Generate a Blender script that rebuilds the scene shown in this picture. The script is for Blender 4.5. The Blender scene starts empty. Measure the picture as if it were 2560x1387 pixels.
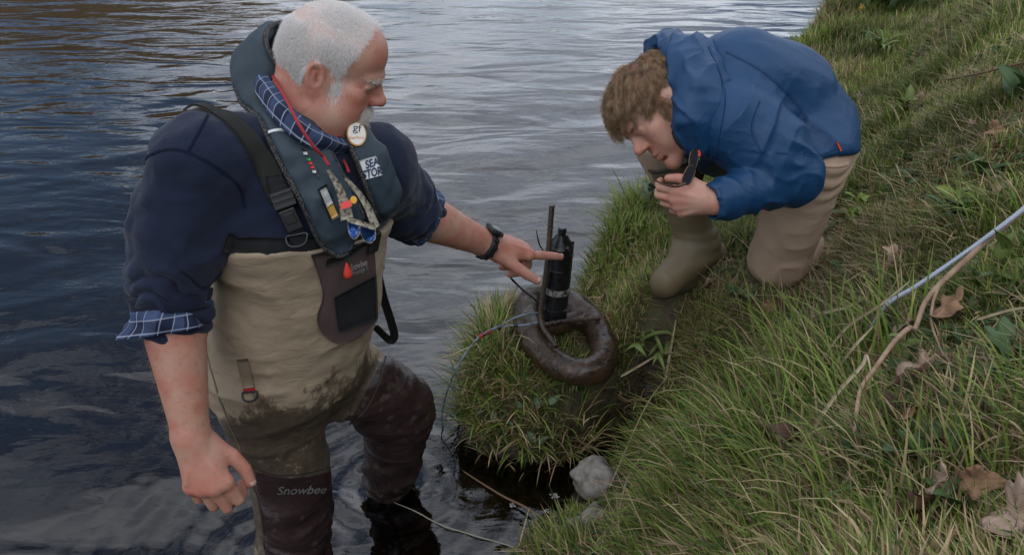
import bpy, bmesh, math, random
import numpy as np
from mathutils import Vector, Matrix
from mathutils.bvhtree import BVHTree
PI = math.pi
R_ = math.radians
SC = bpy.context.scene
COL = SC.collection
random.seed(7)
RNG = np.random.default_rng(11)

# ------------------------------------------------------------------ camera
CAM_H, PITCH, FPX = 1.70, R_(30), 2130.0
CAM_POS = np.array([0.0, 0.0, CAM_H])
CR = np.array([1.0, 0, 0])
CU = np.array([0, math.sin(PITCH), math.cos(PITCH)])
CF = np.array([0, math.cos(PITCH), -math.sin(PITCH)])
cam_data = bpy.data.cameras.new('camera')
cam = bpy.data.objects.new('camera', cam_data)
COL.objects.link(cam)
cam.location = CAM_POS
cam.rotation_euler = (PI / 2 - PITCH, 0, 0)
cam_data.sensor_width = 36
cam_data.lens = 36 * FPX / 2560
cam_data.clip_start = 0.05
cam_data.clip_end = 3000
SC.camera = cam

# ------------------------------------------------------------------ sky, sun, exposure
SUN_EL, SUN_ROT = R_(50), R_(205)          # soft high sun behind thin cloud, from behind the camera on the left
world = bpy.data.worlds.new('World')
SC.world = world
world.use_nodes = True
wt = world.node_tree
wt.nodes.clear()
def wn(t, **kw):
    n = wt.nodes.new(t)
    for k, v in kw.items(): setattr(n, k, v)
    return n
sky = wn('ShaderNodeTexSky', sky_type='NISHITA', sun_disc=False, sun_elevation=SUN_EL, sun_rotation=SUN_ROT)
sky.air_density = 1.0; sky.dust_density = 0.6; sky.ozone_density = 2.2
tc = wn('ShaderNodeTexCoord')
sep = wn('ShaderNodeSeparateXYZ'); wt.links.new(tc.outputs['Generated'], sep.inputs[0])
addz = wn('ShaderNodeMath', operation='ADD'); wt.links.new(sep.outputs['Z'], addz.inputs[0]); addz.inputs[1].default_value = 0.22
mx = wn('ShaderNodeMath', operation='MAXIMUM'); wt.links.new(addz.outputs[0], mx.inputs[0]); mx.inputs[1].default_value = 0.05
dvx = wn('ShaderNodeMath', operation='DIVIDE'); wt.links.new(sep.outputs['X'], dvx.inputs[0]); wt.links.new(mx.outputs[0], dvx.inputs[1])
dvy = wn('ShaderNodeMath', operation='DIVIDE'); wt.links.new(sep.outputs['Y'], dvy.inputs[0]); wt.links.new(mx.outputs[0], dvy.inputs[1])
cmb = wn('ShaderNodeCombineXYZ'); wt.links.new(dvx.outputs[0], cmb.inputs[0]); wt.links.new(dvy.outputs[0], cmb.inputs[1]); cmb.inputs[2].default_value = 10.96
nz = wn('ShaderNodeTexNoise'); nz.inputs['Scale'].default_value = 1.15; nz.inputs['Detail'].default_value = 7; nz.inputs['Roughness'].default_value = 0.55
wt.links.new(cmb.outputs[0], nz.inputs['Vector'])
ramp = wn('ShaderNodeValToRGB'); ramp.color_ramp.elements[0].position = 0.40; ramp.color_ramp.elements[1].position = 0.56
wt.links.new(nz.outputs['Fac'], ramp.inputs[0])
nz2 = wn('ShaderNodeTexNoise'); nz2.inputs['Scale'].default_value = 2.6; nz2.inputs['Detail'].default_value = 6
wt.links.new(cmb.outputs[0], nz2.inputs['Vector'])
ccol = wn('ShaderNodeValToRGB')
ccol.color_ramp.elements[0].position = 0.33; ccol.color_ramp.elements[0].color = (0.47, 0.52, 0.60, 1)
ccol.color_ramp.elements[1].position = 0.66; ccol.color_ramp.elements[1].color = (0.88, 0.93, 1.0, 1)
wt.links.new(nz2.outputs['Fac'], ccol.inputs[0])
cmul = wn('ShaderNodeMix', data_type='RGBA', blend_type='MULTIPLY'); cmul.inputs['Factor'].default_value = 1
wt.links.new(ccol.outputs[0], cmul.inputs['A']); cmul.inputs['B'].default_value = (18.0, 18.0, 18.4, 1)
smix = wn('ShaderNodeMix', data_type='RGBA')
wt.links.new(ramp.outputs[0], smix.inputs['Factor']); wt.links.new(sky.outputs[0], smix.inputs['A']); wt.links.new(cmul.outputs['Result'], smix.inputs['B'])
bg = wn('ShaderNodeBackground'); bg.inputs['Strength'].default_value = 0.14
wt.links.new(smix.outputs['Result'], bg.inputs['Color'])
wo = wn('ShaderNodeOutputWorld'); wt.links.new(bg.outputs[0], wo.inputs[0])
sun_d = bpy.data.lights.new('sun', 'SUN'); sun_d.energy = 0.8; sun_d.angle = R_(40); sun_d.color = (1.0, 0.955, 0.89)
sun = bpy.data.objects.new('sun', sun_d); COL.objects.link(sun)
# Nishita: rotation is measured from +Y towards +X
_sd = Vector((math.sin(SUN_ROT) * math.cos(SUN_EL), math.cos(SUN_ROT) * math.cos(SUN_EL), math.sin(SUN_EL)))
sun.rotation_euler = _sd.to_track_quat('Z', 'Y').to_euler()
SC.view_settings.view_transform = 'Standard'
SC.view_settings.look = 'None'
SC.view_settings.exposure = -0.24
SC.view_settings.gamma = 1
SC.view_settings.use_curve_mapping = False
SC.render.engine = 'CYCLES'
SC.cycles.use_denoising = True
SC.cycles.max_bounces = 8
SC.cycles.transparent_max_bounces = 12
SC.cycles.caustics_reflective = False

# ------------------------------------------------------------------ pixel helpers (photograph pixels 2560 x 1387)
def P(px, py, d):
    return CAM_POS + d * CF + (px - 1280) / FPX * d * CR + (693.5 - py) / FPX * d * CU
def ray(px, py):
    v = CF + (px - 1280) / FPX * CR + (693.5 - py) / FPX * CU
    return v / np.linalg.norm(v)
def PZ(px, py, z):
    v = CF + (px - 1280) / FPX * CR + (693.5 - py) / FPX * CU
    return CAM_POS + v * (z - CAM_H) / v[2]
def CD(r, u, f):
    "direction given along camera right, up, forward"
    v = r * CR + u * CU + f * CF
    return v / np.linalg.norm(v)
def nrm(v):
    v = np.asarray(v, float)
    return v / (np.linalg.norm(v, axis=-1, keepdims=True) + 1e-12)
def pix(p):
    q = np.asarray(p) - CAM_POS
    d = q @ CF
    return 1280 + (q @ CR) / d * FPX, 693.5 - (q @ CU) / d * FPX, d

# ------------------------------------------------------------------ value noise
_perm = RNG.permutation(256)
_perm = np.concatenate([_perm, _perm, _perm])
_rv = RNG.random(256) * 2 - 1
def vnoise(p):
    p = np.asarray(p, float)
    i = np.floor(p).astype(np.int64); f = p - i
    f = f * f * f * (f * (f * 6 - 15) + 10)
    i &= 255
    x0, y0, z0 = i[..., 0], i[..., 1], i[..., 2]
    x1, y1, z1 = (x0 + 1) & 255, (y0 + 1) & 255, (z0 + 1) & 255
    def h(x, y, z): return _rv[_perm[_perm[_perm[x] + y] + z]]
    fx, fy, fz = f[..., 0], f[..., 1], f[..., 2]
    a = h(x0, y0, z0) * (1 - fx) + h(x1, y0, z0) * fx
    b = h(x0, y1, z0) * (1 - fx) + h(x1, y1, z0) * fx
    c = h(x0, y0, z1) * (1 - fx) + h(x1, y0, z1) * fx
    d = h(x0, y1, z1) * (1 - fx) + h(x1, y1, z1) * fx
    return (a * (1 - fy) + b * fy) * (1 - fz) + (c * (1 - fy) + d * fy) * fz
def fbm(p, o=4, g=0.5):
    p = np.asarray(p, float); s = 0; a = 1.0
    for k in range(o):
        s = s + a * vnoise(p * 2 ** k + 17.3 * k); a *= g
    return s
def ridge(p, o=2):
    s = 0; a = 1.0; p = np.asarray(p, float)
    for k in range(o):
        s = s + a * (1 - np.abs(vnoise(p * 2 ** k + 9.1 * k)) * 2.2); a *= .5
    return s
def sstep(a, b, x):
    t = np.clip((np.asarray(x, float) - a) / (b - a), 0, 1)
    return t * t * (3 - 2 * t)

# ------------------------------------------------------------------ signed distance primitives (functions of N x 3 points)
def dot(a, b): return np.einsum('ij,j->i', a, b)
def cone(a, b, ra, rb):
    a = np.asarray(a, float); b = np.asarray(b, float); ba = b - a; L2 = max(ba @ ba, 1e-12)
    def f(p):
        pa = p - a
        h = np.clip(pa @ ba / L2, 0, 1)
        q = pa - h[:, None] * ba
        return np.sqrt(np.einsum('ij,ij->i', q, q)) - (ra + (rb - ra) * h)
    return f
def chain(pts, rad):
    fs = [cone(pts[i], pts[i + 1], rad[i], rad[i + 1]) for i in range(len(pts) - 1)]
    def f(p):
        d = fs[0](p)
        for g in fs[1:]: d = np.minimum(d, g(p))
        return d
    return f
def ball(c, r):
    c = np.asarray(c, float)
    def f(p):
        q = p - c
        return np.sqrt(np.einsum('ij,ij->i', q, q)) - r
    return f
def ell(c, r, R=None):
    c = np.asarray(c, float); r = np.asarray(r, float)
    def f(p):
        q = p - c
        if R is not None: q = q @ R
        k0 = np.sqrt(np.einsum('ij,ij->i', q / r, q / r)); k1 = np.sqrt(np.einsum('ij,ij->i', q / (r * r), q / (r * r)))
        return k0 * (k0 - 1) / np.maximum(k1, 1e-9)
    return f
def rbox(c, h, R=None, rad=0.01):
    c = np.asarray(c, float); h = np.asarray(h, float) - rad
    def f(p):
        q = p - c
        if R is not None: q = q @ R
        q = np.abs(q) - h
        return np.linalg.norm(np.maximum(q, 0), axis=1) + np.minimum(q.max(axis=1), 0) - rad
    return f
def flat(fn, c, ax, s):
    "squash fn along unit axis ax through c by factor s (<1 thinner)"
    c = np.asarray(c, float); ax = nrm(ax)
    def f(p):
        t = (p - c) @ ax
        return fn(p + (t * (1 / s - 1))[:, None] * ax) * min(1, s)
    return f
def ringsdf(c, R, ra, rb, r):
    "elliptical torus: R columns = axes; ring in the first two axes"
    c = np.asarray(c, float)
    def f(p):
        q = (p - c) @ R
        l = np.sqrt((q[:, 0] / ra) ** 2 + (q[:, 1] / rb) ** 2) + 1e-9
        n = np.stack([q[:, 0] / ra ** 2, q[:, 1] / rb ** 2], 1)
        gl = np.linalg.norm(n, axis=1) / l + 1e-9
        dd = (l - 1) / gl
        return np.sqrt(dd * dd + q[:, 2] ** 2) - r
    return f
def basis(x, zhint):
    "columns x, y, z with x kept and z close to zhint"
    x = nrm(x); y = nrm(np.cross(zhint, x)); z = np.cross(x, y)
    return np.stack([x, y, z], 1)
def rotv(v, ax, a):
    ax = nrm(ax); v = np.asarray(v, float)
    return v * math.cos(a) + np.cross(ax, v) * math.sin(a) + ax * (ax @ v) * (1 - math.cos(a))

class Field:
    def __init__(s): s.it = []
    def add(s, fn, k=0.0): s.it.append((fn, 0, k)); return s
    def sub(s, fn, k=0.0): s.it.append((fn, 1, k)); return s
    def isect(s, fn, k=0.0): s.it.append((fn, 2, k)); return s
    def ev(s, p, sel=None):
        d = np.full(len(p), 10.0)
        for i, (fn, op, k) in enumerate(s.it):
            if sel is not None and not sel[i]: continue
            g = fn(p)
            if op == 0:
                if k > 0:
                    h = np.maximum(k - np.abs(d - g), 0) / k
                    d = np.minimum(d, g) - h * h * k * .25
                else: d = np.minimum(d, g)
            else:
                if op == 1: g = -g
                if k > 0:
                    h = np.maximum(k - np.abs(d - g), 0) / k
                    d = np.maximum(d, g) + h * h * k * .25
                else: d = np.maximum(d, g)
        return d

_COR = np.array([(i & 1, (i >> 1) & 1, (i >> 2) & 1) for i in range(8)])
_EDG = [(a, b) for a in range(8) for b in range(8) if a < b and bin(a ^ b).count('1') == 1]
def polygonize(F, lo, hi, vs, B=16):
    "sparse surface nets: returns verts, quads"
    lo = np.asarray(lo, float); hi = np.asarray(hi, float)
    nb = np.ceil((hi - lo) / (vs * B)).astype(int)
    N = nb * B + 2
    gi = np.stack(np.meshgrid(*[np.arange(n) for n in nb], indexing='ij'), -1).reshape(-1, 3)
    hb = vs * B * .5
    hd = hb * math.sqrt(3)
    cen = lo + (gi * B + B * .5) * vs
    vals = np.stack([fn(cen) for fn, op, k in F.it], 1)
    dall = F.ev(cen)
    keep = np.abs(dall) < hd * 1.6 + 0.02
    gi, cen, vals = gi[keep], cen[keep], vals[keep]
    ks = np.array([k for _, _, k in F.it]); ops = np.array([o for _, o, _ in F.it])
    ks = np.maximum.accumulate(ks[::-1])[::-1]
    loc = np.stack(np.meshgrid(*[np.arange(B + 1)] * 3, indexing='ij'), -1).reshape(-1, 3)
    cell_ids, cell_v, ed = [], [], []
    mul = np.array([N[1] * N[2], N[2], 1], dtype=np.int64)
    for b in range(len(gi)):
        sel = (vals[b] - hd * 1.3 < ks + 2 * vs) | (ops == 2)
        if not sel.any() or not (sel & (ops == 0)).any(): continue
        base = gi[b] * B
        pts = lo + (base + loc) * vs
        V = F.ev(pts, sel).reshape(B + 1, B + 1, B + 1)
        S = V < 0
        if S.all() or not S.any(): continue
        cs = [S[c[0]:B + c[0], c[1]:B + c[1], c[2]:B + c[2]] for c in _COR]
        any_ = cs[0].copy(); all_ = cs[0].copy()
        for c in cs[1:]: any_ |= c; all_ &= c
        act = np.argwhere(any_ & ~all_)
        cv = np.stack([V[act[:, 0] + c[0], act[:, 1] + c[1], act[:, 2] + c[2]] for c in _COR], 1)
        acc = np.zeros((len(act), 3)); cnt = np.zeros(len(act))
        for a, e in _EDG:
            va, vb = cv[:, a], cv[:, e]
            m = (va < 0) != (vb < 0)
            t = np.where(m, va / np.where(m, va - vb, 1), 0)
            acc += m[:, None] * (_COR[a] + t[:, None] * (_COR[e] - _COR[a])); cnt += m
        g = base + act
        cell_ids.append(g @ mul); cell_v.append(lo + (g + acc / cnt[:, None]) * vs)
        for ax in range(3):
            S0 = S[:B, :B, :B]
            sl = [slice(0, B)] * 3; sl[ax] = slice(1, B + 1)
            S1 = S[tuple(sl)]
            w = np.argwhere(S0 != S1)
            if len(w): ed.append((ax, base + w, S0[w[:, 0], w[:, 1], w[:, 2]]))
    ids = np.concatenate(cell_ids); cvv = np.concatenate(cell_v)
    o = np.argsort(ids); ids = ids[o]; cvv = cvv[o]
    quads = []
    for ax, g, s0 in ed:
        u = np.zeros(3, int); v = np.zeros(3, int); u[(ax + 1) % 3] = 1; v[(ax + 2) % 3] = 1
        q = np.stack([(g - u - v) @ mul, (g - v) @ mul, g @ mul, (g - u) @ mul], 1)
        ix = np.clip(np.searchsorted(ids, q), 0, len(ids) - 1)
        ok = (ids[ix] == q).all(1)
        q = np.where(s0[:, None], ix, ix[:, ::-1])[ok]
        quads.append(q)
    return cvv, np.concatenate(quads)

def vnormals(v, q):
    e1 = v[q[:, 2]] - v[q[:, 0]]; e2 = v[q[:, 3]] - v[q[:, 1]]
    n = np.cross(e1, e2); out = np.zeros_like(v)
    for c in range(3):
        for k in range(q.shape[1]): out[:, c] += np.bincount(q[:, k], n[:, c], len(v))
    return nrm(out)
def laplace(v, q, it=2, lam=.5):
    e = np.concatenate([q[:, [0, 1]], q[:, [1, 2]], q[:, [2, 3]], q[:, [3, 0]]])
    deg = np.bincount(e[:, 0], minlength=len(v)) + np.bincount(e[:, 1], minlength=len(v))
    for _ in range(it):
        s = np.stack([np.bincount(e[:, 0], v[e[:, 1], c], len(v)) + np.bincount(e[:, 1], v[e[:, 0], c], len(v)) for c in range(3)], 1)
        v = v + lam * (s / np.maximum(deg, 1)[:, None] - v)
    return v

# ------------------------------------------------------------------ objects
def mesh_np(name, v, f, smooth=True):
    "mesh data from arrays; f: (n,3) or (n,4)"
    v = np.ascontiguousarray(v, dtype=np.float32); f = np.ascontiguousarray(f, dtype=np.int32)
    me = bpy.data.meshes.new(name)
    n, k = f.shape
    me.vertices.add(len(v)); me.vertices.foreach_set('co', v.ravel())
    me.loops.add(n * k); me.loops.foreach_set('vertex_index', f.ravel())
    me.polygons.add(n); me.polygons.foreach_set('loop_start', np.arange(0, n * k, k, dtype=np.int32))
    me.polygons.foreach_set('loop_total', np.full(n, k, dtype=np.int32))
    if smooth: me.polygons.foreach_set('use_smooth', np.ones(n, dtype=bool))
    me.update(calc_edges=True)
    return me
def attr(me, name, vals):
    vals = np.asarray(vals, dtype=np.float32)
    if vals.ndim == 1:
        a = me.attributes.new(name, 'FLOAT', 'POINT'); a.data.foreach_set('value', vals)
    else:
        a = me.attributes.new(name, 'FLOAT_COLOR', 'POINT')
        if vals.shape[1] == 3: vals = np.concatenate([vals, np.ones((len(vals), 1), np.float32)], 1)
        a.data.foreach_set('color', np.ascontiguousarray(vals, dtype=np.float32).ravel())
def link(name, me, mat=None, parent=None, label=None):
    o = bpy.data.objects.new(name, me)
    COL.objects.link(o)
    if mat is not None and me is not None:
        if not me.materials: me.materials.append(mat)
    if parent is not None:
        o.parent = parent
        o.matrix_parent_inverse = Matrix.Translation(-Vector(parent.matrix_basis.translation))
    if label: o['label'] = label
    return o
def tag(o, label=None, cat=None, group=None, kind=None):
    if label: o['label'] = label
    if cat: o['category'] = cat
    if group: o['group'] = group
    if kind: o['kind'] = kind
    return o
def empty(name, loc, label, cat, group=None):
    o = bpy.data.objects.new(name, None); COL.objects.link(o)
    o.location = Vector(loc); o.empty_display_size = .05
    return tag(o, label, cat, group)
def sdf_obj(name, F, lo, hi, vs, mat, parent=None, disp=None, smooth=1, attrs=None):
    v, q = polygonize(F, lo, hi, vs)
    if smooth: v = laplace(v, q, smooth)
    if disp is not None:
        n = vnormals(v, q)
        v = v + n * disp(v, n)[:, None]
    me = mesh_np(name, v, q)
    if attrs:
        for k, fn in attrs.items(): attr(me, k, fn(v))
    o = link(name, me, mat, parent)
    return o
def bvh_of(*objs):
    vs, fs, off = [], [], 0
    for o in objs:
        me = o.data
        n = len(me.vertices); co = np.empty(n * 3, np.float32); me.vertices.foreach_get('co', co)
        vs.append(co.reshape(-1, 3))
        for p in me.polygons: fs.append([i + off for i in p.vertices])
        off += n
    return BVHTree.FromPolygons([Vector(x) for x in np.concatenate(vs)], fs)
def hit(bvh, px, py):
    h = bvh.ray_cast(Vector(CAM_POS), Vector(ray(px, py)))
    return (None, None) if h[0] is None else (np.array(h[0]), np.array(h[1]))
def spline(pts, n):
    "Catmull-Rom through points (any dimension)"
    p = np.asarray(pts, float)
    p = np.concatenate([[2 * p[0] - p[1]], p, [2 * p[-1] - p[-2]]])
    m = len(p) - 3
    t = np.linspace(0, m, n); i = np.minimum(t.astype(int), m - 1); u = (t - i)[:, None]
    a, b, c, d = p[i], p[i + 1], p[i + 2], p[i + 3]
    return .5 * ((2 * b) + (-a + c) * u + (2 * a - 5 * b + 4 * c - d) * u ** 2 + (-a + 3 * b - 3 * c + d) * u ** 3)
def frames(p):
    t = np.gradient(p, axis=0); t = nrm(t)
    r = np.zeros_like(p); h = np.array([0, 0, 1.0]) if abs(t[0][2]) < .9 else np.array([1.0, 0, 0])
    r[0] = nrm(np.cross(t[0], h))
    for i in range(1, len(p)):
        r[i] = nrm(r[i - 1] - t[i] * (r[i - 1] @ t[i]))
    return t, r, np.cross(t, r)
def tube(pts, rad, seg=8, n=None, cap=True):
    p = spline(pts, n) if n else np.asarray(pts, float)
    rad = np.asarray(rad, float) if np.ndim(rad) else np.full(len(p), rad)
    if len(rad) != len(p): rad = np.interp(np.linspace(0, 1, len(p)), np.linspace(0, 1, len(rad)), rad)
    t, r, b = frames(p)
    a = np.linspace(0, 2 * PI, seg, endpoint=False)
    v = p[:, None] + rad[:, None, None] * (np.cos(a)[None, :, None] * r[:, None] + np.sin(a)[None, :, None] * b[:, None])
    v = v.reshape(-1, 3); f = []
    m = len(p)
    i, j = np.meshgrid(np.arange(m - 1), np.arange(seg), indexing='ij'); i = i.ravel(); j = j.ravel()
    f = np.stack([i * seg + j, i * seg + (j + 1) % seg, (i + 1) * seg + (j + 1) % seg, (i + 1) * seg + j], 1)
    if cap:
        v = np.concatenate([v, p[:1], p[-1:]]); c0, c1 = m * seg, m * seg + 1
        j = np.arange(seg)
        f = np.concatenate([f, np.stack([(j + 1) % seg, j, np.full(seg, c0), np.full(seg, c0)], 1)[:, [0, 1, 2, 2]],
                            np.stack([(m - 1) * seg + j, (m - 1) * seg + (j + 1) % seg, np.full(seg, c1), np.full(seg, c1)], 1)[:, [0, 1, 2, 2]]])
    return v, f
def fix_tri(v, f):
    "drop repeated indices: returns polygon lists"
    return [list(dict.fromkeys(x)) for x in f.tolist()]
def mesh_any(name, v, f, smooth=True):
    me = bpy.data.meshes.new(name)
    me.from_pydata([tuple(x) for x in v], [], fix_tri(v, np.asarray(f)) if isinstance(f, np.ndarray) else f)
    if smooth: me.polygons.foreach_set('use_smooth', np.ones(len(me.polygons), dtype=bool))
    me.update()
    return me
def tube_obj(name, pts, rad, mat, parent=None, seg=8, n=None):
    v, f = tube(pts, rad, seg, n)
    return link(name, mesh_any(name, v, f), mat, parent)
def join(parts):
    vs, fs, off = [], [], 0
    for v, f in parts:
        v = np.asarray(v); vs.append(v)
        fl = fix_tri(v, f) if isinstance(f, np.ndarray) else f
        fs += [[i + off for i in x] for x in fl]; off += len(v)
    return np.concatenate(vs), fs
def boxm(c, h, R=None):
    s = np.array([(x, y, z) for x in (-1, 1) for y in (-1, 1) for z in (-1, 1)], float) * h
    if R is not None: s = s @ np.asarray(R).T
    return s + c, [[0, 1, 3, 2], [4, 6, 7, 5], [0, 4, 5, 1], [2, 3, 7, 6], [0, 2, 6, 4], [1, 5, 7, 3]]
def bevel_mod(o, w, seg=2):
    m = o.modifiers.new('bevel', 'BEVEL'); m.width = w; m.segments = seg; m.limit_method = 'ANGLE'; m.angle_limit = R_(40)
def grid_faces(n, m):
    i, j = np.meshgrid(np.arange(n - 1), np.arange(m - 1), indexing='ij'); i = i.ravel(); j = j.ravel()
    return np.stack([i * m + j, (i + 1) * m + j, (i + 1) * m + j + 1, i * m + j + 1], 1)
def slab(G, Nn, th):
    "thick sheet over a grid of points G (n,m,3) with normals Nn: top raised by th, closed edges"
    n, m = G.shape[:2]
    top = (G + Nn * th).reshape(-1, 3); bot = (G - Nn * .001).reshape(-1, 3)
    f = grid_faces(n, m); o = n * m
    rim = [i * m for i in range(n)] + [(n - 1) * m + j for j in range(1, m)] + [i * m + m - 1 for i in range(n - 2, -1, -1)] + [j for j in range(m - 2, 0, -1)]
    rim = np.array(rim); nx = np.roll(rim, -1)
    side = np.stack([rim, nx, nx + o, rim + o], 1)
    return np.concatenate([top, bot]), np.concatenate([f[:, ::-1], f + o, side[:, ::-1]])[:, ::-1]
def surf_grid(bvh, quad, n, m, off=0.0, fallback=None):
    "grid of surface points under a pixel quad (tl, tr, br, bl) as seen by the camera rays; misses are filled from neighbours"
    q = np.asarray(quad, float); G = np.full((n, m, 3), np.nan); NN = np.zeros((n, m, 3))
    for i in range(n):
        u = i / (n - 1)
        for j in range(m):
            w = j / (m - 1)
            pp = (q[0] * (1 - w) + q[1] * w) * (1 - u) + (q[3] * (1 - w) + q[2] * w) * u
            a, b = hit(bvh, *pp)
            if a is not None: G[i, j] = a; NN[i, j] = b
    bad = np.isnan(G[..., 0])
    if bad.any():
        good = np.argwhere(~bad)
        for i, j in np.argwhere(bad):
            k = good[np.argmin(((good - (i, j)) ** 2).sum(1))]
            u = i / (n - 1); w = j / (m - 1)
            pp = (q[0] * (1 - w) + q[1] * w) * (1 - u) + (q[3] * (1 - w) + q[2] * w) * u
            d = (G[k[0], k[1]] - CAM_POS) @ CF
            G[i, j] = P(pp[0], pp[1], d); NN[i, j] = NN[k[0], k[1]]
    for _ in range(2):
        N2 = NN.copy(); N2[1:] += NN[:-1]; N2[:-1] += NN[1:]; N2[:, 1:] += NN[:, :-1]; N2[:, :-1] += NN[:, 1:]; NN = nrm(N2)
    return G + NN * off, NN
def patch(name, bvh, quad, n, m, th, mat, parent, off=0.0, smooth=0):
    G, NN = surf_grid(bvh, quad, n, m, off)
    for _ in range(smooth):
        G2 = G.copy(); G2[1:-1, 1:-1] = (G[:-2, 1:-1] + G[2:, 1:-1] + G[1:-1, :-2] + G[1:-1, 2:]) / 4; G = G2
    v, f = slab(G, NN, th)
    o = link(name, mesh_any(name, v, f), mat, parent)
    return o
def ribbon(name, bvh, pl, width, th, mat, parent, n=40, m=5, off=0.001, smooth=4):
    "webbing along a pixel polyline [(px,py),..], laid on the surface; width in metres"
    pp = spline(np.asarray(pl, float), n)
    C = []; NN = []
    for a in pp:
        h, nn = hit(bvh, *a)
        C.append(h if h is not None else (np.nan,) * 3); NN.append(nn if nn is not None else (np.nan,) * 3)
    C = np.array(C, float); NN = np.array(NN, float)
    ok = ~np.isnan(C[:, 0]); idx = np.arange(n)
    dpt = np.interp(idx, idx[ok], ((C[ok] - CAM_POS) @ CF))
    for i in idx[~ok]: C[i] = P(pp[i][0], pp[i][1], dpt[i]); NN[i] = NN[idx[ok][np.argmin(abs(idx[ok] - i))]]
    for _ in range(smooth):
        C[1:-1] = (C[:-2] + 2 * C[1:-1] + C[2:]) / 4; NN[1:-1] = NN[:-2] + 2 * NN[1:-1] + NN[2:]; NN = nrm(NN)
    T = nrm(np.gradient(C, axis=0)); S = nrm(np.cross(T, NN)); NN = np.cross(S, T)
    w = np.linspace(-.5, .5, m) * width
    G = C[:, None] + S[:, None] * w[None, :, None]
    for i in range(n):
        for j in range(m):
            r = bvh.find_nearest(Vector(G[i, j]))
            if r[0] is not None:
                dd = (np.array(r[0]) - G[i, j]) @ NN[i]
                if dd > -0.02: G[i, j] += NN[i] * max(dd, -0.004)
    G = G + NN[:, None] * off
    v, f = slab(G, np.repeat(NN[:, None], m, 1), th)
    return link(name, mesh_any(name, v, f), mat, parent)

# ------------------------------------------------------------------ materials
class M:
    def __init__(s, name, color=(.5, .5, .5), rough=.6, spec=.4, metal=0.0, sheen=0.0):
        s.m = bpy.data.materials.new(name); s.m.use_nodes = True
        s.t = s.m.node_tree; s.b = s.t.nodes['Principled BSDF']; s.out = s.t.nodes['Material Output']
        s.b.inputs['Base Color'].default_value = (*color, 1); s.b.inputs['Roughness'].default_value = rough
        s.b.inputs['Specular IOR Level'].default_value = spec; s.b.inputs['Metallic'].default_value = metal
        if sheen: s.b.inputs['Sheen Weight'].default_value = sheen; s.b.inputs['Sheen Roughness'].default_value = .5
        s.co = None
    def n(s, t, **kw):
        n = s.t.nodes.new(t)
        for k, v in kw.items(): setattr(n, k, v)
        return n
    def l(s, a, b): s.t.links.new(a, b)
    def coord(s, scale=None):
        if s.co is None: s.co = s.n('ShaderNodeTexCoord').outputs['Object']
        if scale is None: return s.co
        mp = s.n('ShaderNodeMapping'); mp.inputs['Scale'].default_value = scale; s.l(s.co, mp.inputs[0]); return mp.outputs[0]
    def noise(s, scale, detail=4, rough=.55, vec=None, dist=0):
        n = s.n('ShaderNodeTexNoise'); n.inputs['Scale'].default_value = scale; n.inputs['Detail'].default_value = detail
        n.inputs['Roughness'].default_value = rough; n.inputs['Distortion'].default_value = dist
        s.l(vec if vec is not None else s.coord(), n.inputs['Vector']); return n.outputs['Fac']
    def ramp(s, fac, stops, interp='LINEAR'):
        r = s.n('ShaderNodeValToRGB'); e = r.color_ramp.elements; r.color_ramp.interpolation = interp
        while len(e) < len(stops): e.new(.5)
        for k, (p, c) in enumerate(stops): e[k].position = p; e[k].color = (*c, 1) if np.ndim(c) else (c, c, c, 1)
        s.l(fac, r.inputs[0]); return r.outputs[0]
    def mix(s, fac, a, b, mode='MIX'):
        m = s.n('ShaderNodeMix', data_type='RGBA', blend_type=mode)
        for k, v in (('Factor', fac), ('A', a), ('B', b)):
            i = m.inputs[k]
            if isinstance(v, (int, float)): i.default_value = v
            elif isinstance(v, tuple): i.default_value = (*v, 1)
            else: s.l(v, i)
        return m.outputs['Result']
    def math(s, op, a, b=None, clamp=False):
        m = s.n('ShaderNodeMath', operation=op, use_clamp=clamp)
        for k, v in ((0, a), (1, b)):
            if v is None: continue
            if isinstance(v, (int, float)): m.inputs[k].default_value = v
            else: s.l(v, m.inputs[k])
        return m.outputs[0]
    def at(s, name, col=False):
        a = s.n('ShaderNodeAttribute'); a.attribute_name = name; return a.outputs['Color' if col else 'Fac']
    def color(s, c): s.l(c, s.b.inputs['Base Color']); return s
    def rough(s, c): s.l(c, s.b.inputs['Roughness']); return s
    def bump(s, h, strength=.3, dist=.002, chain=True):
        b = s.n('ShaderNodeBump'); b.inputs['Strength'].default_value = strength; b.inputs['Distance'].default_value = dist
        s.l(h, b.inputs['Height'])
        if chain and s.b.inputs['Normal'].links: s.l(s.b.inputs['Normal'].links[0].from_socket, b.inputs['Normal'])
        s.l(b.outputs[0], s.b.inputs['Normal']); return s
def simple(name, c1, c2, scale, rough=.6, spec=.4, bump=.2, bscale=None, bdist=.001, metal=0, sheen=0):
    m = M(name, c1, rough, spec, metal, sheen)
    m.color(m.mix(m.ramp(m.noise(scale), [(.35, 0.0), (.65, 1.0)]), c1, c2))
    if bump: m.bump(m.noise(bscale or scale * 4), bump, bdist)
    return m.m
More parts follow.
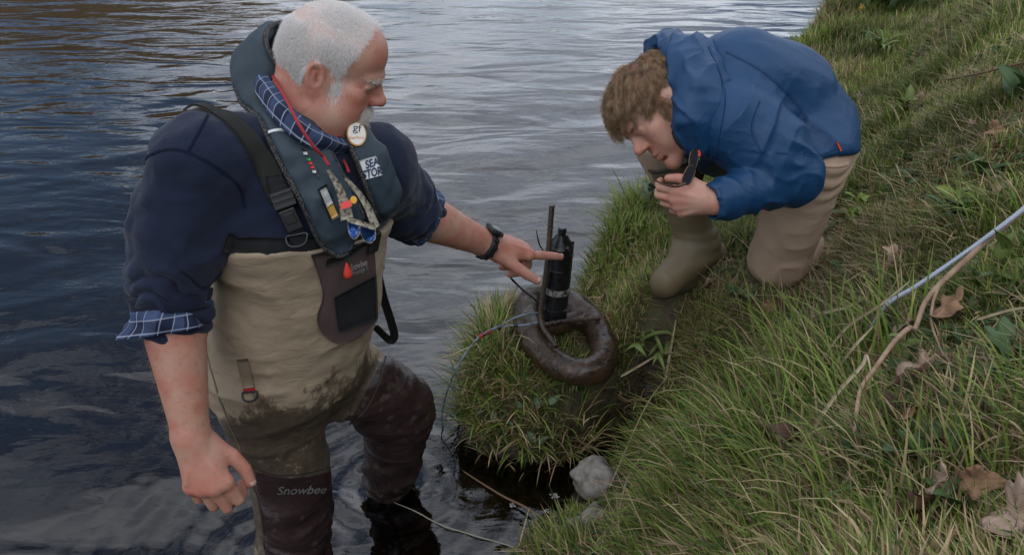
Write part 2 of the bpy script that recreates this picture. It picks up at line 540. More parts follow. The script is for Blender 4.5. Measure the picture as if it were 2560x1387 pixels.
# ================================================================== LAND, WATER
# the bank's edge, from far to near (pixel, height of the lip), then the land behind the camera
_edge = [(2110, -110, .40), (2050, 10, .40), (1975, 105, .40), (1850, 200, .40), (1680, 350, .40), (1590, 465, .39), (1535, 560, .37), (1465, 640, .34),
         (1440, 700, .30), (1395, 735, .27), (1300, 748, .24), (1215, 800, .20), (1185, 900, .12), (1165, 1000, .05), (1150, 1085, .0), (1195, 1130, .0), (1300, 1150, .0),
         (1400, 1160, .0), (1470, 1135, .0), (1560, 1085, .0), (1612, 1075, .0), (1600, 1130, .0), (1535, 1165, .0), (1450, 1195, .0), (1425, 1240, .0), (1420, 1300, .0),
         (1330, 1335, .0), (1290, 1387, .0), (1262, 1460, .0), (1230, 1600, .0)]
POLY = [(5.6, 11.6), (3.4, 8.2)] + [tuple(PZ(*e)[:2]) for e in _edge] + [(-.25, .55), (-.9, -.6), (-3, -4), (9, -5), (14, 12)]
POLY = np.array(POLY)
def sdist(xy):
    "signed distance to the land: positive on land"
    xy = np.asarray(xy, float); a = POLY; b = np.roll(POLY, -1, 0)
    d = np.full(len(xy), 1e9); ins = np.zeros(len(xy), bool)
    for i in range(len(a)):
        e = b[i] - a[i]; w = xy - a[i]
        t = np.clip(w @ e / (e @ e), 0, 1)
        q = w - t[:, None] * e
        d = np.minimum(d, np.einsum('ij,ij->i', q, q))
        c1 = a[i][1] > xy[:, 1]; c2 = b[i][1] > xy[:, 1]
        xs = a[i][0] + (xy[:, 1] - a[i][1]) / (e[1] if abs(e[1]) > 1e-9 else 1e-9) * e[0]
        ins ^= (c1 != c2) & (xy[:, 0] < xs)
    d = np.sqrt(d)
    return np.where(ins, d, -d)
def seg_d(xy, pts):
    d = np.full(len(xy), 1e9)
    for i in range(len(pts) - 1):
        a = np.array(pts[i]); e = np.array(pts[i + 1]) - a; w = xy - a
        t = np.clip(w @ e / (e @ e), 0, 1); d = np.minimum(d, np.linalg.norm(w - t[:, None] * e, axis=1))
    return d
GULLY = [tuple(PZ(px, py, z)[:2]) for px, py, z in ((1400, 1190, 0), (1500, 1120, .02), (1590, 1060, .05), (1615, 1010, .10))]
PEN_C = PZ(1330, 900, .22)[:2]
RING_C = PZ(1424, 838, .30)[:2]
FOOT_C = PZ(1715, 700, .46)[:2]
KNEE_C = PZ(1945, 690, .52)[:2]
def HT(xy):
    xy = np.asarray(xy, float).reshape(-1, 2)
    d = sdist(xy)
    s = xy[:, 0] * .88 - xy[:, 1] * .48
    p3 = np.concatenate([xy, np.zeros((len(xy), 1))], 1)
    n = fbm(p3 * 2.3, 3) * .05 + fbm(p3 * 9, 3) * .016 + fbm(p3 * 31, 2) * .006
    base = .36 + np.clip(s + 1, -.3, .62) * .16 + .30 * sstep(-.45, .1, s) * 1.0 + np.clip(s + .1, 0, 3) * .55
    base = base + n
    # the low peninsula where the weight stands, falling to the water on its near side
    pen = np.exp(-(((xy - PEN_C) / (.28, .33)) ** 2).sum(1))
    ringf = np.exp(-(((xy - RING_C) / (.30, .26)) ** 2).sum(1) ** 2)
    near = sstep(1.86, 2.12, xy[:, 1]) * .22 + .08
    low = near + .35 * n + .0 * pen
    wpen = sstep(.34, .10, np.linalg.norm((xy - (PEN_C * .5 + RING_C * .5)) / (1.25, 1.0), axis=1) - .12)
    h = base * (1 - wpen) + np.minimum(low, base) * wpen
    h = h * (1 - .8 * ringf) + (.285 + .2 * n) * .8 * ringf
    for c_, r_, hz in ((FOOT_C, .20, .445), (KNEE_C, .18, .50)):
        w_ = np.exp(-(np.linalg.norm(xy - c_, axis=1) / r_) ** 4)
        h = h * (1 - w_) + (hz + .15 * n) * w_
    # gully of black mud beside it
    g = seg_d(xy, GULLY)
    gf = np.exp(-(g / .095) ** 2)
    h = h * (1 - .8 * gf) + (.05 + .5 * n) * .8 * gf
    # lip: a steep bank edge along the river, an easy slope down to the inlet on the near side
    wd_ = .085 + .42 * sstep(1.93, 1.75, xy[:, 1] - .25 * (xy[:, 0] - .3)) * sstep(-.15, .1, xy[:, 0])
    h = h * np.where(wd_ > .1, sstep(-.02, 1, d / wd_ * .9) ** .8 * .97 + .03, sstep(-.01, .085, d) ** .55)
    bed = -.05 - .42 * sstep(0, .7, -d) + .5 * n
    return np.where(d > 0, np.maximum(h, -.02), np.where(d > -.02, -.03 + 0 * bed, bed))
def ground(px, py, it=60):
    "first point of the terrain along the ray of a pixel"
    v = ray(px, py); t0 = .5
    ts = np.concatenate([np.arange(.6, 4, .02), np.arange(4, 14, .1)])
    pts = CAM_POS + ts[:, None] * v
    below = pts[:, 2] < HT(pts[:, :2])
    if not below.any(): return PZ(px, py, 0)
    k = int(np.argmax(below))
    a, b = ts[k - 1], ts[k]
    for _ in range(14):
        m = (a + b) / 2; p = CAM_POS + m * v
        if p[2] < HT(p[None, :2])[0]: b = m
        else: a = m
    return CAM_POS + b * v
def gh(x, y): return float(HT(np.array([[x, y]]))[0])

# ---- ground mesh
xs = np.concatenate([np.arange(-3, -.7, .12), np.arange(-.7, 1.9, .018), np.arange(1.9, 3.6, .05), np.linspace(3.65, 13, 30)])
ys = np.concatenate([np.linspace(-4, .2, 24), np.arange(.3, 3.2, .018), np.arange(3.2, 7, .05), np.linspace(7.1, 11.5, 20)])
X, Y = np.meshgrid(xs, ys, indexing='ij')
Zg = HT(np.stack([X.ravel(), Y.ravel()], 1)).reshape(X.shape)
V = np.stack([X, Y, Zg], -1).reshape(-1, 3)
Fq = grid_faces(len(xs), len(ys))[:, ::-1][:, ::-1]
zq = V[Fq][:, :, 2]
landm = zq.max(1) > -.028
mg = M('bank_soil', (.05, .04, .025), .85, .3)
_n1 = mg.noise(3.0, 6); _n2 = mg.noise(26, 5); _n3 = mg.noise(140, 3)
_moss = mg.ramp(_n2, [(.30, (.05, .036, .022)), (.46, (.085, .066, .036)), (.60, (.075, .085, .032)), (.8, (.14, .125, .06))])
_mud = mg.ramp(_n2, [(.3, (.012, .009, .006)), (.7, (.04, .026, .016))])
mg.color(mg.mix(mg.at('mud'), _moss, _mud)); mg.rough(mg.ramp(mg.at('mud'), [(0, .9), (1, .35)]))
mg.bump(_n2, .8, .02); mg.bump(_n3, .7, .006)
me = mesh_np('bank', V, Fq[landm])
mud = np.clip(np.exp(-(seg_d(V[:, :2], GULLY) / .075) ** 2) * 1.3 + sstep(.10, .02, V[:, 2]) + .12 * np.exp(-(np.linalg.norm((V[:, :2] - FOOT_C) / (.3, .16), axis=1)) ** 2), 0, 1)
attr(me, 'mud', mud)
tag(link('bank_ground', me, mg.m), kind='structure')
used = np.zeros(len(V), bool)
mb = M('riverbed_mat', (.03, .022, .014), .9, .2)
mb.color(mb.ramp(mb.noise(9, 6), [(.3, (.010, .008, .006)), (.5, (.030, .022, .014)), (.68, (.075, .058, .038))])); mb.bump(mb.noise(14, 5), .8, .03)
xb = np.concatenate([np.linspace(-60, -4, 30), np.arange(-3.9, 3, .06), np.linspace(3.1, 60, 30)])
yb = np.concatenate([np.linspace(-20, 0, 10), np.arange(.1, 8, .06), np.linspace(8.2, 62, 30)])
Xb, Yb = np.meshgrid(xb, yb, indexing='ij')
q2 = np.stack([Xb.ravel(), Yb.ravel()], 1); db = sdist(q2)
p3 = np.concatenate([q2, np.zeros((len(q2), 1))], 1)
Zb = -.07 - .40 * sstep(0, .7, -db) + .05 * fbm(p3 * 3, 3) + .05 * np.maximum(fbm(p3 * 7, 2), 0) - .25 * sstep(-.03, .1, db)
tag(link('riverbed', mesh_np('riverbed', np.stack([q2[:, 0], q2[:, 1], Zb], 1), grid_faces(len(xb), len(yb))), mb.m), kind='structure')

# ---- water: clear peaty water, reflecting sky and the far hillside
mw = bpy.data.materials.new('river_water'); mw.use_nodes = True
t = mw.node_tree; t.nodes.clear()
def W(tp, **kw):
    n = t.nodes.new(tp)
    for k, v in kw.items(): setattr(n, k, v)
    return n
geo = W('ShaderNodeTexCoord')
def wnoise(scale, detail, sx=1, sy=1, rot=0, dist=0, rough=.5):
    mp = W('ShaderNodeMapping'); mp.inputs['Scale'].default_value = (sx, sy, 1); mp.inputs['Rotation'].default_value = (0, 0, rot)
    t.links.new(geo.outputs['Object'], mp.inputs[0])
    n = W('ShaderNodeTexNoise'); n.inputs['Scale'].default_value = scale; n.inputs['Detail'].default_value = detail
    n.inputs['Distortion'].default_value = dist; n.inputs['Roughness'].default_value = rough
    t.links.new(mp.outputs[0], n.inputs['Vector']); return n.outputs['Fac']
prev = None
calm = wnoise(.9, 2)                                    # patches where the current smooths the surface
cr = W('ShaderNodeMapRange'); cr.inputs['From Min'].default_value = .35; cr.inputs['From Max'].default_value = .65; cr.inputs['To Min'].default_value = .2; cr.inputs['To Max'].default_value = 1.0
t.links.new(calm, cr.inputs['Value'])
for sc_, det, sx, sy, rot, dst, st, di, mod in ((2.0, 2, .6, 1.7, .5, .5, 1, .025, 0), (6.5, 3, .75, 1.5, .3, .8, 1, .0046, 1), (24, 3, .7, 1.35, .15, .5, 1, .0013, 1)):
    b = W('ShaderNodeBump'); b.inputs['Strength'].default_value = st; b.inputs['Distance'].default_value = di
    t.links.new(wnoise(sc_, det, sx, sy, rot, dst), b.inputs['Height'])
    if mod: t.links.new(cr.outputs[0], b.inputs['Strength'])
    if prev: t.links.new(prev.outputs[0], b.inputs['Normal'])
    prev = b
gl = W('ShaderNodeBsdfGlossy'); gl.inputs['Roughness'].default_value = .03; gl.inputs['Color'].default_value = (1, 1, 1, 1)
tr = W('ShaderNodeBsdfTransparent'); tr.inputs['Color'].default_value = (.50, .40, .27, 1)
fr = W('ShaderNodeFresnel'); fr.inputs['IOR'].default_value = 1.55
mxs = W('ShaderNodeMixShader'); out = W('ShaderNodeOutputMaterial')
t.links.new(prev.outputs[0], gl.inputs['Normal']); t.links.new(prev.outputs[0], fr.inputs['Normal'])
t.links.new(fr.outputs[0], mxs.inputs[0]); t.links.new(tr.outputs[0], mxs.inputs[1]); t.links.new(gl.outputs[0], mxs.inputs[2]); t.links.new(mxs.outputs[0], out.inputs[0])
xw = np.concatenate([np.linspace(-60, -2.6, 20), np.arange(-2.5, -1.2, .03), np.arange(-1.18, .5, .018), np.arange(.52, 2.2, .03), np.linspace(2.3, 60, 20)])
yw = np.concatenate([np.linspace(-20, .4, 8), np.arange(.5, 2.6, .018), np.arange(2.62, 7, .03), np.linspace(7.2, 60, 40)])
Xw, Yw = np.meshgrid(xw, yw, indexing='ij')
p3 = np.stack([Xw.ravel(), Yw.ravel(), np.zeros(Xw.size)], 1)
c, s_ = math.cos(.45), math.sin(.45)
pr = np.stack([(p3[:, 0] * c + p3[:, 1] * s_) * .55, (-p3[:, 0] * s_ + p3[:, 1] * c) * 1.5, p3[:, 2]], 1)
Zw = .010 * fbm(pr * 1.9, 2) * sstep(7, 4, Yw.ravel()) * sstep(-3, -2, Xw.ravel()) * sstep(0, .35, -sdist(p3[:, :2]) + .05)
# rings and a wake where the legs stand
for (lx, ly) in (tuple(PZ(715, 1390, 0)[:2]), tuple(PZ(970, 1205, 0)[:2])):
    rr = np.hypot(p3[:, 0] - lx, p3[:, 1] - ly)
    Zw += .0055 * np.sin(rr * 70 + 2 * fbm(p3 * 4, 2)) * np.exp(-rr / .22) * (rr < 1)
p3[:, 2] = Zw
tag(link('river_water', mesh_np('river_water', p3, grid_faces(len(xw), len(yw))), mw), kind='structure')

# ---- far bank: a brown heather hillside across the river (seen only in the water)
xh = np.linspace(-160, 160, 90); yh = np.linspace(58, 190, 40)
Xh, Yh = np.meshgrid(xh, yh, indexing='ij')
p3 = np.stack([Xh.ravel(), Yh.ravel(), np.zeros(Xh.size)], 1)
ridge_h = 27 * sstep(4, -42, p3[:, 0]) + 3
Zh = -1.2 + ridge_h * sstep(58, 105, p3[:, 1]) * (1 + .25 * fbm(p3 * .03, 3)) + .8 * fbm(p3 * .25, 3)
p3[:, 2] = np.where(p3[:, 1] < 58.5, -1.2, Zh)
mh = M('heather', (.09, .06, .035), .95, .1)
mh.color(mh.ramp(mh.noise(.22, 6), [(.3, (.05, .035, .02)), (.5, (.12, .075, .04)), (.7, (.10, .09, .04))]))
tag(link('far_hillside', mesh_np('hill', p3, grid_faces(len(xh), len(yh))), mh.m), kind='structure')
# ================================================================== PEOPLE: shared builders
def head_prims(F, o, R, s, jowl=0.0, age=0.0, nose=1.0, brow=1.0):
    """o: point between the ears; R columns forward, left, up; s: size. Adds a head to field F."""
    def T(x, y, z): return np.asarray(o) + R @ (np.array([x, y, z]) * s)
    def E(c, r, k, ry=0.0):
        Rr = R
        if ry:
            c_, s_ = math.cos(ry), math.sin(ry)
            Rr = R @ np.array([[c_, 0, s_], [0, 1, 0], [-s_, 0, c_]])
        F.add(ell(T(*c), np.array(r) * s, Rr), k * s)
    E((-.004, 0, .058), (.099, .076, .080), 0)                       # cranium
    E((-.045, 0, .030), (.060, .068, .066), .03)                     # occiput
    E((.052, 0, .058), (.052, .062, .056), .03)                      # forehead
    E((.048, 0, -.022), (.050, .056, .070), .03)                     # midface
    for y in (1, -1):
        F.add(chain([T(.004, .060 * y, -.012), T(.012, .060 * y, -.058), T(.060, .032 * y, -.094), T(.083, .010 * y, -.103)], [.017 * s, .017 * s, .015 * s, .013 * s]), .028 * s)
        E((.066, .044 * y, -.014), (.024, .022, .020), .02)          # cheekbone
        E((.062, .036 * y, -.050), (.026 + jowl * .3, .022 + jowl * .3, .030), .025)  # cheek
        if jowl: E((.030, .046 * y, -.072), (.036, .022 + jowl * .4, .030), .03)
    E((.082, 0, -.098), (.019, .022, .018), .02)                     # chin
    E((.082, 0, -.060), (.021, .028, .028), .02)                     # mouth block
    if jowl: E((.040, 0, -.100), (.045, .042, .022), .03)            # soft underchin
    F.add(chain([T(.088, -.040, .026), T(.101, -.018, .027), T(.101, .018, .027), T(.088, .040, .026)], [.010 * s * brow, .012 * s * brow, .012 * s * brow, .010 * s * brow]), .016 * s)   # brow
    for y in (1, -1): F.sub(ball(T(.107, .0355 * y, .006), .0140 * s), .011 * s)
    F.add(chain([T(.086, 0, .020), T(.094, 0, -.012)], [.014 * s, .016 * s]), .006 * s)
    F.add(chain([T(.098, 0, .022), T(.108, 0, .005), T(.120, 0, -.018 * nose)], [.0075 * s, .0080 * s, .0105 * s * nose]), .012 * s)   # nose
    F.add(ball(T(.121 * (.98 + .02 * nose), 0, -.021), .0118 * s * nose), .008 * s)
    for y in (1, -1): F.add(ell(T(.108, .0125 * y, -.025), np.array((.012, .0075, .0085)) * s * nose, R), .007 * s)
    for y in (1, -1): F.sub(ball(T(.112, .0075 * y, -.0355), .0042 * s), .003 * s)
    for y in (1, -1):
        F.add(ball(T(.0855, .033 * y, .006), .0135 * s), .004 * s)   # lidded eye
        F.sub(chain([T(.1005, .022 * y, .000), T(.1005, .033 * y, -.0025), T(.0955, .044 * y, -.001)], [.0007 * s] * 3), .0018 * s)   # lid crease
        F.add(chain([T(.0975, .020 * y, .0125), T(.0995, .033 * y, .0135), T(.092, .047 * y, .010)], [.0035 * s, .0045 * s, .0035 * s]), .006 * s)
    F.add(chain([T(.094, -.020, -.059), T(.1035, -.006, -.0555), T(.1035, .006, -.0555), T(.094, .020, -.059)], [.003 * s, .0052 * s, .0052 * s, .003 * s]), .006 * s)
    F.add(chain([T(.093, -.018, -.066), T(.1015, 0, -.068), T(.093, .018, -.066)], [.003 * s, .0062 * s, .003 * s]), .006 * s)
    F.sub(chain([T(.094, -.024, -.0615), T(.1075, 0, -.0615), T(.094, .024, -.0615)], [.0013 * s] * 3), .003 * s)
    F.sub(chain([T(.090, -.014, -.080), T(.094, 0, -.081), T(.090, .014, -.080)], [.004 * s] * 3), .012 * s)
    if age:
        for zz in (.060, .074): F.sub(chain([T(.080, -.045, zz), T(.101 - (zz - .06) * .35, -.018, zz + .003), T(.101 - (zz - .06) * .35, .018, zz + .003), T(.080, .045, zz)], [.0008 * s] * 4), .004 * s)
        for y in (1, -1):
            for dz in (.006, -.001, -.008): F.sub(chain([T(.080, .052 * y, .006 + dz * .5), T(.066, .060 * y, .006 + dz * 1.8)], [.0006 * s, .0004 * s]), .003 * s)
        for y in (1, -1): F.sub(chain([T(.106, .020 * y, -.026), T(.096, .032 * y, -.050), T(.086, .034 * y, -.064)], [.0018 * s] * 3), .008 * s)
    # ears
    for y in (1, -1):
        lx = nrm(R @ np.array([.95, .0, .18])); lz = nrm(R @ np.array([-.20, .0, .95])); ln = nrm(R @ np.array([.34, .93 * y, .03]))
        lz = nrm(np.cross(np.cross(ln, lz), ln)); lx = np.cross(lz, ln)
        RE = np.stack([lx, lz, ln], 1); c = T(-.010, .0785 * y, -.002)
        F.add(ell(c - ln * .003 * s, np.array((.0165, .0300, .0085)) * s, RE), .006 * s)
        F.sub(ell(c + ln * .0050 * s + lx * .001 * s + lz * .004 * s, np.array((.0112, .0200, .0115)) * s, RE), .002 * s)
        F.add(ringsdf(c + ln * .0035 * s + lz * .006 * s - lx * .001 * s, RE, .0152 * s, .0240 * s, .0036 * s), .0025 * s)
        F.add(chain([c + (lz * .012 + ln * .001 - lx * .002) * s, c + (-lx * .007 + ln * .001 - lz * .002) * s, c + (-lz * .013 + lx * .0005 + ln * .001) * s], [.0030 * s, .0036 * s, .0036 * s]), .004 * s)
        F.add(ell(c + (-lz * .027 + lx * .003) * s, np.array((.0085, .0095, .0060)) * s, RE), .006 * s)
        F.add(ell(c + (lx * .0115 - lz * .004 + ln * .001) * s, np.array((.004, .0060, .0045)) * s, RE), .003 * s)   # tragus
        F.sub(ball(c + (lx * .004 - lz * .006 + ln * .000) * s, .0050 * s), .004 * s)
    return T

def hand_prims(F, wrist, X, Z, side, curls, thumb, s=1.0, spread=0.10):
    """X: along the hand, Z: out of its back; side +1/-1: thumb on +Y or -Y (Y = Z x X).
    curls: (mcp, pip, dip) for index..little in radians; thumb: three direction vectors in (X, thumb side, Z)."""
    X = nrm(X); Y = nrm(np.cross(Z, X)) * side; Z = nrm(np.cross(X, Y)) * side
    Z = nrm(Z)
    def T(x, y, z): return np.asarray(wrist) + (X * x + Y * y + Z * z) * s
    Rm = np.stack([X, Y * side, Z], 1)
    F.add(chain([T(-.01, .004, 0), T(.03, .014, -.002), T(.088, .030, -.001)], [.021 * s, .018 * s, .0135 * s]), .02 * s)
    F.add(chain([T(-.01, -.004, 0), T(.03, -.008, -.002), T(.086, -.012, 0)], [.021 * s, .018 * s, .0135 * s]), .02 * s)
    F.add(chain([T(-.005, 0, 0), T(.090, .009, .002)], [.020 * s, .0145 * s]), .02 * s)
    F.add(chain([T(-.005, -.008, -.002), T(.078, -.031, -.004)], [.019 * s, .0125 * s]), .02 * s)
    for bx_, by_ in ((.088, .030), (.092, .010), (.086, -.011), (.076, -.030)): F.add(chain([T(.018, by_ * .35, .0145), T(.055, by_ * .8, .0145), T(bx_ - .006, by_, .0115)], [.0030 * s, .0032 * s, .0036 * s]), .007 * s)
    F.add(ell(T(.035, .022, -.014), np.array((.036, .018, .016)) * s, Rm), .014 * s)      # thenar
    base = [(.092, .031, 0), (.096, .010, .002), (.090, -.011, 0), (.080, -.031, -.004)]
    ln = [(.046, .027, .022), (.050, .031, .023), (.046, .029, .022), (.036, .022, .020)]
    rd = [(.0112, .0104, .0096, .0084), (.0114, .0106, .0098, .0086), (.0108, .0101, .0094, .0082), (.0098, .0090, .0084, .0074)]
    tips = []
    for i in range(4):
        a = 0.0; p = np.array(base[i]); pts = [p.copy()]
        yaw = spread * (1.2, .25, -.6, -1.5)[i]
        for j in range(3):
            a += curls[i][j]
            d = np.array([math.cos(a) * math.cos(yaw), math.sin(yaw) * max(math.cos(a), .15), -math.sin(a)])
            p = p + d * ln[i][j]; pts.append(p.copy())
        F.add(chain([T(*q) for q in pts], [r * s for r in rd[i]]), .0045 * s)
        F.add(ball(T(base[i][0], base[i][1], base[i][2] + .001), .0122 * s), .008 * s)   # knuckle
        tips.append(T(*pts[-1]))
    p = np.array([.018, .022, -.012]); pts = [p.copy()]
    for d, l in zip(thumb, (.045, .034, .027)):
        p = p + nrm(np.array(d)) * l; pts.append(p.copy())
    F.add(chain([T(*q) for q in pts], [.0168 * s, .0132 * s, .0122 * s, .0100 * s]), .012 * s)
    tips.append(T(*pts[-1]))
    return tips, [T(*q) for q in pts]

def skin_mat(name, base, red, dark, blot=9.0):
    m = M(name, base, .48, .35)
    n1 = m.noise(blot * 2.2, 6, .62); n2 = m.noise(60, 4); n3 = m.noise(420, 3)
    c = m.mix(m.ramp(n1, [(.36, 0.0), (.64, .85)]), base, red)
    c = m.mix(m.at('flush'), c, red)
    c = m.mix(m.ramp(n2, [(.56, 0.0), (.76, .42)]), c, dark)
    c = m.mix(m.at('scalp'), c, (.50, .40, .345))
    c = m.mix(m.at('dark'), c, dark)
    m.color(c)
    m.rough(m.ramp(n2, [(.3, .42), (.7, .58)]))
    m.b.inputs['Subsurface Weight'].default_value = .12
    m.b.inputs['Subsurface Radius'].default_value = (.010, .004, .002)
    m.b.inputs['Subsurface Scale'].default_value = .6
    m.bump(n3, .35, .0008); m.bump(n2, .25, .0012)
    return m.m

def hair_curves(name, roots, tips_fn, mat, parent, rad=.00016, npt=4, tip=.4):
    "strand object: roots (n,3); tips_fn(t) -> (n,3) point at parameter t"
    n = len(roots)
    hc = bpy.data.hair_curves.new(name)
    hc.add_curves([npt] * n)
    pos = np.stack([tips_fn(t) for t in np.linspace(0, 1, npt)], 1).reshape(-1, 3).astype(np.float32)
    hc.points.foreach_set('position', pos.ravel())
    r = np.tile(np.linspace(1, tip, npt), n) * rad
    try:
        hc.points.foreach_set('radius', r.astype(np.float32))
    except Exception:
        a = hc.attributes.new('radius', 'FLOAT', 'POINT'); a.data.foreach_set('value', r.astype(np.float32))
    o = bpy.data.objects.new(name, hc); COL.objects.link(o)
    hc.materials.append(mat)
    if parent is not None:
        o.parent = parent; o.matrix_parent_inverse = Matrix.Translation(-Vector(parent.matrix_basis.translation))
    return o
def sample_mesh(v, q, n, wfn):
    "random points on quads with probability area * wfn(centres)"
    c = v[q].mean(1)
    nn = np.cross(v[q[:, 2]] - v[q[:, 0]], v[q[:, 3]] - v[q[:, 1]]); ar = np.linalg.norm(nn, axis=1) * .5
    w = ar * wfn(c); w = np.maximum(w, 0); w /= w.sum()
    i = RNG.choice(len(q), n, p=w)
    a = RNG.random(n)[:, None]; b = RNG.random(n)[:, None]
    Q = v[q[i]]
    p = (Q[:, 0] * (1 - a) + Q[:, 1] * a) * (1 - b) + (Q[:, 3] * (1 - a) + Q[:, 2] * a) * b
    return p, nrm(nn[i])
def text_geo(txt, bold=0.0, shear=0.0):
    cu = bpy.data.curves.new('t', 'FONT'); cu.body = txt; cu.resolution_u = 3; cu.offset = bold; cu.shear = shear
    o = bpy.data.objects.new('t', cu); COL.objects.link(o)
    dg = bpy.context.evaluated_depsgraph_get(); dg.update()
    me = bpy.data.meshes.new_from_object(o.evaluated_get(dg))
    bm = bmesh.new(); bm.from_mesh(me)
    bmesh.ops.triangulate(bm, faces=bm.faces[:])
    v = np.array([x.co[:] for x in bm.verts]); f = [[y.index for y in x.verts] for x in bm.faces]
    bm.free(); bpy.data.objects.remove(o); bpy.data.curves.remove(cu); bpy.data.meshes.remove(me)
    return v, f
def lettering(name, bvh, txt, quad, mat, parent, off=.0012, bold=0.0, shear=0.0):
    "flat print laid on a surface inside a pixel quad (tl, tr, br, bl)"
    v, f = text_geo(txt, bold, shear)
    lo, hi = v.min(0), v.max(0)
    uv = (v[:, :2] - lo[:2]) / (hi[:2] - lo[:2])
    q = np.asarray(quad, float); out = []
    cp = np.mean(q, 0); dflt = None
    G, NN = surf_grid(bvh, quad, 9, 17, off)
    for u, w in uv:
        a, b = u * 16, (1 - w) * 8
        i, j = min(int(b), 7), min(int(a), 15); y, x = b - i, a - j
        out.append((G[i, j] * (1 - x) + G[i, j + 1] * x) * (1 - y) + (G[i + 1, j] * (1 - x) + G[i + 1, j + 1] * x) * y)
    o = link(name, mesh_any(name, np.array(out), f, False), mat, parent)
    return o
# ================================================================== OLDER MAN STANDING IN THE RIVER
SKIN = skin_mat('ruddy_skin', (.44, .255, .180), (.42, .145, .10), (.22, .095, .06))
A = {k: P(*v) for k, v in dict(neck=(745, 262, 1.68), shR=(482, 398, 1.54), shL=(935, 412, 1.80), elR=(420, 715, 1.60), wrR=(478, 1088, 1.62),
     elL=(1012, 520, 2.00), wrL=(1222, 612, 2.175), chest=(745, 470, 1.70), belly=(755, 690, 1.81), pelv=(735, 850, 1.92),
     hipR=(690, 880, 1.88), hipL=(850, 850, 2.05), knR=(735, 1165, 2.02), knL=(1000, 1010, 2.20), anR=(715, 1440, 2.20), anL=(968, 1235, 2.42)).items()}
TF = nrm(np.array([.66, -.70, 0])); TL = np.array([-TF[1], TF[0], 0]); TU = np.array([0, 0, 1.0]); TR = np.stack([TF, TL, TU], 1)
HF0 = nrm(np.array([math.cos(R_(-3)), math.sin(R_(-3)), 0])); HL = np.array([-HF0[1], HF0[0], 0])
HF = rotv(HF0, HL, R_(22)); HU = np.cross(HF, HL)
HL2 = rotv(HL, HF, R_(-4)); HR = np.stack([HF, nrm(HL2 - HF * (HL2 @ HF)), np.cross(HF, nrm(HL2 - HF * (HL2 @ HF)))], 1)
HS = .915
HO = P(822, 176, 1.63)
man = empty('person', (A['pelv'][0], A['pelv'][1], -.4), 'man with short white hair and goatee standing in the river, pointing, in navy sweatshirt', 'person', 'people at the riverside')
FB = Field()
MT = head_prims(FB, HO, HR, HS, jowl=.022, age=1, nose=1.0, brow=.86)
FB.add(chain([MT(-.035, 0, -.01), MT(-.035, 0, -.075), A['neck'] + np.array([.0, 0, -.02]), A['neck'] + np.array([0, 0, -.12])], [.066 * HS, .064, .072, .085]), .035)
FB.add(chain([A['neck'] + np.array([0, 0, -.10]), A['shR'] + TU * -.02], [.07, .055]), .05)
FB.add(chain([A['neck'] + np.array([0, 0, -.10]), A['shL'] + TU * -.02], [.07, .055]), .05)
FB.add(ell((A['chest'] + A['belly']) / 2, (.12, .16, .26), TR), .08)
FB.add(chain([A['belly'], A['pelv']], [.12, .12]), .08)
for q_ in ([P(690, 900, 1.92), P(664, 960, 1.93), P(727, 1180, 2.04), P(735, 1440, 2.20)], [P(760, 900, 1.97), P(835, 940, 2.04), P(985, 1030, 2.21), P(970, 1215, 2.405)]): FB.add(chain([A['pelv']] + q_, [.09, .07, .06, .05, .04]), .03)
# right arm hanging, left arm pointing
for sh, el, wr, w in (('shR', 'elR', 'wrR', 1.0), ('shL', 'elL', 'wrL', .96)):
    m = A[el] * .66 + A[wr] * .34
    FB.add(chain([A[sh], A[el]], [.055, .050]), .03)
    FB.add(chain([A[el], m, A[el] * .25 + A[wr] * .75, A[wr]], [.054 * w, .0555 * w, .0415 * w, .0335 * w]), .02)
XR = nrm(P(518, 1205, 1.625) - A['wrR']); ZR = CD(.05, -.05, -1)
c1 = [(.50, 1.15, .7), (.52, 1.2, .7), (.56, 1.2, .7), (.62, 1.15, .7)]
tipR, thR = hand_prims(FB, A['wrR'] + XR * .008, XR, ZR, 1 if np.cross(ZR, XR) @ CR > 0 else -1, c1, [(.74, .58, -.22), (.93, .30, -.25), (.98, .02, -.20)], 1.08, .05)
tipt = P(1381, 636, 2.385)
XL = nrm(P(1302, 620, 2.245) - A['wrL']); ZL = nrm(CD(.18, .80, -.52))
side = 1 if np.cross(ZL, XL) @ (-CU) > 0 else -1
c2 = [(-.10, .05, .04), (.95, 1.35, .6), (1.05, 1.35, .6), (1.1, 1.3, .5)]
tipL, thL = hand_prims(FB, A['wrL'] + XL * .008, XL, ZL, side, c2, [(.70, .66, -.22), (.80, .55, -.25), (.86, .48, -.2)], 1.12, .05)
def flush_man(v):
    q = (v - HO) @ HR / HS
    def g(c, r): return np.exp(-(((q - np.array(c)) / r) ** 2).sum(1))
    f = .45 * g((.118, 0, -.02), (.016, .02, .018)) + .5 * g((.075, .045, -.025), (.03, .03, .03)) + .5 * g((.075, -.045, -.025), (.03, .03, .03)) + .5 * g((-.012, -.078, 0), (.03, .012, .04)) + .35 * g((.09, -.03, .075), (.03, .05, .03)) + .7 * g((.10, 0, -.061), (.012, .024, .010))
    for t in list(tipR) + list(tipL): f = f + .55 * np.exp(-((v - t) ** 2).sum(1) / .014 ** 2)
    f = f + .45 * np.exp(-(((v - (A['wrR'] + XR * .10)) @ XR) / .02) ** 2) * (np.linalg.norm(v - A['wrR'], axis=1) < .16)
    return np.clip(f, 0, 1)
